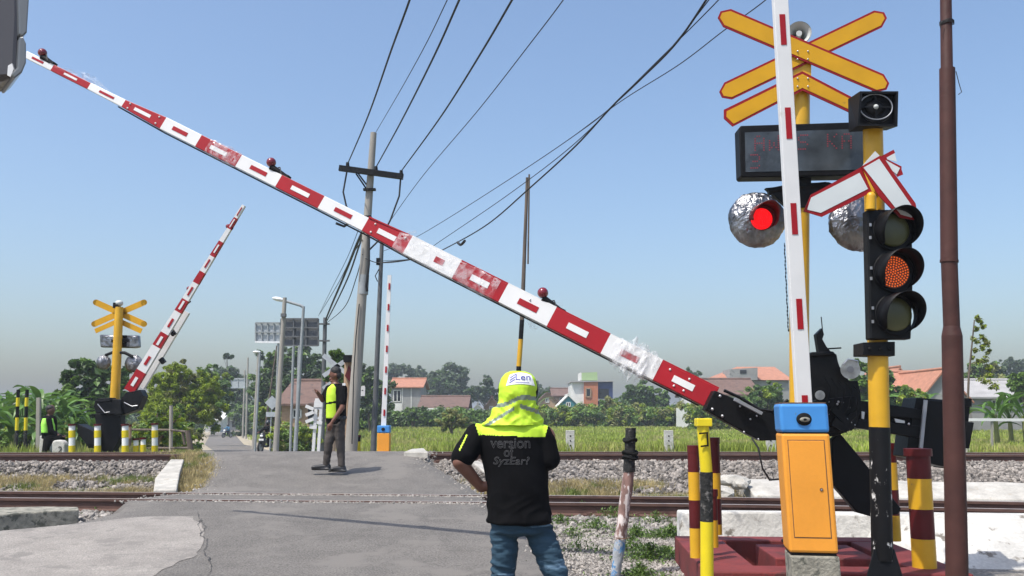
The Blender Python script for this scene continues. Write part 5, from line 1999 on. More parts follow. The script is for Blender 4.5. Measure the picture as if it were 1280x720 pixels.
# white-grey field boundary posts
for px, lab in ((712.5, 'white concrete boundary post right of the man in the cap'), (835.5, 'white concrete boundary post left of the yellow marker post'), (963, 'white concrete boundary post behind the black boom holder'), (1203, 'white concrete boundary post right of the brown pipe pole')):
    Y = 21.3
    t = thing('boundary_post', lab, 'boundary post', Vector((P(px, 566, Y).x, Y, off_z(0, Y))), 'white concrete boundary posts behind the far track')
    m = MB(); a = P(px, 538, Y); m.box((a.x, Y, a.z - .35), (10.5 * S(Y), .17, .70), 'white_wall'); m.build('post', t, bevel=.01)
    m = MB()
    for y in (545, 551, 557): m.sphere(P(px + .6, y, Y - .087), (.018, .01, .018), 'black_paint', 8, 6)
    m.build('marks', t)
Y = 34
gr_ = thing('guard_rail', 'thin white horizontal rail at the right edge of the field', 'rail', P(1230, 560, Y))
m = MB(); m.beam(P(1205, 524.5, Y), P(1420, 525.5, Y), .06, .10, 'boom_white'); m.build('rail', gr_)
for px in (1240, 1330): 
    m = MB(); m.beam(P(px, 526, Y + .05), P(px, 565, Y + .05), .07, .07, 'pole_concrete', Vector((1, 0, 0))); m.build('rail_post', gr_)


# ------------------------------------------------------------------ wires
def wire(pts, Ys, r, label, group, name='power_line'):
    n = len(pts)
    out = []
    A_, B_ = P(*pts[0], Ys[0]), P(*pts[-1], Ys[1])
    nx_, ny_ = (B_.y - A_.y), -(B_.x - A_.x)

    def on_plane(px, py):
        # the wire hangs in the vertical plane through its two ends
        u, v = (px - 640) / F, (360 - py) / F
        dx, dy = u, cp - v * sp
        k = (nx_ * A_.x + ny_ * A_.y) / (nx_ * dx + ny_ * dy)
        return P(px, py, max(min(k * dy, max(Ys) + .5), min(Ys) - .5))
    for i in range(n - 1):
        for k in range(8):
            t = k / 8
            p0 = pts[max(i - 1, 0)]; p1 = pts[i]; p2 = pts[i + 1]; p3 = pts[min(i + 2, n - 1)]
            xy = [.5 * ((2 * p1[j]) + (-p0[j] + p2[j]) * t + (2 * p0[j] - 5 * p1[j] + 4 * p2[j] - p3[j]) * t * t + (-p0[j] + 3 * p1[j] - 3 * p2[j] + p3[j]) * t ** 3) for j in (0, 1)]
            out.append(on_plane(*xy))
    out.append(P(*pts[-1], Ys[1]))
    m = MB(); m.tube(out, r, 'cable', 6)
    o = m.build(name, origin=out[0])
    return tag(o, label, 'power line', group)


WG = 'overhead lines leaving the concrete pole toward the camera'
wire([(434.5, 205), (462, 140), (490, 60), (512, 0), (535, -70)], (20.4, 8), .0125, 'thick line leftmost, from the left end of the crossarm', WG)
wire([(470, 165), (505, 105), (535, 50), (559, 0), (590, -65)], (20.4, 8), .006, 'thin grey line rising from the very top of the concrete pole', WG)
wire([(470, 209), (505, 145), (545, 65), (574, 0), (605, -70)], (20.4, 8), .0125, 'thick line from the middle of the crossarm', WG)
wire([(501.5, 214), (555, 140), (605, 60), (640, 0), (680, -70)], (20.4, 8), .0125, 'thick line from the right end of the crossarm', WG)
wire([(485, 280), (530, 218), (600, 135), (660, 58), (704, 0), (745, -60)], (20.4, 8), .006, 'thin line right of the thick ones, starting below the crossarm', WG)
RG = 'lines sweeping up to the upper right'
wire([(479, 314), (530, 291), (640, 222), (720, 168), (765, 133), (830, 70), (886, 0), (930, -60)], (21.4, 8), .006, 'uppermost thin line of the right hand sweep', RG)
wire([(479, 326), (520, 322), (548, 303), (640, 240), (720, 178), (790, 108), (900, -2), (940, -50)], (21.4, 8), .006, 'middle thin line of the right hand sweep', RG)
wire([(479, 328), (530, 322), (556, 311), (610, 280), (660, 237), (720, 182), (770, 128), (840, 60), (884, -2), (920, -60)], (21.4, 8), .011, 'thick lowest line of the right hand sweep', RG)
wire([(720, 168), (780, 124), (850, 80), (905, 38), (957, 0), (1000, -40)], (12, 8), .006, 'line branching off to the far right top, crossing behind the crossbuck', RG)
wire([(457, 323), (470, 328), (490, 328), (512, 325)], (20.4, 20), .010, 'short slack cable between the concrete pole and the thin one', None)
t = wire([(572, 303), (576, 306), (581, 301)], (14.5, 14.2), .022, 'dark cable joint hanging on the thick sweeping line', None, 'cable_joint')
LGp = 'cables dropping from the concrete pole to the lane'
wire([(457, 282), (447, 303), (430, 345), (415, 380), (407, 400)], (20.4, 40), .035, 'thick tangled cable bundle dropping left from the concrete pole', LGp)
wire([(455, 290), (448, 310), (437, 342), (422, 375), (407, 404)], (20.4, 40), .022, 'second strand twisted with the thick cable bundle', LGp)
wire([(453, 300), (441, 318), (424, 352), (400, 392)], (20.4, 40), .010, 'thin strand left of the thick cable bundle', LGp)
wire([(453, 318), (446, 345), (432, 382), (408, 404)], (20.4, 40), .012, 'slack thin strand right of the thick cable bundle', LGp)
wire([(452, 276), (436, 318), (415, 360), (398, 395)], (20.4, 40), .008, 'highest thin strand dropping left of the pole', LGp)


# ------------------------------------------------------------------ foliage
def leaves(n_clumps, c, rad, per, size, mats, wts, shell=.55, csize=.28, seed=0, flat=1.0, aspect=2.0):
    r_ = np.random.default_rng(seed + 11)
    d = r_.normal(size=(n_clumps, 3)); d /= np.linalg.norm(d, axis=1)[:, None]
    rr = r_.uniform(shell, 1.0, n_clumps) * (1 + .22 * np.sin(d[:, 0] * 5 + seed) * np.cos(d[:, 2] * 4 + seed * 2))
    rad = np.array(rad, float)
    cc = np.array(c)[None] + d * rr[:, None] * rad[None]
    cr_ = csize * rad.mean() * r_.uniform(.55, 1.25, n_clumps)
    ld = r_.normal(size=(n_clumps, per, 3)); ld /= np.linalg.norm(ld, axis=2)[..., None]
    lr = r_.uniform(.15, 1.3, (n_clumps, per))
    pos = cc[:, None] + ld * (lr * cr_[:, None])[..., None] * np.array([1, 1, .75 * flat])
    pos = pos.reshape(-1, 3); nrm = ld.reshape(-1, 3) + r_.normal(size=(len(pos), 3)) * .5 + np.array([0, 0, .8])
    nrm /= np.linalg.norm(nrm, axis=1)[:, None]
    t = np.cross(nrm, r_.normal(size=nrm.shape)); t /= np.linalg.norm(t, axis=1)[:, None]
    bt = np.cross(nrm, t)
    L_ = size * r_.uniform(.6, 1.35, len(pos))[:, None]
    v = np.stack([pos - t * L_ * .5, pos + bt * L_ * .5 / aspect + nrm * L_ * .06, pos + t * L_ * .5 - nrm * L_ * .1, pos - bt * L_ * .5 / aspect + nrm * L_ * .06], 1)
    cm = r_.choice(len(mats), size=n_clumps, p=wts)
    return v.reshape(-1, 3), np.repeat(cm, per)


def tree(name, label, cat, base, lobes, trunk_h, trunk_r, size, mats, wts, nc=60, per=60, seed=0, group=None, trunks=1, csize=.28, shell=.55, aspect=2.0):
    """lobes: list of (centre, radii)"""
    t = thing(name, label, cat, base, group)
    VV, MM = [], []
    tot = sum(r_[0] * r_[2] for _, r_ in lobes)
    for i, (c, r_) in enumerate(lobes):
        k = max(6, int(nc * r_[0] * r_[2] / tot))
        v, mi = leaves(k, c, r_, per, size, mats, wts, seed=seed * 7 + i, csize=csize, shell=shell, aspect=aspect)
        VV.append(v); MM.append(mi)
    V = np.concatenate(VV); mi = np.concatenate(MM)
    Fc = np.arange(len(V)).reshape(-1, 4)
    np_obj('crown', V, Fc, mats, mi, parent=t)
    m = MB()
    rr = random.Random(seed)
    for k in range(trunks):
        b_ = Vector(base) + Vector((rr.uniform(-.3, .3) * (trunks > 1), rr.uniform(-.3, .3) * (trunks > 1), -.1))
        tp = Vector(base) + Vector((rr.uniform(-.3, .3), 0, trunk_h))
        m.tube([b_, b_.lerp(tp, .5) + Vector((rr.uniform(-.1, .1), 0, 0)), tp], [trunk_r * 1.25, trunk_r, trunk_r * .75], 'trunk', 8)
        for c, r_ in lobes[:5]:
            e = Vector(c) + Vector((rr.uniform(-.3, .3) * r_[0], 0, -.2 * r_[2]))
            m.tube([tp - Vector((0, 0, .1 * trunk_h)), tp.lerp(e, .5) + Vector((0, 0, .05 * trunk_h)), e], [trunk_r * .6, trunk_r * .45, trunk_r * .2], 'trunk', 6)
            for q in range(3):
                e2 = e + Vector((rr.uniform(-.7, .7) * r_[0], rr.uniform(-.5, .5) * r_[1], rr.uniform(-.1, .7) * r_[2]))
                m.tube([tp.lerp(e, .6), e2], [trunk_r * .3, trunk_r * .12], 'trunk', 5)
    m.build('trunk', t)
    return t


def tree_px(name, label, cat, Y, blobs, size, mats, wts, nc=60, per=60, seed=0, group=None, ybase=None, trunk_r=None, csize=.28, shell=.55, trunks=1, depth=.8, aspect=2.0, bx0=None):
    if csize == .28: csize, nc, size, shell = .2, int(nc * 2.0), size * .8, .35
    """blobs: (px, py, rx, ry) of crown lobes in photo pixels"""
    s_ = S(Y)
    lobes = []
    for i, (x, y, rx, ry) in enumerate(blobs):
        c = P(x, y, Y); c.y += (i % 3 - 1) * rx * s_ * .3
        lobes.append((tuple(c), (rx * s_, max(rx, ry) * s_ * depth, ry * s_)))
    bx_ = bx0 or sum(b_[0] for b_ in blobs) / len(blobs)
    base = P(bx_, 520, Y); base.z = (road_z(0, Y) if Y > 30 else off_z(0, Y)) - .1
    ymin = min(l[0][2] - l[1][2] * .3 for l in lobes)
    th = max(.4, (sum(l[0][2] for l in lobes) / len(lobes) - base.z) * .7)
    if Y > 60 and not trunk_r: trunk_r = .12
    return tree(name, label, cat, base, lobes, th, trunk_r or max(.06, th * .05), size, mats, wts, nc, per, seed, group, csize=csize, shell=shell, trunks=trunks, aspect=aspect)


D, MD, BR, OL, FR = 'leaf_dark', 'leaf_mid', 'leaf_bright', 'leaf_olive', 'leaf_far'
TG = 'trees beyond the tracks and the field'
tree_px('broadleaf_tree', 'dark big leaved tree behind the yellow mast', 'tree', 42, [(108, 465, 20, 20), (85, 490, 17, 22), (125, 485, 22, 30), (150, 470, 12, 16), (105, 515, 28, 26), (84, 470, 8, 8), (143, 505, 24, 26)], .42, [D, MD], [.75, .25], 120, 60, 1, TG, csize=.26, aspect=1.6)
tree_px('bamboo_clump', 'bright yellow green feathery bamboo clump left of the far road', 'bamboo', 52, [(222, 478, 26, 28), (200, 498, 24, 28), (246, 494, 26, 32), (225, 515, 44, 30), (262, 490, 14, 24), (188, 518, 16, 22), (268, 515, 14, 24), (215, 462, 10, 12)], .20, [BR, MD, OL], [.8, .08, .12], 520, 130, 2, TG, trunks=5, csize=.17, shell=.3, aspect=3.5, trunk_r=.06)
tree_px('broadleaf_tree', 'mid green tree between the bamboo and the far road', 'tree', 75, [(262, 475, 18, 20), (280, 490, 14, 24), (270, 505, 18, 20)], .36, [MD, BR, D], [.6, .2, .2], 70, 70, 3, TG, bx0=240)
tree_px('broadleaf_tree', 'tall dark tree with layered top straight above the far road', 'tree', 130, [(285, 466, 20, 9), (292, 480, 24, 14), (272, 485, 16, 16), (300, 500, 22, 20), (285, 445, 7, 2.5)], .75, [FR, D], [.6, .4], 120, 60, 4, TG)
tree_px('broadleaf_tree', 'wide dark tree behind the sign frames', 'tree', 85, [(345, 455, 22, 22), (375, 448, 26, 20), (330, 485, 22, 26), (365, 485, 32, 30), (395, 475, 18, 28), (350, 515, 26, 18)], .5, [D, FR, MD], [.5, .3, .2], 200, 70, 5, TG)
tree_px('broadleaf_tree', 'lighter green tree low behind the diamond sign', 'tree', 70, [(330, 520, 16, 18), (352, 525, 14, 18), (345, 500, 12, 14)], .35, [MD, BR], [.7, .3], 70, 60, 6, TG)
tree_px('broadleaf_tree', 'round leaved tree right above the officer head', 'tree', 34, [(420, 445, 9, 8), (428, 455, 9, 8), (411, 470, 7, 9), (425, 475, 10, 12)], .3, [D, MD], [.5, .5], 36, 40, 7, TG, aspect=1.3)
tree_px('broadleaf_tree', 'dark tree filling the gap between officer and thin dark pole', 'tree', 80, [(458, 470, 16, 20), (470, 490, 22, 26), (452, 505, 18, 24), (475, 515, 20, 16)], .45, [D, MD, FR], [.5, .3, .2], 110, 70, 8, TG)
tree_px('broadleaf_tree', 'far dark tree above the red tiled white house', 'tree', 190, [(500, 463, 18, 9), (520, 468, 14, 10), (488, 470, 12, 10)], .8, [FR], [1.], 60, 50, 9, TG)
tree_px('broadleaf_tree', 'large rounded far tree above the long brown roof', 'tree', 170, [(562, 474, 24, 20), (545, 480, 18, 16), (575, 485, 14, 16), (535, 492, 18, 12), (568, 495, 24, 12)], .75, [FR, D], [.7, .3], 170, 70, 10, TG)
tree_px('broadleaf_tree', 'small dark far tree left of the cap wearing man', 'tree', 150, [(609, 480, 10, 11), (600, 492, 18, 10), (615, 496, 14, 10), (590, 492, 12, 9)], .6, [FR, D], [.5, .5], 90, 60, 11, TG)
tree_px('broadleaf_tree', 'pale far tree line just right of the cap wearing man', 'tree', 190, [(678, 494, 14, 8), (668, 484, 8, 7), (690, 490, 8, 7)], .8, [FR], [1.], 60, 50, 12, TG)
tree_px('broadleaf_tree', 'dark bushy tree right of the orange and blue house', 'tree', 118, [(800, 492, 20, 16), (785, 508, 18, 16), (818, 500, 18, 16), (830, 512, 16, 14)], .55, [D, MD], [.6, .4], 130, 70, 13, TG)
tree_px('broadleaf_tree', 'mid green tree before the orange and blue house', 'tree', 108, [(765, 508, 14, 14), (778, 520, 14, 12), (752, 520, 14, 10)], .5, [MD, OL], [.7, .3], 70, 60, 14, TG)
tree_px('broadleaf_tree', 'small far tree top peeking over the red end of the boom', 'tree', 170, [(865, 466, 11, 7), (860, 474, 12, 8), (868, 480, 14, 10)], .7, [FR, D], [.5, .5], 40, 50, 15, TG)
tree_px('broadleaf_tree', 'leafy green tree behind the black boom holder', 'tree', 75, [(960, 492, 18, 14), (945, 505, 18, 18), (975, 508, 16, 16)], .42, [MD, D, BR], [.5, .3, .2], 90, 60, 16, TG)
tree_px('broadleaf_tree', 'green tree seen between the silver drum and the yellow pole', 'tree', 55, [(1090, 468, 18, 16), (1075, 485, 18, 22), (1105, 485, 20, 24), (1080, 510, 26, 16), (1125, 500, 14, 18), (1075, 458, 8, 8)], .38, [MD, D], [.6, .4], 130, 60, 17, TG, aspect=1.5)
tree_px('broadleaf_tree', 'yellow green shrub before the grey gabled house', 'tree', 48, [(1135, 500, 16, 16), (1150, 495, 10, 9), (1130, 520, 22, 12)], .3, [MD, BR, OL], [.4, .4, .2], 80, 50, 18, TG)
tree_px('broadleaf_tree', 'olive green hazy tree right of the brown pipe pole', 'tree', 95, [(1225, 460, 16, 12), (1245, 468, 18, 12), (1215, 472, 12, 12), (1235, 478, 26, 10)], .5, [OL, MD, FR], [.5, .3, .2], 110, 60, 19, TG)
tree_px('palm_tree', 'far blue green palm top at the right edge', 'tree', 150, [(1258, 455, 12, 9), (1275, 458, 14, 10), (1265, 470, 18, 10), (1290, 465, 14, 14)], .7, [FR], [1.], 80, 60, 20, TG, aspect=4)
tree_px('broadleaf_tree', 'green tree at the right edge of the photo behind the guard rail', 'tree', 60, [(1272, 478, 14, 12), (1290, 490, 16, 22)], .4, [MD, D], [.6, .4], 60, 60, 21, TG)

# undergrowth strips: hedges one cannot count
def scrub(name, label, Y, x0_, x1_, ytop, ybot, size, mats, wts, n, per, seed, wob=4):
    VV, MM = [], []
    r_ = np.random.default_rng(seed)
    s_ = S(Y)
    for k in range(n):
        x = r_.uniform(x0_, x1_)
        top = ytop + wob * mnoise.noise(Vector((x * .06, seed, 0))) + wob * .7 * mnoise.noise(Vector((x * .2, seed, 3)))
        y = r_.uniform(top, ybot)
        dy = r_.uniform(-3, 3) * (Y / 60)
        v, mi = leaves(1, tuple(P(x, y, Y) + Vector((0, dy, 0))), (5 * s_,) * 3, per, size, mats, wts, seed=int(seed * 1000 + k), csize=r_.uniform(.6, 1.3), shell=0)
        VV.append(v); MM.append(mi)
    V = np.concatenate(VV); o = np_obj(name, V, np.arange(len(V)).reshape(-1, 4), mats, np.concatenate(MM), origin=P((x0_ + x1_) / 2, ybot, Y))
    return tag(o, label, None, kind='stuff')


scrub('undergrowth', 'mixed green undergrowth along the far side of the field on the right', 100, 660, 905, 510, 535, .36, [MD, D, OL, BR], [.45, .1, .25, .2], 900, 60, 31, 8)
scrub('undergrowth', 'green undergrowth along the field before the orange roofed houses', 80, 860, 1300, 507, 535, .32, [MD, BR, OL], [.5, .25, .25], 1100, 55, 32, 7)
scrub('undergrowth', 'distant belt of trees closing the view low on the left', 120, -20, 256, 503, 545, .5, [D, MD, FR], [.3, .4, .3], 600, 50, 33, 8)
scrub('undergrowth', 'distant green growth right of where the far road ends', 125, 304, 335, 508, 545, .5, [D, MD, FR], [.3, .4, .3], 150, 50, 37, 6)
scrub('undergrowth', 'dark low undergrowth behind the pole and the far cabinet', 95, 395, 640, 514, 534, .40, [D, MD], [.5, .5], 700, 50, 34, 4)
scrub('undergrowth', 'ragged green undergrowth on the far left below the banana leaves', 33, -30, 235, 534, 570, .17, [MD, BR, OL], [.45, .25, .3], 700, 60, 35, 8)
scrub('undergrowth', 'weeds and low shrubs right of the far road edge', 42, 352, 425, 534, 566, .15, [MD, BR, OL], [.5, .2, .3], 360, 60, 36, 8)
tree_px('shrub', 'dry olive shrub in the field left of the man in the cap', 'shrub', 62, [(567, 522, 15, 11), (580, 528, 12, 8), (556, 528, 10, 9)], .25, [OL, MD], [.8, .2], 110, 80, 41, csize=.22, aspect=5)
tree_px('shrub', 'small green shrub before the red tiled white house', 'shrub', 90, [(513, 518, 8, 10), (522, 522, 8, 7)], .3, [MD, FR], [.6, .4], 40, 40, 42)
tree_px('shrub', 'feathery green shrub behind the wooden rail fence', 'shrub', 27, [(200, 530, 16, 10), (186, 540, 16, 14), (212, 542, 14, 16), (226, 520, 7, 6), (195, 518, 8, 6), (222, 545, 12, 12)], .14, [MD, BR], [.7, .3], 150, 60, 43, csize=.25, aspect=3)
tree_px('shrub', 'shrub with pale seed heads in the middle of the field edge', 'shrub', 98, [(812, 524, 14, 9), (835, 522, 10, 8)], .3, [OL, MD], [.5, .5], 60, 50, 44)

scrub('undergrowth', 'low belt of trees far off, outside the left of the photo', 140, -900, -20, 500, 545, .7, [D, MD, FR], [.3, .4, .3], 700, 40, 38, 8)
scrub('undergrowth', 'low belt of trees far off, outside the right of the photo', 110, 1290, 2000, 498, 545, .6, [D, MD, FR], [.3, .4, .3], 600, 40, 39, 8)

# climbing plant on a thin stake (right)
vn = thing('climbing_plant', 'thin stake overgrown with a hanging yellow green vine right of the brown pole', 'climbing plant', Vector((P(1208, 540, 30).x, 30, -.4)))
m = MB(); m.tube([P(1208, 545, 30), P(1211, 470, 30), P(1218, 400, 30)], [.05, .035, .02], 'old_wood', 8); m.build('stake', vn)
VV = []
for k, (x, y, r_) in enumerate(((1221, 396, 4), (1224, 402, 5), (1220, 412, 4), (1228, 408, 5), (1219, 424, 5), (1229, 420, 5), (1233, 430, 6), (1227, 434, 6), (1218, 438, 4), (1236, 440, 5), (1231, 450, 6), (1222, 452, 4), (1236, 460, 5), (1238, 470, 7), (1230, 476, 8), (1243, 482, 8), (1216, 446, 3))):
    v, mi = leaves(7, tuple(P(x, y, 30)), (r_ * S(30),) * 3, 26, .085, [OL], [1.], seed=300 + k, csize=.5, shell=.1)
    VV.append(v)
V = np.concatenate(VV); np_obj('vine_leaves', V, np.arange(len(V)).reshape(-1, 4), ['leaf_olive', 'leaf_bright'], rng.integers(0, 2, len(V) // 4), parent=vn)


# banana plants
def banana(px, ytop, Y, label, seed, nl=15, group='banana plants behind the far left posts'):
    rr = random.Random(seed)
    gz_ = off_z(0, Y) - .05
    base = Vector((P(px, 520, Y).x, Y, gz_))
    H = P(px, ytop, Y).z - gz_
    t = thing('banana_plant', label, 'banana plant', base, group)
    m = MB(); m.tube([base, base + Vector((rr.uniform(-.1, .1), 0, H * .55))], [.13, .08], 'leaf_olive', 10); m.build('stem', t)
    V, Fc = [], []
    for k in range(nl):
        a = 6.28 * k / nl + rr.uniform(-.4, .4)
        out = Vector((math.cos(a), math.sin(a), 0))
        L_ = H * rr.uniform(.55, .8); rise = rr.uniform(.3, 1.9)
        s0 = base + Vector((0, 0, H * rr.uniform(.32, .55)))
        w_ = rr.uniform(.09, .16)
        o0 = len(V); n = 11
        p = s0.copy(); ang = math.atan(rise * 1.6)
        side = Vector((-out.y, out.x, 0))
        tilt = rr.uniform(-.5, .5)
        for i in range(n + 1):
            f_ = i / n
            wv = w_ * (0.08 if f_ < .18 else math.sin(min(1, (f_ - .12) / .88) * math.pi) ** .55 + .02)
            u2 = (Vector((0, 0, 1)) * math.cos(ang) - out * math.sin(ang))
            sd_ = (side * math.cos(tilt) + u2 * math.sin(tilt))
            tear = rr.uniform(.45, 1.15)
            V += [p - sd_ * wv * tear + u2 * wv * .35, p.copy(), p + sd_ * wv * rr.uniform(.45, 1.15) + u2 * wv * .35]
            p = p + (out * math.cos(ang) + Vector((0, 0, 1)) * math.sin(ang)) * (L_ / n)
            ang -= (.26 if f_ > .3 else .10) * (1.0 if rise < 1 else .7)
        for i in range(n):
            for j in (0, 1): Fc.append((o0 + i * 3 + j, o0 + i * 3 + j + 1, o0 + i * 3 + j + 4, o0 + i * 3 + j + 3))
    np_obj('banana_leaves', V, Fc, ['leaf_banana'], parent=t, smooth=True)
    return t


bl = [(-14, 482, 33), (2, 484, 35), (12, 480, 37), (27, 482, 34), (40, 484, 36), (52, 480, 33), (62, 486, 37), (72, 484, 35), (84, 490, 33), (96, 505, 36), (118, 512, 33), (20, 510, 31), (60, 512, 31), (100, 520, 31)]
bn_lab = ['banana plant cut by the left edge of the photo', 'banana plant next to the left edge of the photo', 'banana plant just left of the two tall black and yellow posts', 'banana plant right behind the two tall black and yellow posts',
          'banana plant between the tall painted posts and the concrete post', 'banana plant rising above the concrete post', 'banana plant above the head of the sitting man', 'banana plant just right of the sitting man head',
          'banana plant left of the dark big leaved tree', 'banana plant in front of the dark big leaved tree', 'banana plant behind the black barrier box', 'lower banana plant in front, left of the sitting man', 'lower banana plant directly behind the sitting man', 'lower banana plant between the leftmost banded post and the black box']
for i, ((x, y, Yb_), lb) in enumerate(zip(bl, bn_lab)): banana(x, y, Yb_, lb, 50 + i)
banana(1245, 482, 42, 'banana plant behind the white guard rail, nearest the brown pipe pole', 80, 12, 'banana plants behind the guard rail')
banana(1262, 484, 44, 'banana plant behind the white guard rail, at the middle of its clump', 81, 12, 'banana plants behind the guard rail')
banana(1281, 486, 43, 'banana plant cut by the right edge of the photo', 82, 12, 'banana plants behind the guard rail')
banana(1152, 484, 50, 'small banana plant before the orange roofed grey house', 83, 9, None)
banana(668, 486, 95, 'far banana plant right of the man in the cap', 84, 9, None)
banana(938, 480, 78, 'banana plant behind the black boom holder, left of the leafy tree', 85, 10, None)


# ------------------------------------------------------------------ houses
def gable(name, label, px0, px1, yeave, yridge, Y, depth, wall, roofm, ybase=535, axis='x', over=.4, parts=(), group='houses along the far side of the field', roof_th=.14):
    """axis x: ridge runs left-right; axis y: gable end faces the camera"""
    a, c = P(px0, yeave, Y), P(px1, yeave, Y)
    ze, zr, zb_ = a.z, P((px0 + px1) / 2, yridge, Y + (depth / 2 if axis == 'x' else 0)).z, -1.5
    t = thing('house', label, 'house', Vector(((a.x + c.x) / 2, Y, zb_)), group)
    x0_, x1_ = a.x, c.x
    m = MB()
    if axis == 'x':
        m.prism([(x0_ + .02, Y, zb_), (x0_ + .02, Y, ze), (x0_ + .02, Y + depth / 2, zr - .05), (x0_ + .02, Y + depth, ze), (x0_ + .02, Y + depth, zb_)], (x1_ - x0_ - .04, 0, 0), wall)
    else:
        xm = (x0_ + x1_) / 2
        m.prism([(x0_, Y, zb_), (x0_, Y, ze), (xm, Y, zr - .05), (x1_, Y, ze), (x1_, Y, zb_)], (0, depth, 0), wall)
    m.build('wall', t)
    m = MB()
    if axis == 'x':
        sl = (zr - ze) / (depth / 2)
        m.prism([(x0_ - over, Y - over, ze - sl * over + .05), (x0_ - over, Y + depth / 2, zr + .05), (x0_ - over, Y + depth + over, ze - sl * over + .05),
                 (x0_ - over, Y + depth + over, ze - sl * over - roof_th + .05), (x0_ - over, Y + depth / 2, zr - roof_th), (x0_ - over, Y - over, ze - sl * over - roof_th + .05)], (x1_ - x0_ + 2 * over, 0, 0), roofm)
        m.tube([(x0_ - over, Y + depth / 2, zr + .07), (x1_ + over, Y + depth / 2, zr + .07)], .14, roofm, 8)
    else:
        sl = (zr - ze) / ((x1_ - x0_) / 2)
        xm = (x0_ + x1_) / 2
        m.prism([(x0_ - over, Y - over, ze - sl * over + .05), (xm, Y - over, zr + .05), (x1_ + over, Y - over, ze - sl * over + .05),
                 (x1_ + over, Y - over, ze - sl * over - roof_th + .05), (xm, Y - over, zr - roof_th), (x0_ - over, Y - over, ze - sl * over - roof_th + .05)], (0, depth + 2 * over, 0), roofm)
        m.tube([(xm, Y - over, zr + .07), (xm, Y + depth + over, zr + .07)], .12, roofm, 8)
    m.build('roof', t)
    for (x, y, xx, yy, mat, nm) in parts:
        m = MB(); m.plate([(x, y), (xx, y), (xx, yy), (x, yy)], Y - .05, .045, mat); pt = m.build(nm, t)
        if nm == 'window':
            m = MB()
            for q0, q1 in (((x, y), (xx, y)), ((x, yy), (xx, yy)), ((x, y), (x, yy)), ((xx, y), (xx, yy)), (((x + xx) / 2, y), ((x + xx) / 2, yy))):
                m.beam(P(*q0, Y - .07), P(*q1, Y - .07), .06, .10, 'wall_white' if mat != 'wall_white' else 'wall_grey')
            m.build('window_frame', pt)
    return t


gable('house', 'low house with wide brown tiled roof behind the big sign posts', 352, 408, 503, 477, 62, 9, 'wall_tan', 'tile_brown', parts=[(366, 512, 376, 522, 'window_dark', 'window'), (385, 510, 392, 530, 'window_dark', 'door')])
h2 = gable('house', 'unfinished two storey pale block house with orange tiled roof', 489, 526, 483, 474, 120, 8, 'wall_grey', 'tile_orange', parts=[(492, 488, 501, 502, 'window_dark', 'window'), (502.5, 485, 503.5, 520, 'wall_white', 'pilaster'), (513.5, 485, 514.5, 520, 'wall_white', 'pilaster'), (491, 504, 503, 515, 'wall_white', 'balcony')])
h3 = gable('house', 'long low house with brown tiled roof and white canopy shop front', 526, 582, 508, 496, 112, 9, 'wall_tan', 'tile_brown', parts=[(533, 513, 550, 524, 'wall_white', 'window'), (554, 514, 570, 524, 'wall_tan', 'door')])
m = MB(); m.plate([(530, 510), (574, 509.5), (575, 513), (529, 513.5)], 110.6, 1.6, 'wall_white'); m.build('canopy', h3)
gable('house', 'little white gabled shed between two brown roofs', 587, 607, 515, 505, 108, 6, 'wall_white', 'tile_grey', axis='y', over=.15, parts=[(594, 514, 599, 519, 'wall_grey', 'window')])
gable('house', 'brown gabled roof house left beside the man in the cap', 604, 626, 511, 496, 116, 7, 'wall_tan', 'tile_brown', axis='y', parts=[(612, 508, 616, 513, 'window_dark', 'window')])
gable('house', 'house with dark brown roof behind the blue gabled one', 692, 716, 494, 486, 150, 8, 'wall_tan', 'tile_brown', parts=[(700, 497, 705, 502, 'window_dark', 'window')])
gable('house', 'house with reddish brown gabled roof right of the man in the cap', 672, 696, 501, 490, 140, 8, 'wall_tan', 'tile_brown', axis='y', parts=[(682, 498, 686, 503, 'window_dark', 'window')])
gable('house', 'blue walled house with white edged gable below the orange block', 699, 722, 505, 493.5, 128, 7, 'wall_teal', 'wall_white', axis='y', over=.25, parts=[(708, 503, 713, 508, 'window_dark', 'window')])
# orange and blue modern house
hm = thing('house', 'modern cube house with white, orange and dark blue walls and a green roof box', 'house', P(740, 535, 134), 'houses along the far side of the field')
Yx = 134
m = MB()
m.plate([(730, 477), (747.5, 477), (747.5, 532), (730, 532)], Yx, 9, 'wall_orange'); m.build('orange_wall', hm)
m = MB(); m.plate([(714.5, 477.5), (729.8, 477), (729.8, 532), (714.5, 532)], Yx + .4, 8.4, 'wall_white'); m.build('white_wall', hm)
m = MB(); m.plate([(747.7, 477), (766, 477), (766, 532), (747.7, 532)], Yx + .3, 8, 'wall_blue'); m.build('blue_wall', hm)
m = MB(); m.plate([(713.5, 476), (767, 475.6), (767, 477), (713.5, 477.6)], Yx - .2, 9, 'tile_grey'); m.build('roof', hm)
m = MB(); m.plate([(727, 466), (746.5, 465), (747, 475.5), (727, 475.5)], Yx + 1, 5, 'wall_green'); m.plate([(725.5, 465.5), (727, 466), (727, 475.5), (725.5, 475.5)], Yx + 1, 5, 'wall_white'); m.build('roof_box', hm)
m = MB(); m.plate([(732.5, 485.5), (738.5, 485.5), (738.5, 496), (732.5, 496)], Yx - .06, .05, 'window_dark'); wn_ = m.build('window', hm)
m = MB()
for q0, q1 in (((732.5, 485.5), (738.5, 485.5)), ((732.5, 496), (738.5, 496)), ((732.5, 485.5), (732.5, 496)), ((738.5, 485.5), (738.5, 496))): m.beam(P(*q0, Yx - .1), P(*q1, Yx - .1), .1, .16, 'wall_tan')
m.build('window_frame', wn_)
m = MB(); m.plate([(748.5, 486), (761, 486), (761, 498), (748.5, 498)], Yx + .25, .05, 'window_dark'); m.build('window', hm)
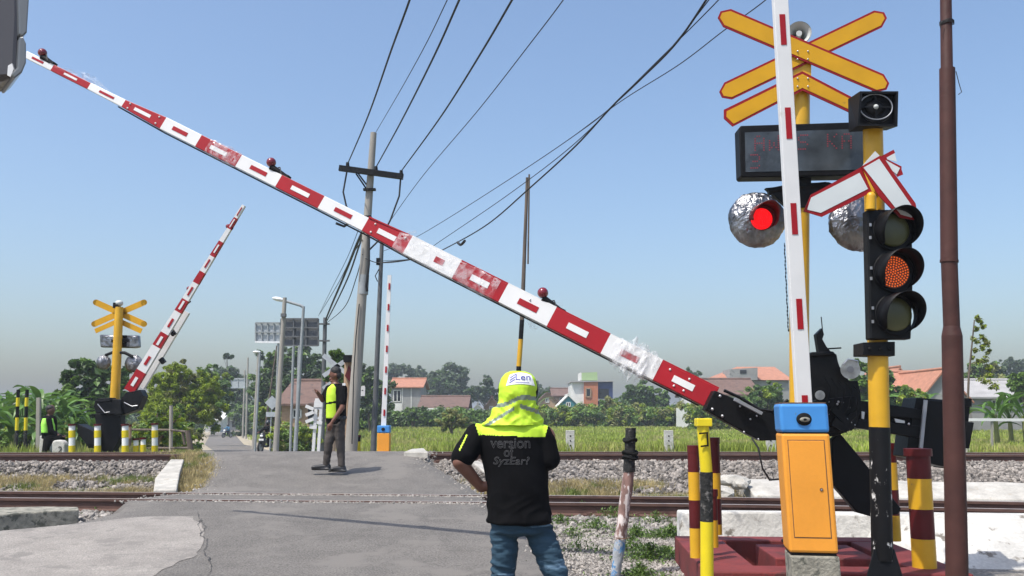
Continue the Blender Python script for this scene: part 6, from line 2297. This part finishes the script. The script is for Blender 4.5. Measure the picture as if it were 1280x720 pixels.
m = MB(); m.plate([(747.8, 498.6), (766, 498.6), (766, 501), (747.8, 501)], Yx - .5, .8, 'wall_grey'); m.build('balcony', hm)
m = MB(); m.plate([(749, 503), (765, 503), (765, 520), (749, 520)], Yx + .25, .05, 'window_dark'); m.build('ground_window', hm)
gable('house', 'long house with dark brown tiled roof under the red end of the boom', 868, 948, 492, 474.5, 96, 9, 'wall_white', 'tile_brown', parts=[(872, 497, 882, 509, 'window_dark', 'window'), (896, 498, 904, 510, 'window_dark', 'window')])
fw = thing('garden_wall', 'short pale block wall below the brown roofed long house', 'wall', P(860, 530, 92))
m = MB(); m.plate([(846, 510), (882, 509), (884, 535), (846, 535)], 92, .3, 'wall_white'); m.build('wall', fw)
# orange hip roof with grey block
h8 = thing('house', 'house with wide orange hipped roof and a bare grey block storey', 'house', P(940, 535, 125), 'houses along the far side of the field')
a, c = P(891, 475, 122), P(992, 475, 122)
r0, r1 = P(921, 458.5, 128), P(968, 458.5, 128)
m = MB()
m.add([a, c, c + Vector((0, 12, 0)), a + Vector((0, 12, 0)), r0, r1], [(0, 1, 5, 4), (1, 2, 5), (2, 3, 4, 5), (3, 0, 4), (3, 2, 1, 0)], 'tile_orange'); m.build('roof', h8)
m = MB(); m.box(((a.x + c.x) / 2, 128, (a.z - 1.3) / 2 - .06), (c.x - a.x - 1, 11, a.z + 1.3), 'wall_grey'); m.build('wall', h8)
m = MB(); m.plate([(912, 461.5), (947, 459.5), (947, 475), (912, 475)], 121.5, 4, 'wall_grey'); m.build('block_storey', h8)
m = MB(); m.plate([(925, 462.5), (933, 462.2), (933, 467), (925, 467)], 121.44, .05, 'window_dark'); m.build('window', h8)
gable('house', 'grey walled house with orange tiled roof behind the counterweight, nearest of the orange roofs', 1150, 1210, 497, 462, 70, 12, 'wall_grey', 'tile_orange', axis='y', over=.3, parts=[(1175, 505, 1183, 515, 'window_dark', 'window')])
gable('house', 'house with orange tiled slope left of the grey gabled one', 1128, 1192, 492, 466, 74, 8, 'wall_grey', 'tile_orange', parts=[(1134, 496, 1140, 504, 'window_dark', 'window')])
gable('house', 'house with small orange gable peak behind the yellow pole', 1108, 1142, 484, 459, 90, 8, 'wall_tan', 'tile_orange', axis='y', over=.3, parts=[(1120, 482, 1126, 490, 'window_dark', 'window')])
gable('house', 'low house with pale grey sheet roof and brown ridge at the right edge', 1213, 1300, 495, 476, 75, 9, 'wall_grey', 'tile_grey', parts=[(1240, 500, 1250, 512, 'window_dark', 'window')])
# at the end of the road
gable('house', 'small white kiosk with pale roof at the end of the far road', 257, 276, 523, 516.5, 150, 5, 'wall_white', 'wall_white', over=.6, parts=[(261, 526, 271, 531, 'window_dark', 'window')], group=None)
gable('house', 'grey roofed low building closing the far road', 274, 304, 524, 514, 165, 10, 'wall_grey', 'tile_grey', over=.6, parts=[(280, 527, 286, 533, 'window_dark', 'window'), (290, 527, 296, 534, 'window_dark', 'door')], group=None)
# ------------------------------------------------------------------ people
def capsule_pts(m, p0, p1, r0, r1, seg=14):
    p0, p1 = Vector(p0), Vector(p1)
    m.tube([p0, p0.lerp(p1, .5), p1], [r0, (r0 + r1) / 2, r1], 'skin', seg)
    m.sphere(p0, r0, 'skin', seg, 8)
    m.sphere(p1, r1, 'skin', seg, 8)


def loft(m, rings, seg=24):
    """rings: (centre, rx, ry) ellipses in horizontal planes"""
    V = []
    for c, rx, ry in rings:
        for k in range(seg):
            t = 6.2832 * k / seg
            V.append(Vector(c) + Vector((math.cos(t) * rx, math.sin(t) * ry, 0)))
    Fc = []
    for i in range(len(rings) - 1):
        for k in range(seg):
            k2 = (k + 1) % seg
            Fc.append((i * seg + k, i * seg + k2, (i + 1) * seg + k2, (i + 1) * seg + k))
    Fc += [tuple(range(seg))[::-1], tuple(range((len(rings) - 1) * seg, len(rings) * seg))]
    m.add(V, Fc, 'skin')


def fuse(m, name, mat, voxel, smooth=4, parent=None, mats=None, matfn=None, disp=None, label=None):
    tmp = m.build('tmp', local=True)
    md = tmp.modifiers.new('r', 'REMESH'); md.mode = 'VOXEL'; md.voxel_size = voxel
    md = tmp.modifiers.new('s', 'SMOOTH'); md.iterations = smooth; md.factor = .5
    dg = bpy.context.evaluated_depsgraph_get()
    me = bpy.data.meshes.new_from_object(tmp.evaluated_get(dg))
    me.name = name
    bpy.data.objects.remove(tmp)
    me.materials.clear()
    for q in (mats or [mat]): me.materials.append(M[q])
    if disp:
        ns = [v.normal.copy() for v in me.vertices]
        for v, n_ in zip(me.vertices, ns): v.co = v.co + n_ * disp(v.co, n_)
    for p in me.polygons:
        p.use_smooth = True
        p.material_index = matfn(p.center, p.normal) if matfn else 0
    bv = None
    me.transform(Matrix.Translation(-wloc(parent)))
    o = bpy.data.objects.new(name, me)
    COL.objects.link(o)
    o.parent = parent
    if label: o['label'] = label
    return o


def hand(m, wrist, fwd, palm_n, side, s=1.0, curl=.7):
    """palm with four fingers and a thumb; side = direction of the thumb"""
    fwd, palm_n, side = Vector(fwd).normalized(), Vector(palm_n).normalized(), Vector(side).normalized()
    w_ = Vector(wrist)
    c = w_ + fwd * .045 * s
    capsule_pts(m, w_, c + fwd * .015 * s + side * .018 * s, .022 * s, .022 * s, 10)
    capsule_pts(m, w_, c + fwd * .015 * s - side * .018 * s, .022 * s, .020 * s, 10)
    for i, L_ in enumerate((.072, .080, .074, .058)):
        b_ = c + fwd * .035 * s + side * (.030 - .020 * i) * s
        d = (fwd - palm_n * -curl * .3).normalized()
        k1 = b_ + (fwd + palm_n * curl * .35).normalized() * L_ * .45 * s
        k2 = k1 + (fwd * (1 - curl * .55) + palm_n * curl).normalized() * L_ * .32 * s
        k3 = k2 + (fwd * (1 - curl * 1.1) + palm_n * curl * 1.2).normalized() * L_ * .25 * s
        capsule_pts(m, b_, k1, .0095 * s, .0088 * s, 8); capsule_pts(m, k1, k2, .0088 * s, .008 * s, 8); capsule_pts(m, k2, k3, .008 * s, .007 * s, 8)
    t0 = w_ + fwd * .02 * s + side * .022 * s
    t1 = t0 + (side * .8 + fwd * .6 + palm_n * .3).normalized() * .038 * s
    t2 = t1 + (fwd + side * .25 + palm_n * .35).normalized() * .030 * s
    capsule_pts(m, t0, t1, .014 * s, .0115 * s, 8); capsule_pts(m, t1, t2, .0115 * s, .009 * s, 8)


# ---- the man in the neon neck cloth (near, from behind)
Yz = 5.5
man = thing('person', 'man from behind in neon neck flap cap, black printed shirt and jeans, hand on hip', 'person', Vector((P(662, 823, Yz).x, Yz, .0)), 'people at the crossing')


def q(px, py, dy=0.0): return P(px, py, Yz + dy)


hipL, hipR = q(631, 660), q(674, 660)
kneeL, kneeR = q(628, 738, .02), q(703, 738, -.02)
ankL, ankR = q(630, 812), q(712, 812)
shL, shR = q(592, 545), q(682, 545)
elL, elR = q(575, 578, -.10), q(687, 578, -.02)
wrL, wrR = q(602, 610, -.02), q(668, 590, .22)
# body
m = MB()
loft(m, [(q(650, 667), .13, .10), (q(650, 655), .165, .125), (q(648, 630), .150, .115), (q(646, 605), .145, .11), (q(644, 580), .155, .115), (q(641, 555), .165, .115), (q(640, 540), .14, .09), (q(641, 530), .07, .06)])
capsule_pts(m, q(642, 540), q(645, 510), .062, .056)
m.sphere(q(646, 493), (.076, .095, .115), 'skin', 20, 14)
m.sphere(q(646, 500, .088), (.016, .022, .024), 'skin', 10, 8)      # nose (faces away)
for s_ in (-1, 1): m.sphere(q(646, 495) + Vector((.078 * s_, 0, 0)), (.012, .022, .032), 'skin', 10, 8)
capsule_pts(m, shL, elL, .058, .045); capsule_pts(m, elL, wrL, .046, .029)
capsule_pts(m, shR, elR, .058, .045); capsule_pts(m, elR, wrR, .046, .029)
hand(m, q(603, 608, -.03), (.86, .25, -.14), (.3, .9, -.1), (.10, -.30, .92), .95, .75)
hand(m, wrR, (-.8, .3, -.2), (0, -.9, 0), (0, 0, 1), 1.0, .7)
for h_, k_, a_ in ((hipL, kneeL, ankL), (hipR, kneeR, ankR)):
    capsule_pts(m, h_, k_, .066, .048); capsule_pts(m, k_, a_, .048, .036)
    capsule_pts(m, a_ + Vector((0, -.03, -.02)), a_ + Vector((0, .14, -.03)), .035, .03)
body = fuse(m, 'body', 'skin', .011, 3, man, mats=['skin'])


# shirt
def wr(co, n_):
    a = abs(mnoise.noise(Vector((co.x * 5 + co.z * 5, co.y * 3, co.z * 6)))) * .014
    b_ = abs(mnoise.noise(Vector((co.x * 9 - co.z * 9, 3, co.z * 14)))) * .007
    low = max(0, min(1, (P(640, 600, Yz).z - co.z) / .2))
    return -a * 1.3 * (.5 + .6 * low) - b_ * low * 2.2 + .005


def shirt_neon(c):
    if c.y > Yz + .10: return False
    xa, xb = q(599, 545).x, q(680.5, 545).x
    zl = q(640, 544.5 + 1.2 * math.sin(c.x * 9)).z
    if xa - (c.z - zl) * .35 < c.x < xb + (c.z - zl) * .35 and c.z > zl: return True
    # thin piping on the left sleeve
    return abs(c.x - (q(579, 555).x + (c.z - q(579, 555).z) * .45)) < .0045 and c.x < q(588, 550).x and c.y < Yz + .02 and q(580, 562).z < c.z < q(580, 543).z


m = MB()
loft(m, [(q(649, 654), .190, .155), (q(649, 651), .196, .162), (q(648.5, 640), .190, .155), (q(648, 625), .184, .150), (q(647, 612), .180, .146), (q(646, 595), .182, .142), (q(643.5, 575), .192, .140), (q(641, 556), .205, .135), (q(640.5, 545), .212, .128), (q(640.5, 536), .208, .115), (q(641, 529), .175, .10), (q(642, 522), .125, .09), (q(643, 514), .08, .08)])
capsule_pts(m, shL + Vector((.02, 0, .0)), shL.lerp(elL, .80), .074, .068); capsule_pts(m, shR + Vector((-.02, 0, 0)), shR.lerp(elR, .86), .070, .064)
shirt = fuse(m, 'shirt', 'black_cloth', .0068, 5, man, mats=['black_cloth', 'neon'], disp=wr,
             matfn=lambda c, n_: 1 if (shirt_neon(c)) else 0)


# jeans
def jw(co, n_):
    w1_ = abs(mnoise.noise(Vector((co.x * 4, co.y * 4, co.z * 26 + co.x * 8)))) * .020
    w2_ = abs(mnoise.noise(Vector((co.x * 7, co.y * 7, co.z * 48 - co.x * 12)))) * .010
    return .006 - w1_ - w2_


m = MB()
loft(m, [(q(652, 669), .12, .10), (q(652, 664), .175, .135), (q(651, 656), .180, .14), (q(650, 640), .165, .13)])
for h_, k_, a_ in ((hipL, kneeL, ankL), (hipR, kneeR, ankR)):
    capsule_pts(m, h_ + Vector((0, 0, -.02)), k_, .088, .066); capsule_pts(m, k_, a_ + Vector((0, 0, .02)), .067, .056)
fuse(m, 'jeans', 'jeans', .009, 2, man, disp=jw)
for a_ in (ankL, ankR):
    m = MB(); capsule_pts(m, a_ + Vector((0, -.05, -.035)), a_ + Vector((0, .15, -.04)), .045, .04); fuse(m, 'shoe', 'shoe_black', .012, 2, man)

# cap and neck cloth
m = MB()
m.sphere(q(647.5, 488, .03), (.122, .15, .112), 'skin', 24, 16)
fuse(m, 'cap', 'black_cloth', .010, 2, man, mats=['black_cloth'])
m = MB()
loft(m, [(q(648, 464, .0), .045, .055), (q(648, 467), .080, .088), (q(648, 473), .103, .113), (q(647.5, 482), .114, .130), (q(647, 492), .117, .136), (q(646, 501), .120, .134), (q(644.5, 509), .134, .132), (q(643, 516), .152, .132), (q(642, 523), .176, .136), (q(641, 529), .190, .142), (q(640.5, 533), .186, .145)])


def fw_(co, n_):
    top = q(646, 485).z
    k = max(0, min(1, (top - co.z) / .10)) * max(0, min(1, (co.z - q(640, 540).z) / .08))
    a = mnoise.noise(Vector((co.x * 10 + co.z * 7, co.y * 4, co.z * 5)))
    return a * .024 * k - abs(mnoise.noise(Vector((co.x * 14 - co.z * 12, 5, co.z * 12)))) * .028 * k - abs(mnoise.noise(Vector((co.x * 16 + co.z * 17, 8, co.z * 9)))) * .018 * k + mnoise.noise(Vector((co.x * 7, 1, co.z * 9))) * .005


def fm_(c, n_):
    if c.y > Yz + .01 and c.z > q(646, 513).z: return 2
    if abs(c.x - q(646.5, 495).x) > .112 and c.z > q(646, 508).z and c.y > Yz - .03: return 2
    z1 = q(640, 501).z + (c.x - q(645, 500).x) * .20 + .01 * math.sin(c.x * 30)
    z2 = q(640, 511).z - (c.x - q(660, 500).x) * .30
    if abs(c.z - z1) < .0125 and c.y < Yz + .05: return 1
    if abs(c.z - z2) < .0125 and c.x > q(650, 500).x and c.y < Yz + .05: return 1
    if abs(c.z - (q(640, 512).z + (c.x - q(640, 500).x) * .62)) < .011 and c.x < q(643, 500).x and c.z < q(640, 501).z: return 1
    return 0


flapo = fuse(m, 'neck_cloth', 'neon', .0075, 2, man, mats=['neon', 'reflective', 'black_cloth'], disp=fw_, matfn=fm_)


def drape(me, target_obj, eps=.003):
    """lay a flat mesh (facing -Y) on the back of a surface"""
    tm = target_obj.data
    off = wloc(target_obj.parent)
    bvh = BVHTree.FromPolygons([v.co + off for v in tm.vertices], [p.vertices[:] for p in tm.polygons])
    for v in me.vertices:
        hit = bvh.ray_cast(Vector((v.co.x, Yz - 1.5, v.co.z)), Vector((0, 1, 0)))
        dep = v.co.y - Yz
        if hit[0] is not None: v.co.y = hit[0].y - eps + dep
    return me


# cap patch
nx_, ny_ = 30, 14
V, Fc = [], []
for j in range(ny_ + 1):
    for i in range(nx_ + 1):
        u_ = i / nx_ * 2 - 1; v_ = j / ny_
        px = 650.5 + u_ * (13.5 + 4.5 * v_) ; py = 466.5 + v_ * (14.5) - 0 + (u_ * u_) * 3.0 * (1 - .3 * v_)
        V.append(P(px, py, Yz))
for j in range(ny_):
    for i in range(nx_): Fc.append((j * (nx_ + 1) + i, j * (nx_ + 1) + i + 1, (j + 1) * (nx_ + 1) + i + 1, (j + 1) * (nx_ + 1) + i))
me = bpy.data.meshes.new('p'); me.from_pydata([tuple(v) for v in V], [], Fc)
drape(me, flapo, .003)
for p in me.polygons: p.use_smooth = True
patch = place_mesh(me, 'cap_label', 'white_cloth', Matrix(), man)
back = Matrix.Rotation(R(90), 4, 'X')


def on_back(txt, size, px, py, outline, target, eps, mat, name, depth=.0006, spacing=1.0, shear=0, sub=True, sx=1.0, parent=man):
    me = text_mesh(txt, size, outline, depth, spacing, shear)
    me.transform(Matrix.Translation(P(px, py, Yz)) @ back @ Matrix.Diagonal((sx, 1, 1, 1)))
    drape(me, target, eps)
    return place_mesh(me, name, mat, Matrix(), parent)


on_back('Len', .052, 653.5, 472.5, False, flapo, .006, 'print_blue', 'label_text', sx=1.25)
m = MB()
me = bpy.data.meshes.new('p')
vs_, fs_ = [], []
for k, (x, y) in enumerate(((638.5, 470), (638, 473.2), (637.5, 476.4))):
    for i in range(6):
        t = i / 6
        x0_ = x + t * 7 - 1; y0_ = y + 2.5 - t * 4.5
        o_ = len(vs_); vs_ += [P(x0_, y0_, Yz), P(x0_ + 1.3, y0_ - .8, Yz), P(x0_ + 1.3, y0_ + .5, Yz), P(x0_, y0_ + 1.2, Yz)]; fs_.append((o_, o_ + 1, o_ + 2, o_ + 3))
for i in range(14):
    o_ = len(vs_); x0_ = 644 + i * 1.25; vs_ += [P(x0_, 478.4, Yz), P(x0_ + .8, 478.4, Yz), P(x0_ + .8, 479.4, Yz), P(x0_, 479.4, Yz)]; fs_.append((o_, o_ + 1, o_ + 2, o_ + 3))
me.from_pydata([tuple(v) for v in vs_], [], fs_); drape(me, flapo, .006)
place_mesh(me, 'label_mark', 'print_blue', Matrix(), man)
on_back('version', .085, 638.5, 553.5, True, shirt, .003, 'print_grey', 'shirt_print', .0011, 1.0, 0, sx=.92)
on_back('of', .075, 635.5, 564.5, True, shirt, .003, 'print_grey', 'shirt_print', .0011, sx=.9)
on_back('SyzEar?', .060, 638.5, 575, True, shirt, .003, 'print_grey', 'shirt_print', .0010, 1.05, .2, sx=1.1)

# ---- officer
Yo_ = 15.5
off = thing('person', 'officer in yellow vest, black shirt and grey trousers standing on the road, arm raised', 'person', Vector((P(418, 585, Yo_).x, Yo_, P(418, 586, Yo_).z)), 'people at the crossing')


def q2(px, py, dy=0.0): return P(px, py, Yo_ + dy)


sh1, sh2 = q2(411, 486, .05), q2(429, 486, -.08)
el1, w1_ = q2(403.5, 500, .02), q2(395.5, 489, -.12)
el2, w2_ = q2(428, 509, -.16), q2(415, 528, -.22)
hp1, hp2 = q2(416, 530, .02), q2(424, 530, -.03)
kn1, kn2 = q2(411, 553, -.04), q2(425.5, 555, -.02)
an1, an2 = q2(408, 580), q2(427, 582, -.04)
m = MB()
loft(m, [(q2(420, 534), .13, .10), (q2(420, 524), .16, .12), (q2(420, 508), .155, .12), (q2(420, 492), .18, .12), (q2(420, 483), .16, .1), (q2(420, 479), .07, .07)])
capsule_pts(m, q2(419.5, 482), q2(418.5, 473), .055, .055)
m.sphere(q2(418.5, 467.5), (.085, .085, .118), 'skin', 20, 14, Matrix.Rotation(R(-10), 3, 'Y'))
m.sphere(q2(411.8, 468.5, -.03), (.022, .016, .02), 'skin', 10, 8)   # nose pointing left
m.sphere(q2(413, 473.5, -.02), (.028, .03, .018), 'skin', 10, 8)     # lips and chin
m.sphere(q2(414.5, 476.5, -.02), (.03, .035, .02), 'skin', 10, 8)
m.sphere(q2(420, 469, -.085), (.022, .012, .032), 'skin', 10, 8)      # ear
for a, b_, c in ((sh1, el1, w1_), (sh2, el2, w2_)):
    capsule_pts(m, a, b_, .056, .045); capsule_pts(m, b_, c, .045, .028)
hand(m, w1_ + Vector((.02, 0, -.05)), (-.35, -.1, 1), (-.8, -.4, 0), (.3, -.9, 0), .72, 1.0)
hand(m, w2_, (-.35, -.1, -1), (0, .6, 0), (-1, -.2, 0), 1.05, .6)
for a, b_, c in ((hp1, kn1, an1), (hp2, kn2, an2)):
    capsule_pts(m, a, b_, .085, .058); capsule_pts(m, b_, c, .058, .04)
fuse(m, 'body', 'skin', .013, 2, off)
m = MB(); m.sphere(q2(419.8, 463.8, .0), (.094, .096, .086), 'skin', 18, 12, Matrix.Rotation(R(12), 3, 'Y')); m.sphere(q2(423.5, 469, .0), (.045, .085, .075), 'skin', 12, 8)
fuse(m, 'hair', 'hair', .013, 2, off)
m = MB(); m.sphere(q2(413.6, 466.6, -.055), (.008, .008, .006), 'window_dark', 8, 6); m.box(q2(414, 465, -.06), (.03, .02, .006), 'hair'); m.build('eye', off)
m = MB()
loft(m, [(q2(420, 531), .155, .125), (q2(420, 522), .172, .135), (q2(420, 508), .170, .135), (q2(420, 492), .195, .135), (q2(420, 483.5), .175, .11), (q2(420, 479.5), .08, .08)])
capsule_pts(m, sh1, sh1.lerp(el1, .75), .068, .062); capsule_pts(m, sh2, sh2.lerp(el2, .75), .072, .066)
fuse(m, 'shirt', 'black_cloth', .014, 2, off)
m = MB()
loft(m, [(q2(416.5, 523, -.03), .125, .125), (q2(416, 508, -.03), .125, .125), (q2(416, 494, -.03), .130, .125), (q2(417, 484.5, -.03), .10, .10), (q2(418, 480, -.02), .055, .06)])
vz1, vz2 = q2(418, 503).z, q2(418, 507.5).z
fuse(m, 'safety_vest', 'neon', .013, 1, off, mats=['neon', 'black_cloth'], matfn=lambda c, n_: 1 if (abs(c.z - vz1 - (c.x - off.location.x) * .15) < .017 or abs(c.z - vz2 - .02) < .0 or c.x < q2(409.5, 500).x) else 0)
m = MB(); loft(m, [(q2(420, 520), .182, .142), (q2(420, 523.5), .182, .142)]); m.sphere(q2(428, 524, -.1), (.05, .04, .06), 'skin', 10, 8); fuse(m, 'belt', 'shoe_black', .013, 1, off)
m = MB(); m.box(q2(430, 480.5, -.1), (.05, .04, .04), 'boom_white'); m.build('radio', off)
m = MB()
loft(m, [(q2(420, 537), .11, .09), (q2(420, 531), .158, .125), (q2(420, 524), .162, .128)])
for a, b_, c in ((hp1, kn1, an1), (hp2, kn2, an2)): capsule_pts(m, a, b_, .098, .076); capsule_pts(m, b_, c, .076, .058)
fuse(m, 'trousers', 'trousers_grey', .014, 2, off, disp=lambda co, n_: .004 - abs(mnoise.noise(Vector((co.x * 6, co.y * 6, co.z * 14)))) * .012)
for a_, tx in ((an1, -.24), (an2, -.17)):
    m = MB(); capsule_pts(m, a_ + Vector((.03, 0, -.04)), a_ + Vector((tx * .85, -.05, -.055)), .05, .038); m.box(a_ + Vector((tx * .35, -.02, -.085)), (.30, .1, .03), 'skin'); fuse(m, 'shoe', 'shoe_black', .013, 2, off)

# ---- sitting man far left
Ysi = 20.8
sit = thing('person', 'man in green vest sitting beyond the track beside the numbered stone', 'person', P(66, 572, Ysi), 'people at the crossing')


def q3(px, py, dy=0.0): return P(px, py, Ysi + dy)


m = MB()
loft(m, [(q3(62, 549), .15, .13), (q3(61.5, 540), .15, .12), (q3(61, 528), .17, .12), (q3(61.5, 521.5), .14, .10), (q3(62, 519), .06, .06)])
capsule_pts(m, q3(62, 521), q3(63, 515), .055, .055); m.sphere(q3(63.5, 512.5), (.09, .09, .12), 'skin', 16, 12); m.sphere(q3(68.3, 513.5), (.02, .018, .02), 'skin', 8, 6)
capsule_pts(m, q3(61, 524, -.14), q3(64, 538, -.17), .05, .045); capsule_pts(m, q3(64, 538, -.17), q3(73, 544.5, -.12), .042, .03)
capsule_pts(m, q3(62, 524, .14), q3(66, 538, .16), .05, .045); capsule_pts(m, q3(66, 538, .16), q3(74, 544, .08), .042, .03)
hand(m, q3(73, 544.5, -.12), (1, 0, -.1), (0, 0, -1), (0, 1, 0), 1.1, .4); hand(m, q3(74, 544, .08), (1, 0, 0), (0, 0, -1), (0, -1, 0), 1.1, .4)
capsule_pts(m, q3(61, 549, -.08), q3(77, 547, -.1), .09, .06); capsule_pts(m, q3(77, 547, -.1), q3(80, 568, -.1), .06, .04)
capsule_pts(m, q3(60, 550, .05), q3(60, 556, .2), .09, .07); capsule_pts(m, q3(60, 552, -.12), q3(54, 570, -.25), .075, .04)
fuse(m, 'body', 'dark_skin', .015, 2, sit)
m = MB(); m.sphere(q3(62.6, 510.3), (.10, .10, .08), 'skin', 14, 10); m.sphere(q3(60.5, 513.5), (.05, .09, .08), 'skin', 12, 8); fuse(m, 'hair', 'hair', .015, 2, sit)
m = MB()
loft(m, [(q3(62, 548), .165, .14), (q3(61.5, 540), .165, .135), (q3(61, 528), .185, .135), (q3(61.5, 521.5), .155, .11), (q3(62, 519), .07, .07)])
capsule_pts(m, q3(61, 524, -.14), q3(64, 538, -.17), .062, .055); capsule_pts(m, q3(64, 538, -.17), q3(70, 543, -.14), .052, .042); capsule_pts(m, q3(62, 524, .14), q3(66, 538, .16), .06, .055)
fuse(m, 'shirt', 'black_cloth', .015, 2, sit)
m = MB()
loft(m, [(q3(58.5, 541, -.03), .10, .15), (q3(58, 530, -.03), .10, .15), (q3(59, 523, -.03), .09, .12)])
loft(m, [(q3(67, 540, -.02), .05, .13), (q3(66.5, 531, -.02), .06, .13), (q3(65, 523, -.02), .06, .11)])
fuse(m, 'safety_vest', 'neon_green', .015, 1, sit)
m = MB()
capsule_pts(m, q3(61, 549, -.08), q3(77, 547, -.1), .10, .075); capsule_pts(m, q3(77, 547, -.1), q3(80, 566, -.1), .07, .05)
capsule_pts(m, q3(60, 551, -.10), q3(55, 568, -.25), .10, .055)
fuse(m, 'trousers', 'black_cloth', .015, 2, sit)
m = MB(); m.plate([(49, 545), (57, 542), (56, 572), (48, 572)], Ysi + .12, .45, 'white_wall')
tag(m.build('concrete_block', origin=P(52, 572, Ysi), bevel=.03), 'pale rough concrete block the sitting man sits on', 'block')
m = MB(); capsule_pts(m, q3(54, 569, -.25), q3(59, 570, -.25), .05, .04); fuse(m, 'shoe', 'shoe_black', .015, 2, sit)


# ---- riders on scooters
def scooter(px, ybot, Y, heading, label, rlabel, col, jacket, group='scooters riding up the far road'):
    b_ = Vector((P(px, 540, Y).x, Y, road_z(0, Y)))
    rot = Matrix.Rotation(heading, 3, 'Z')
    T = lambda x, y, z: b_ + rot @ Vector((x, y, z))      # +Y backwards, rider faces -Y
    t = thing('scooter', label, 'scooter', b_, group)
    for y in (-.62, .62):
        m = MB(); ring = [T(0, y + math.cos(a) * .25, .29 + math.sin(a) * .25) for a in np.linspace(0, 6.283, 25)]
        m.tube(ring, .048, 'tyre', 8, cap=False); wh = m.build('wheel', t)
        m = MB(); m.tube([T(-.03, y, .29), T(.03, y, .29)], .17, 'grey_steel', 16); m.build('rim', wh)
    m = MB()
    m.tube([T(0, -.62, .29), T(0, -.50, .62), T(0, -.40, .95)], [.05, .05, .04], 'black_steel', 8)
    m.tube([T(-.33, -.34, 1.0), T(0, -.42, 1.0), T(.33, -.34, 1.0)], .018, 'black_steel', 8)
    m.build('handlebar', t)
    m = MB()
    m.sphere(T(0, -.47, .84), (.15, .10, .15), col, 14, 10); m.sphere(T(0, -.45, .55), (.19, .10, .26), 'moto_black', 14, 10)
    m.build('front_fairing', t)
    m = MB(); m.sphere(T(0, -.56, .84), (.085, .03, .06), 'lamp_white', 12, 8); m.build('headlight', t)
    m = MB(); m.plate  # noqa
    m = MB(); m.box(T(0, -.575, .66), (.26, .012, .1), 'boom_white', rot); m.build('number_plate', t)
    m = MB(); m.sphere(T(0, .30, .58), (.16, .50, .20), 'moto_black', 16, 10); m.sphere(T(0, -.05, .32), (.17, .35, .06), 'moto_black', 14, 8); m.build('body', t)
    m = MB(); m.sphere(T(0, .28, .76), (.15, .40, .06), 'rubber', 14, 8); m.build('seat', t)
    for s_ in (-1, 1):
        m = MB(); m.tube([T(.3 * s_, -.36, 1.0), T(.36 * s_, -.38, 1.14)], .008, 'black_steel', 6); m.sphere(T(.37 * s_, -.38, 1.17), (.06, .015, .04), 'black_paint', 10, 6); m.build('mirror', t)
    m = MB(); m.sphere(T(0, -.62, .60), (.07, .22, .03), 'moto_black', 12, 8); m.build('mudguard', t)
    r = thing('person', rlabel, 'person', b_ + Vector((0, 0, .76)), 'people at the crossing')
    m = MB()
    bodyc = lambda mm, g: loft(mm, [(T(0, .22, .78), .15 + g, .12 + g), (T(0, .18, 1.0), .16 + g, .12 + g), (T(0, .12, 1.22), .19 + g, .12 + g), (T(0, .10, 1.32), .10 + g, .08 + g)])
    bodyc(m, 0)
    capsule_pts(m, T(0, .1, 1.3), T(0, .08, 1.42), .055, .055); m.sphere(T(0, .06, 1.47), (.08, .09, .11), 'skin', 14, 10)
    for s_ in (-1, 1):
        capsule_pts(m, T(.18 * s_, .1, 1.25), T(.30 * s_, -.05, 1.08), .05, .04); capsule_pts(m, T(.30 * s_, -.05, 1.08), T(.30 * s_, -.33, 1.02), .04, .03)
        hand(m, T(.30 * s_, -.31, 1.02), rot @ Vector((0, -1, -.1)), (0, 0, -1), rot @ Vector((-s_, 0, 0)), 1, .9)
        capsule_pts(m, T(.09 * s_, .2, .80), T(.17 * s_, -.22, .72), .08, .06); capsule_pts(m, T(.17 * s_, -.22, .72), T(.15 * s_, -.12, .36), .055, .04)
    fuse(m, 'body', 'skin', .02, 1, r)
    m = MB(); bodyc(m, .02)
    for s_ in (-1, 1): capsule_pts(m, T(.18 * s_, .1, 1.25), T(.30 * s_, -.05, 1.08), .068, .058); capsule_pts(m, T(.30 * s_, -.05, 1.08), T(.30 * s_, -.24, 1.03), .055, .048)
    fuse(m, 'jacket', jacket, .02, 1, r)
    m = MB()
    for s_ in (-1, 1):
        capsule_pts(m, T(.09 * s_, .2, .80), T(.17 * s_, -.22, .72), .095, .072); capsule_pts(m, T(.17 * s_, -.22, .72), T(.15 * s_, -.12, .40), .068, .052)
        capsule_pts(m, T(.15 * s_, -.08, .36), T(.15 * s_, -.24, .34), .045, .04)
    fuse(m, 'trousers', 'black_cloth', .02, 1, r)
    m = MB(); m.sphere(T(0, .07, 1.50), (.13, .145, .135), 'moto_black', 18, 12); hl = m.build('helmet', r)
    m = MB(); m.sphere(T(0, -.03, 1.48), (.095, .05, .06), 'window_dark', 14, 8); m.build('visor', hl)
    return t


scooter(334, 565, 47, R(-14), 'black scooter with white front plate climbing toward the crossing', 'rider in black jacket and dark helmet on the nearer scooter', 'moto_black', 'black_cloth')
scooter(284, 541, 112, R(-25), 'small distant scooter at the end of the road', 'rider in blue on the distant scooter', 'moto_white', 'moto_blue')
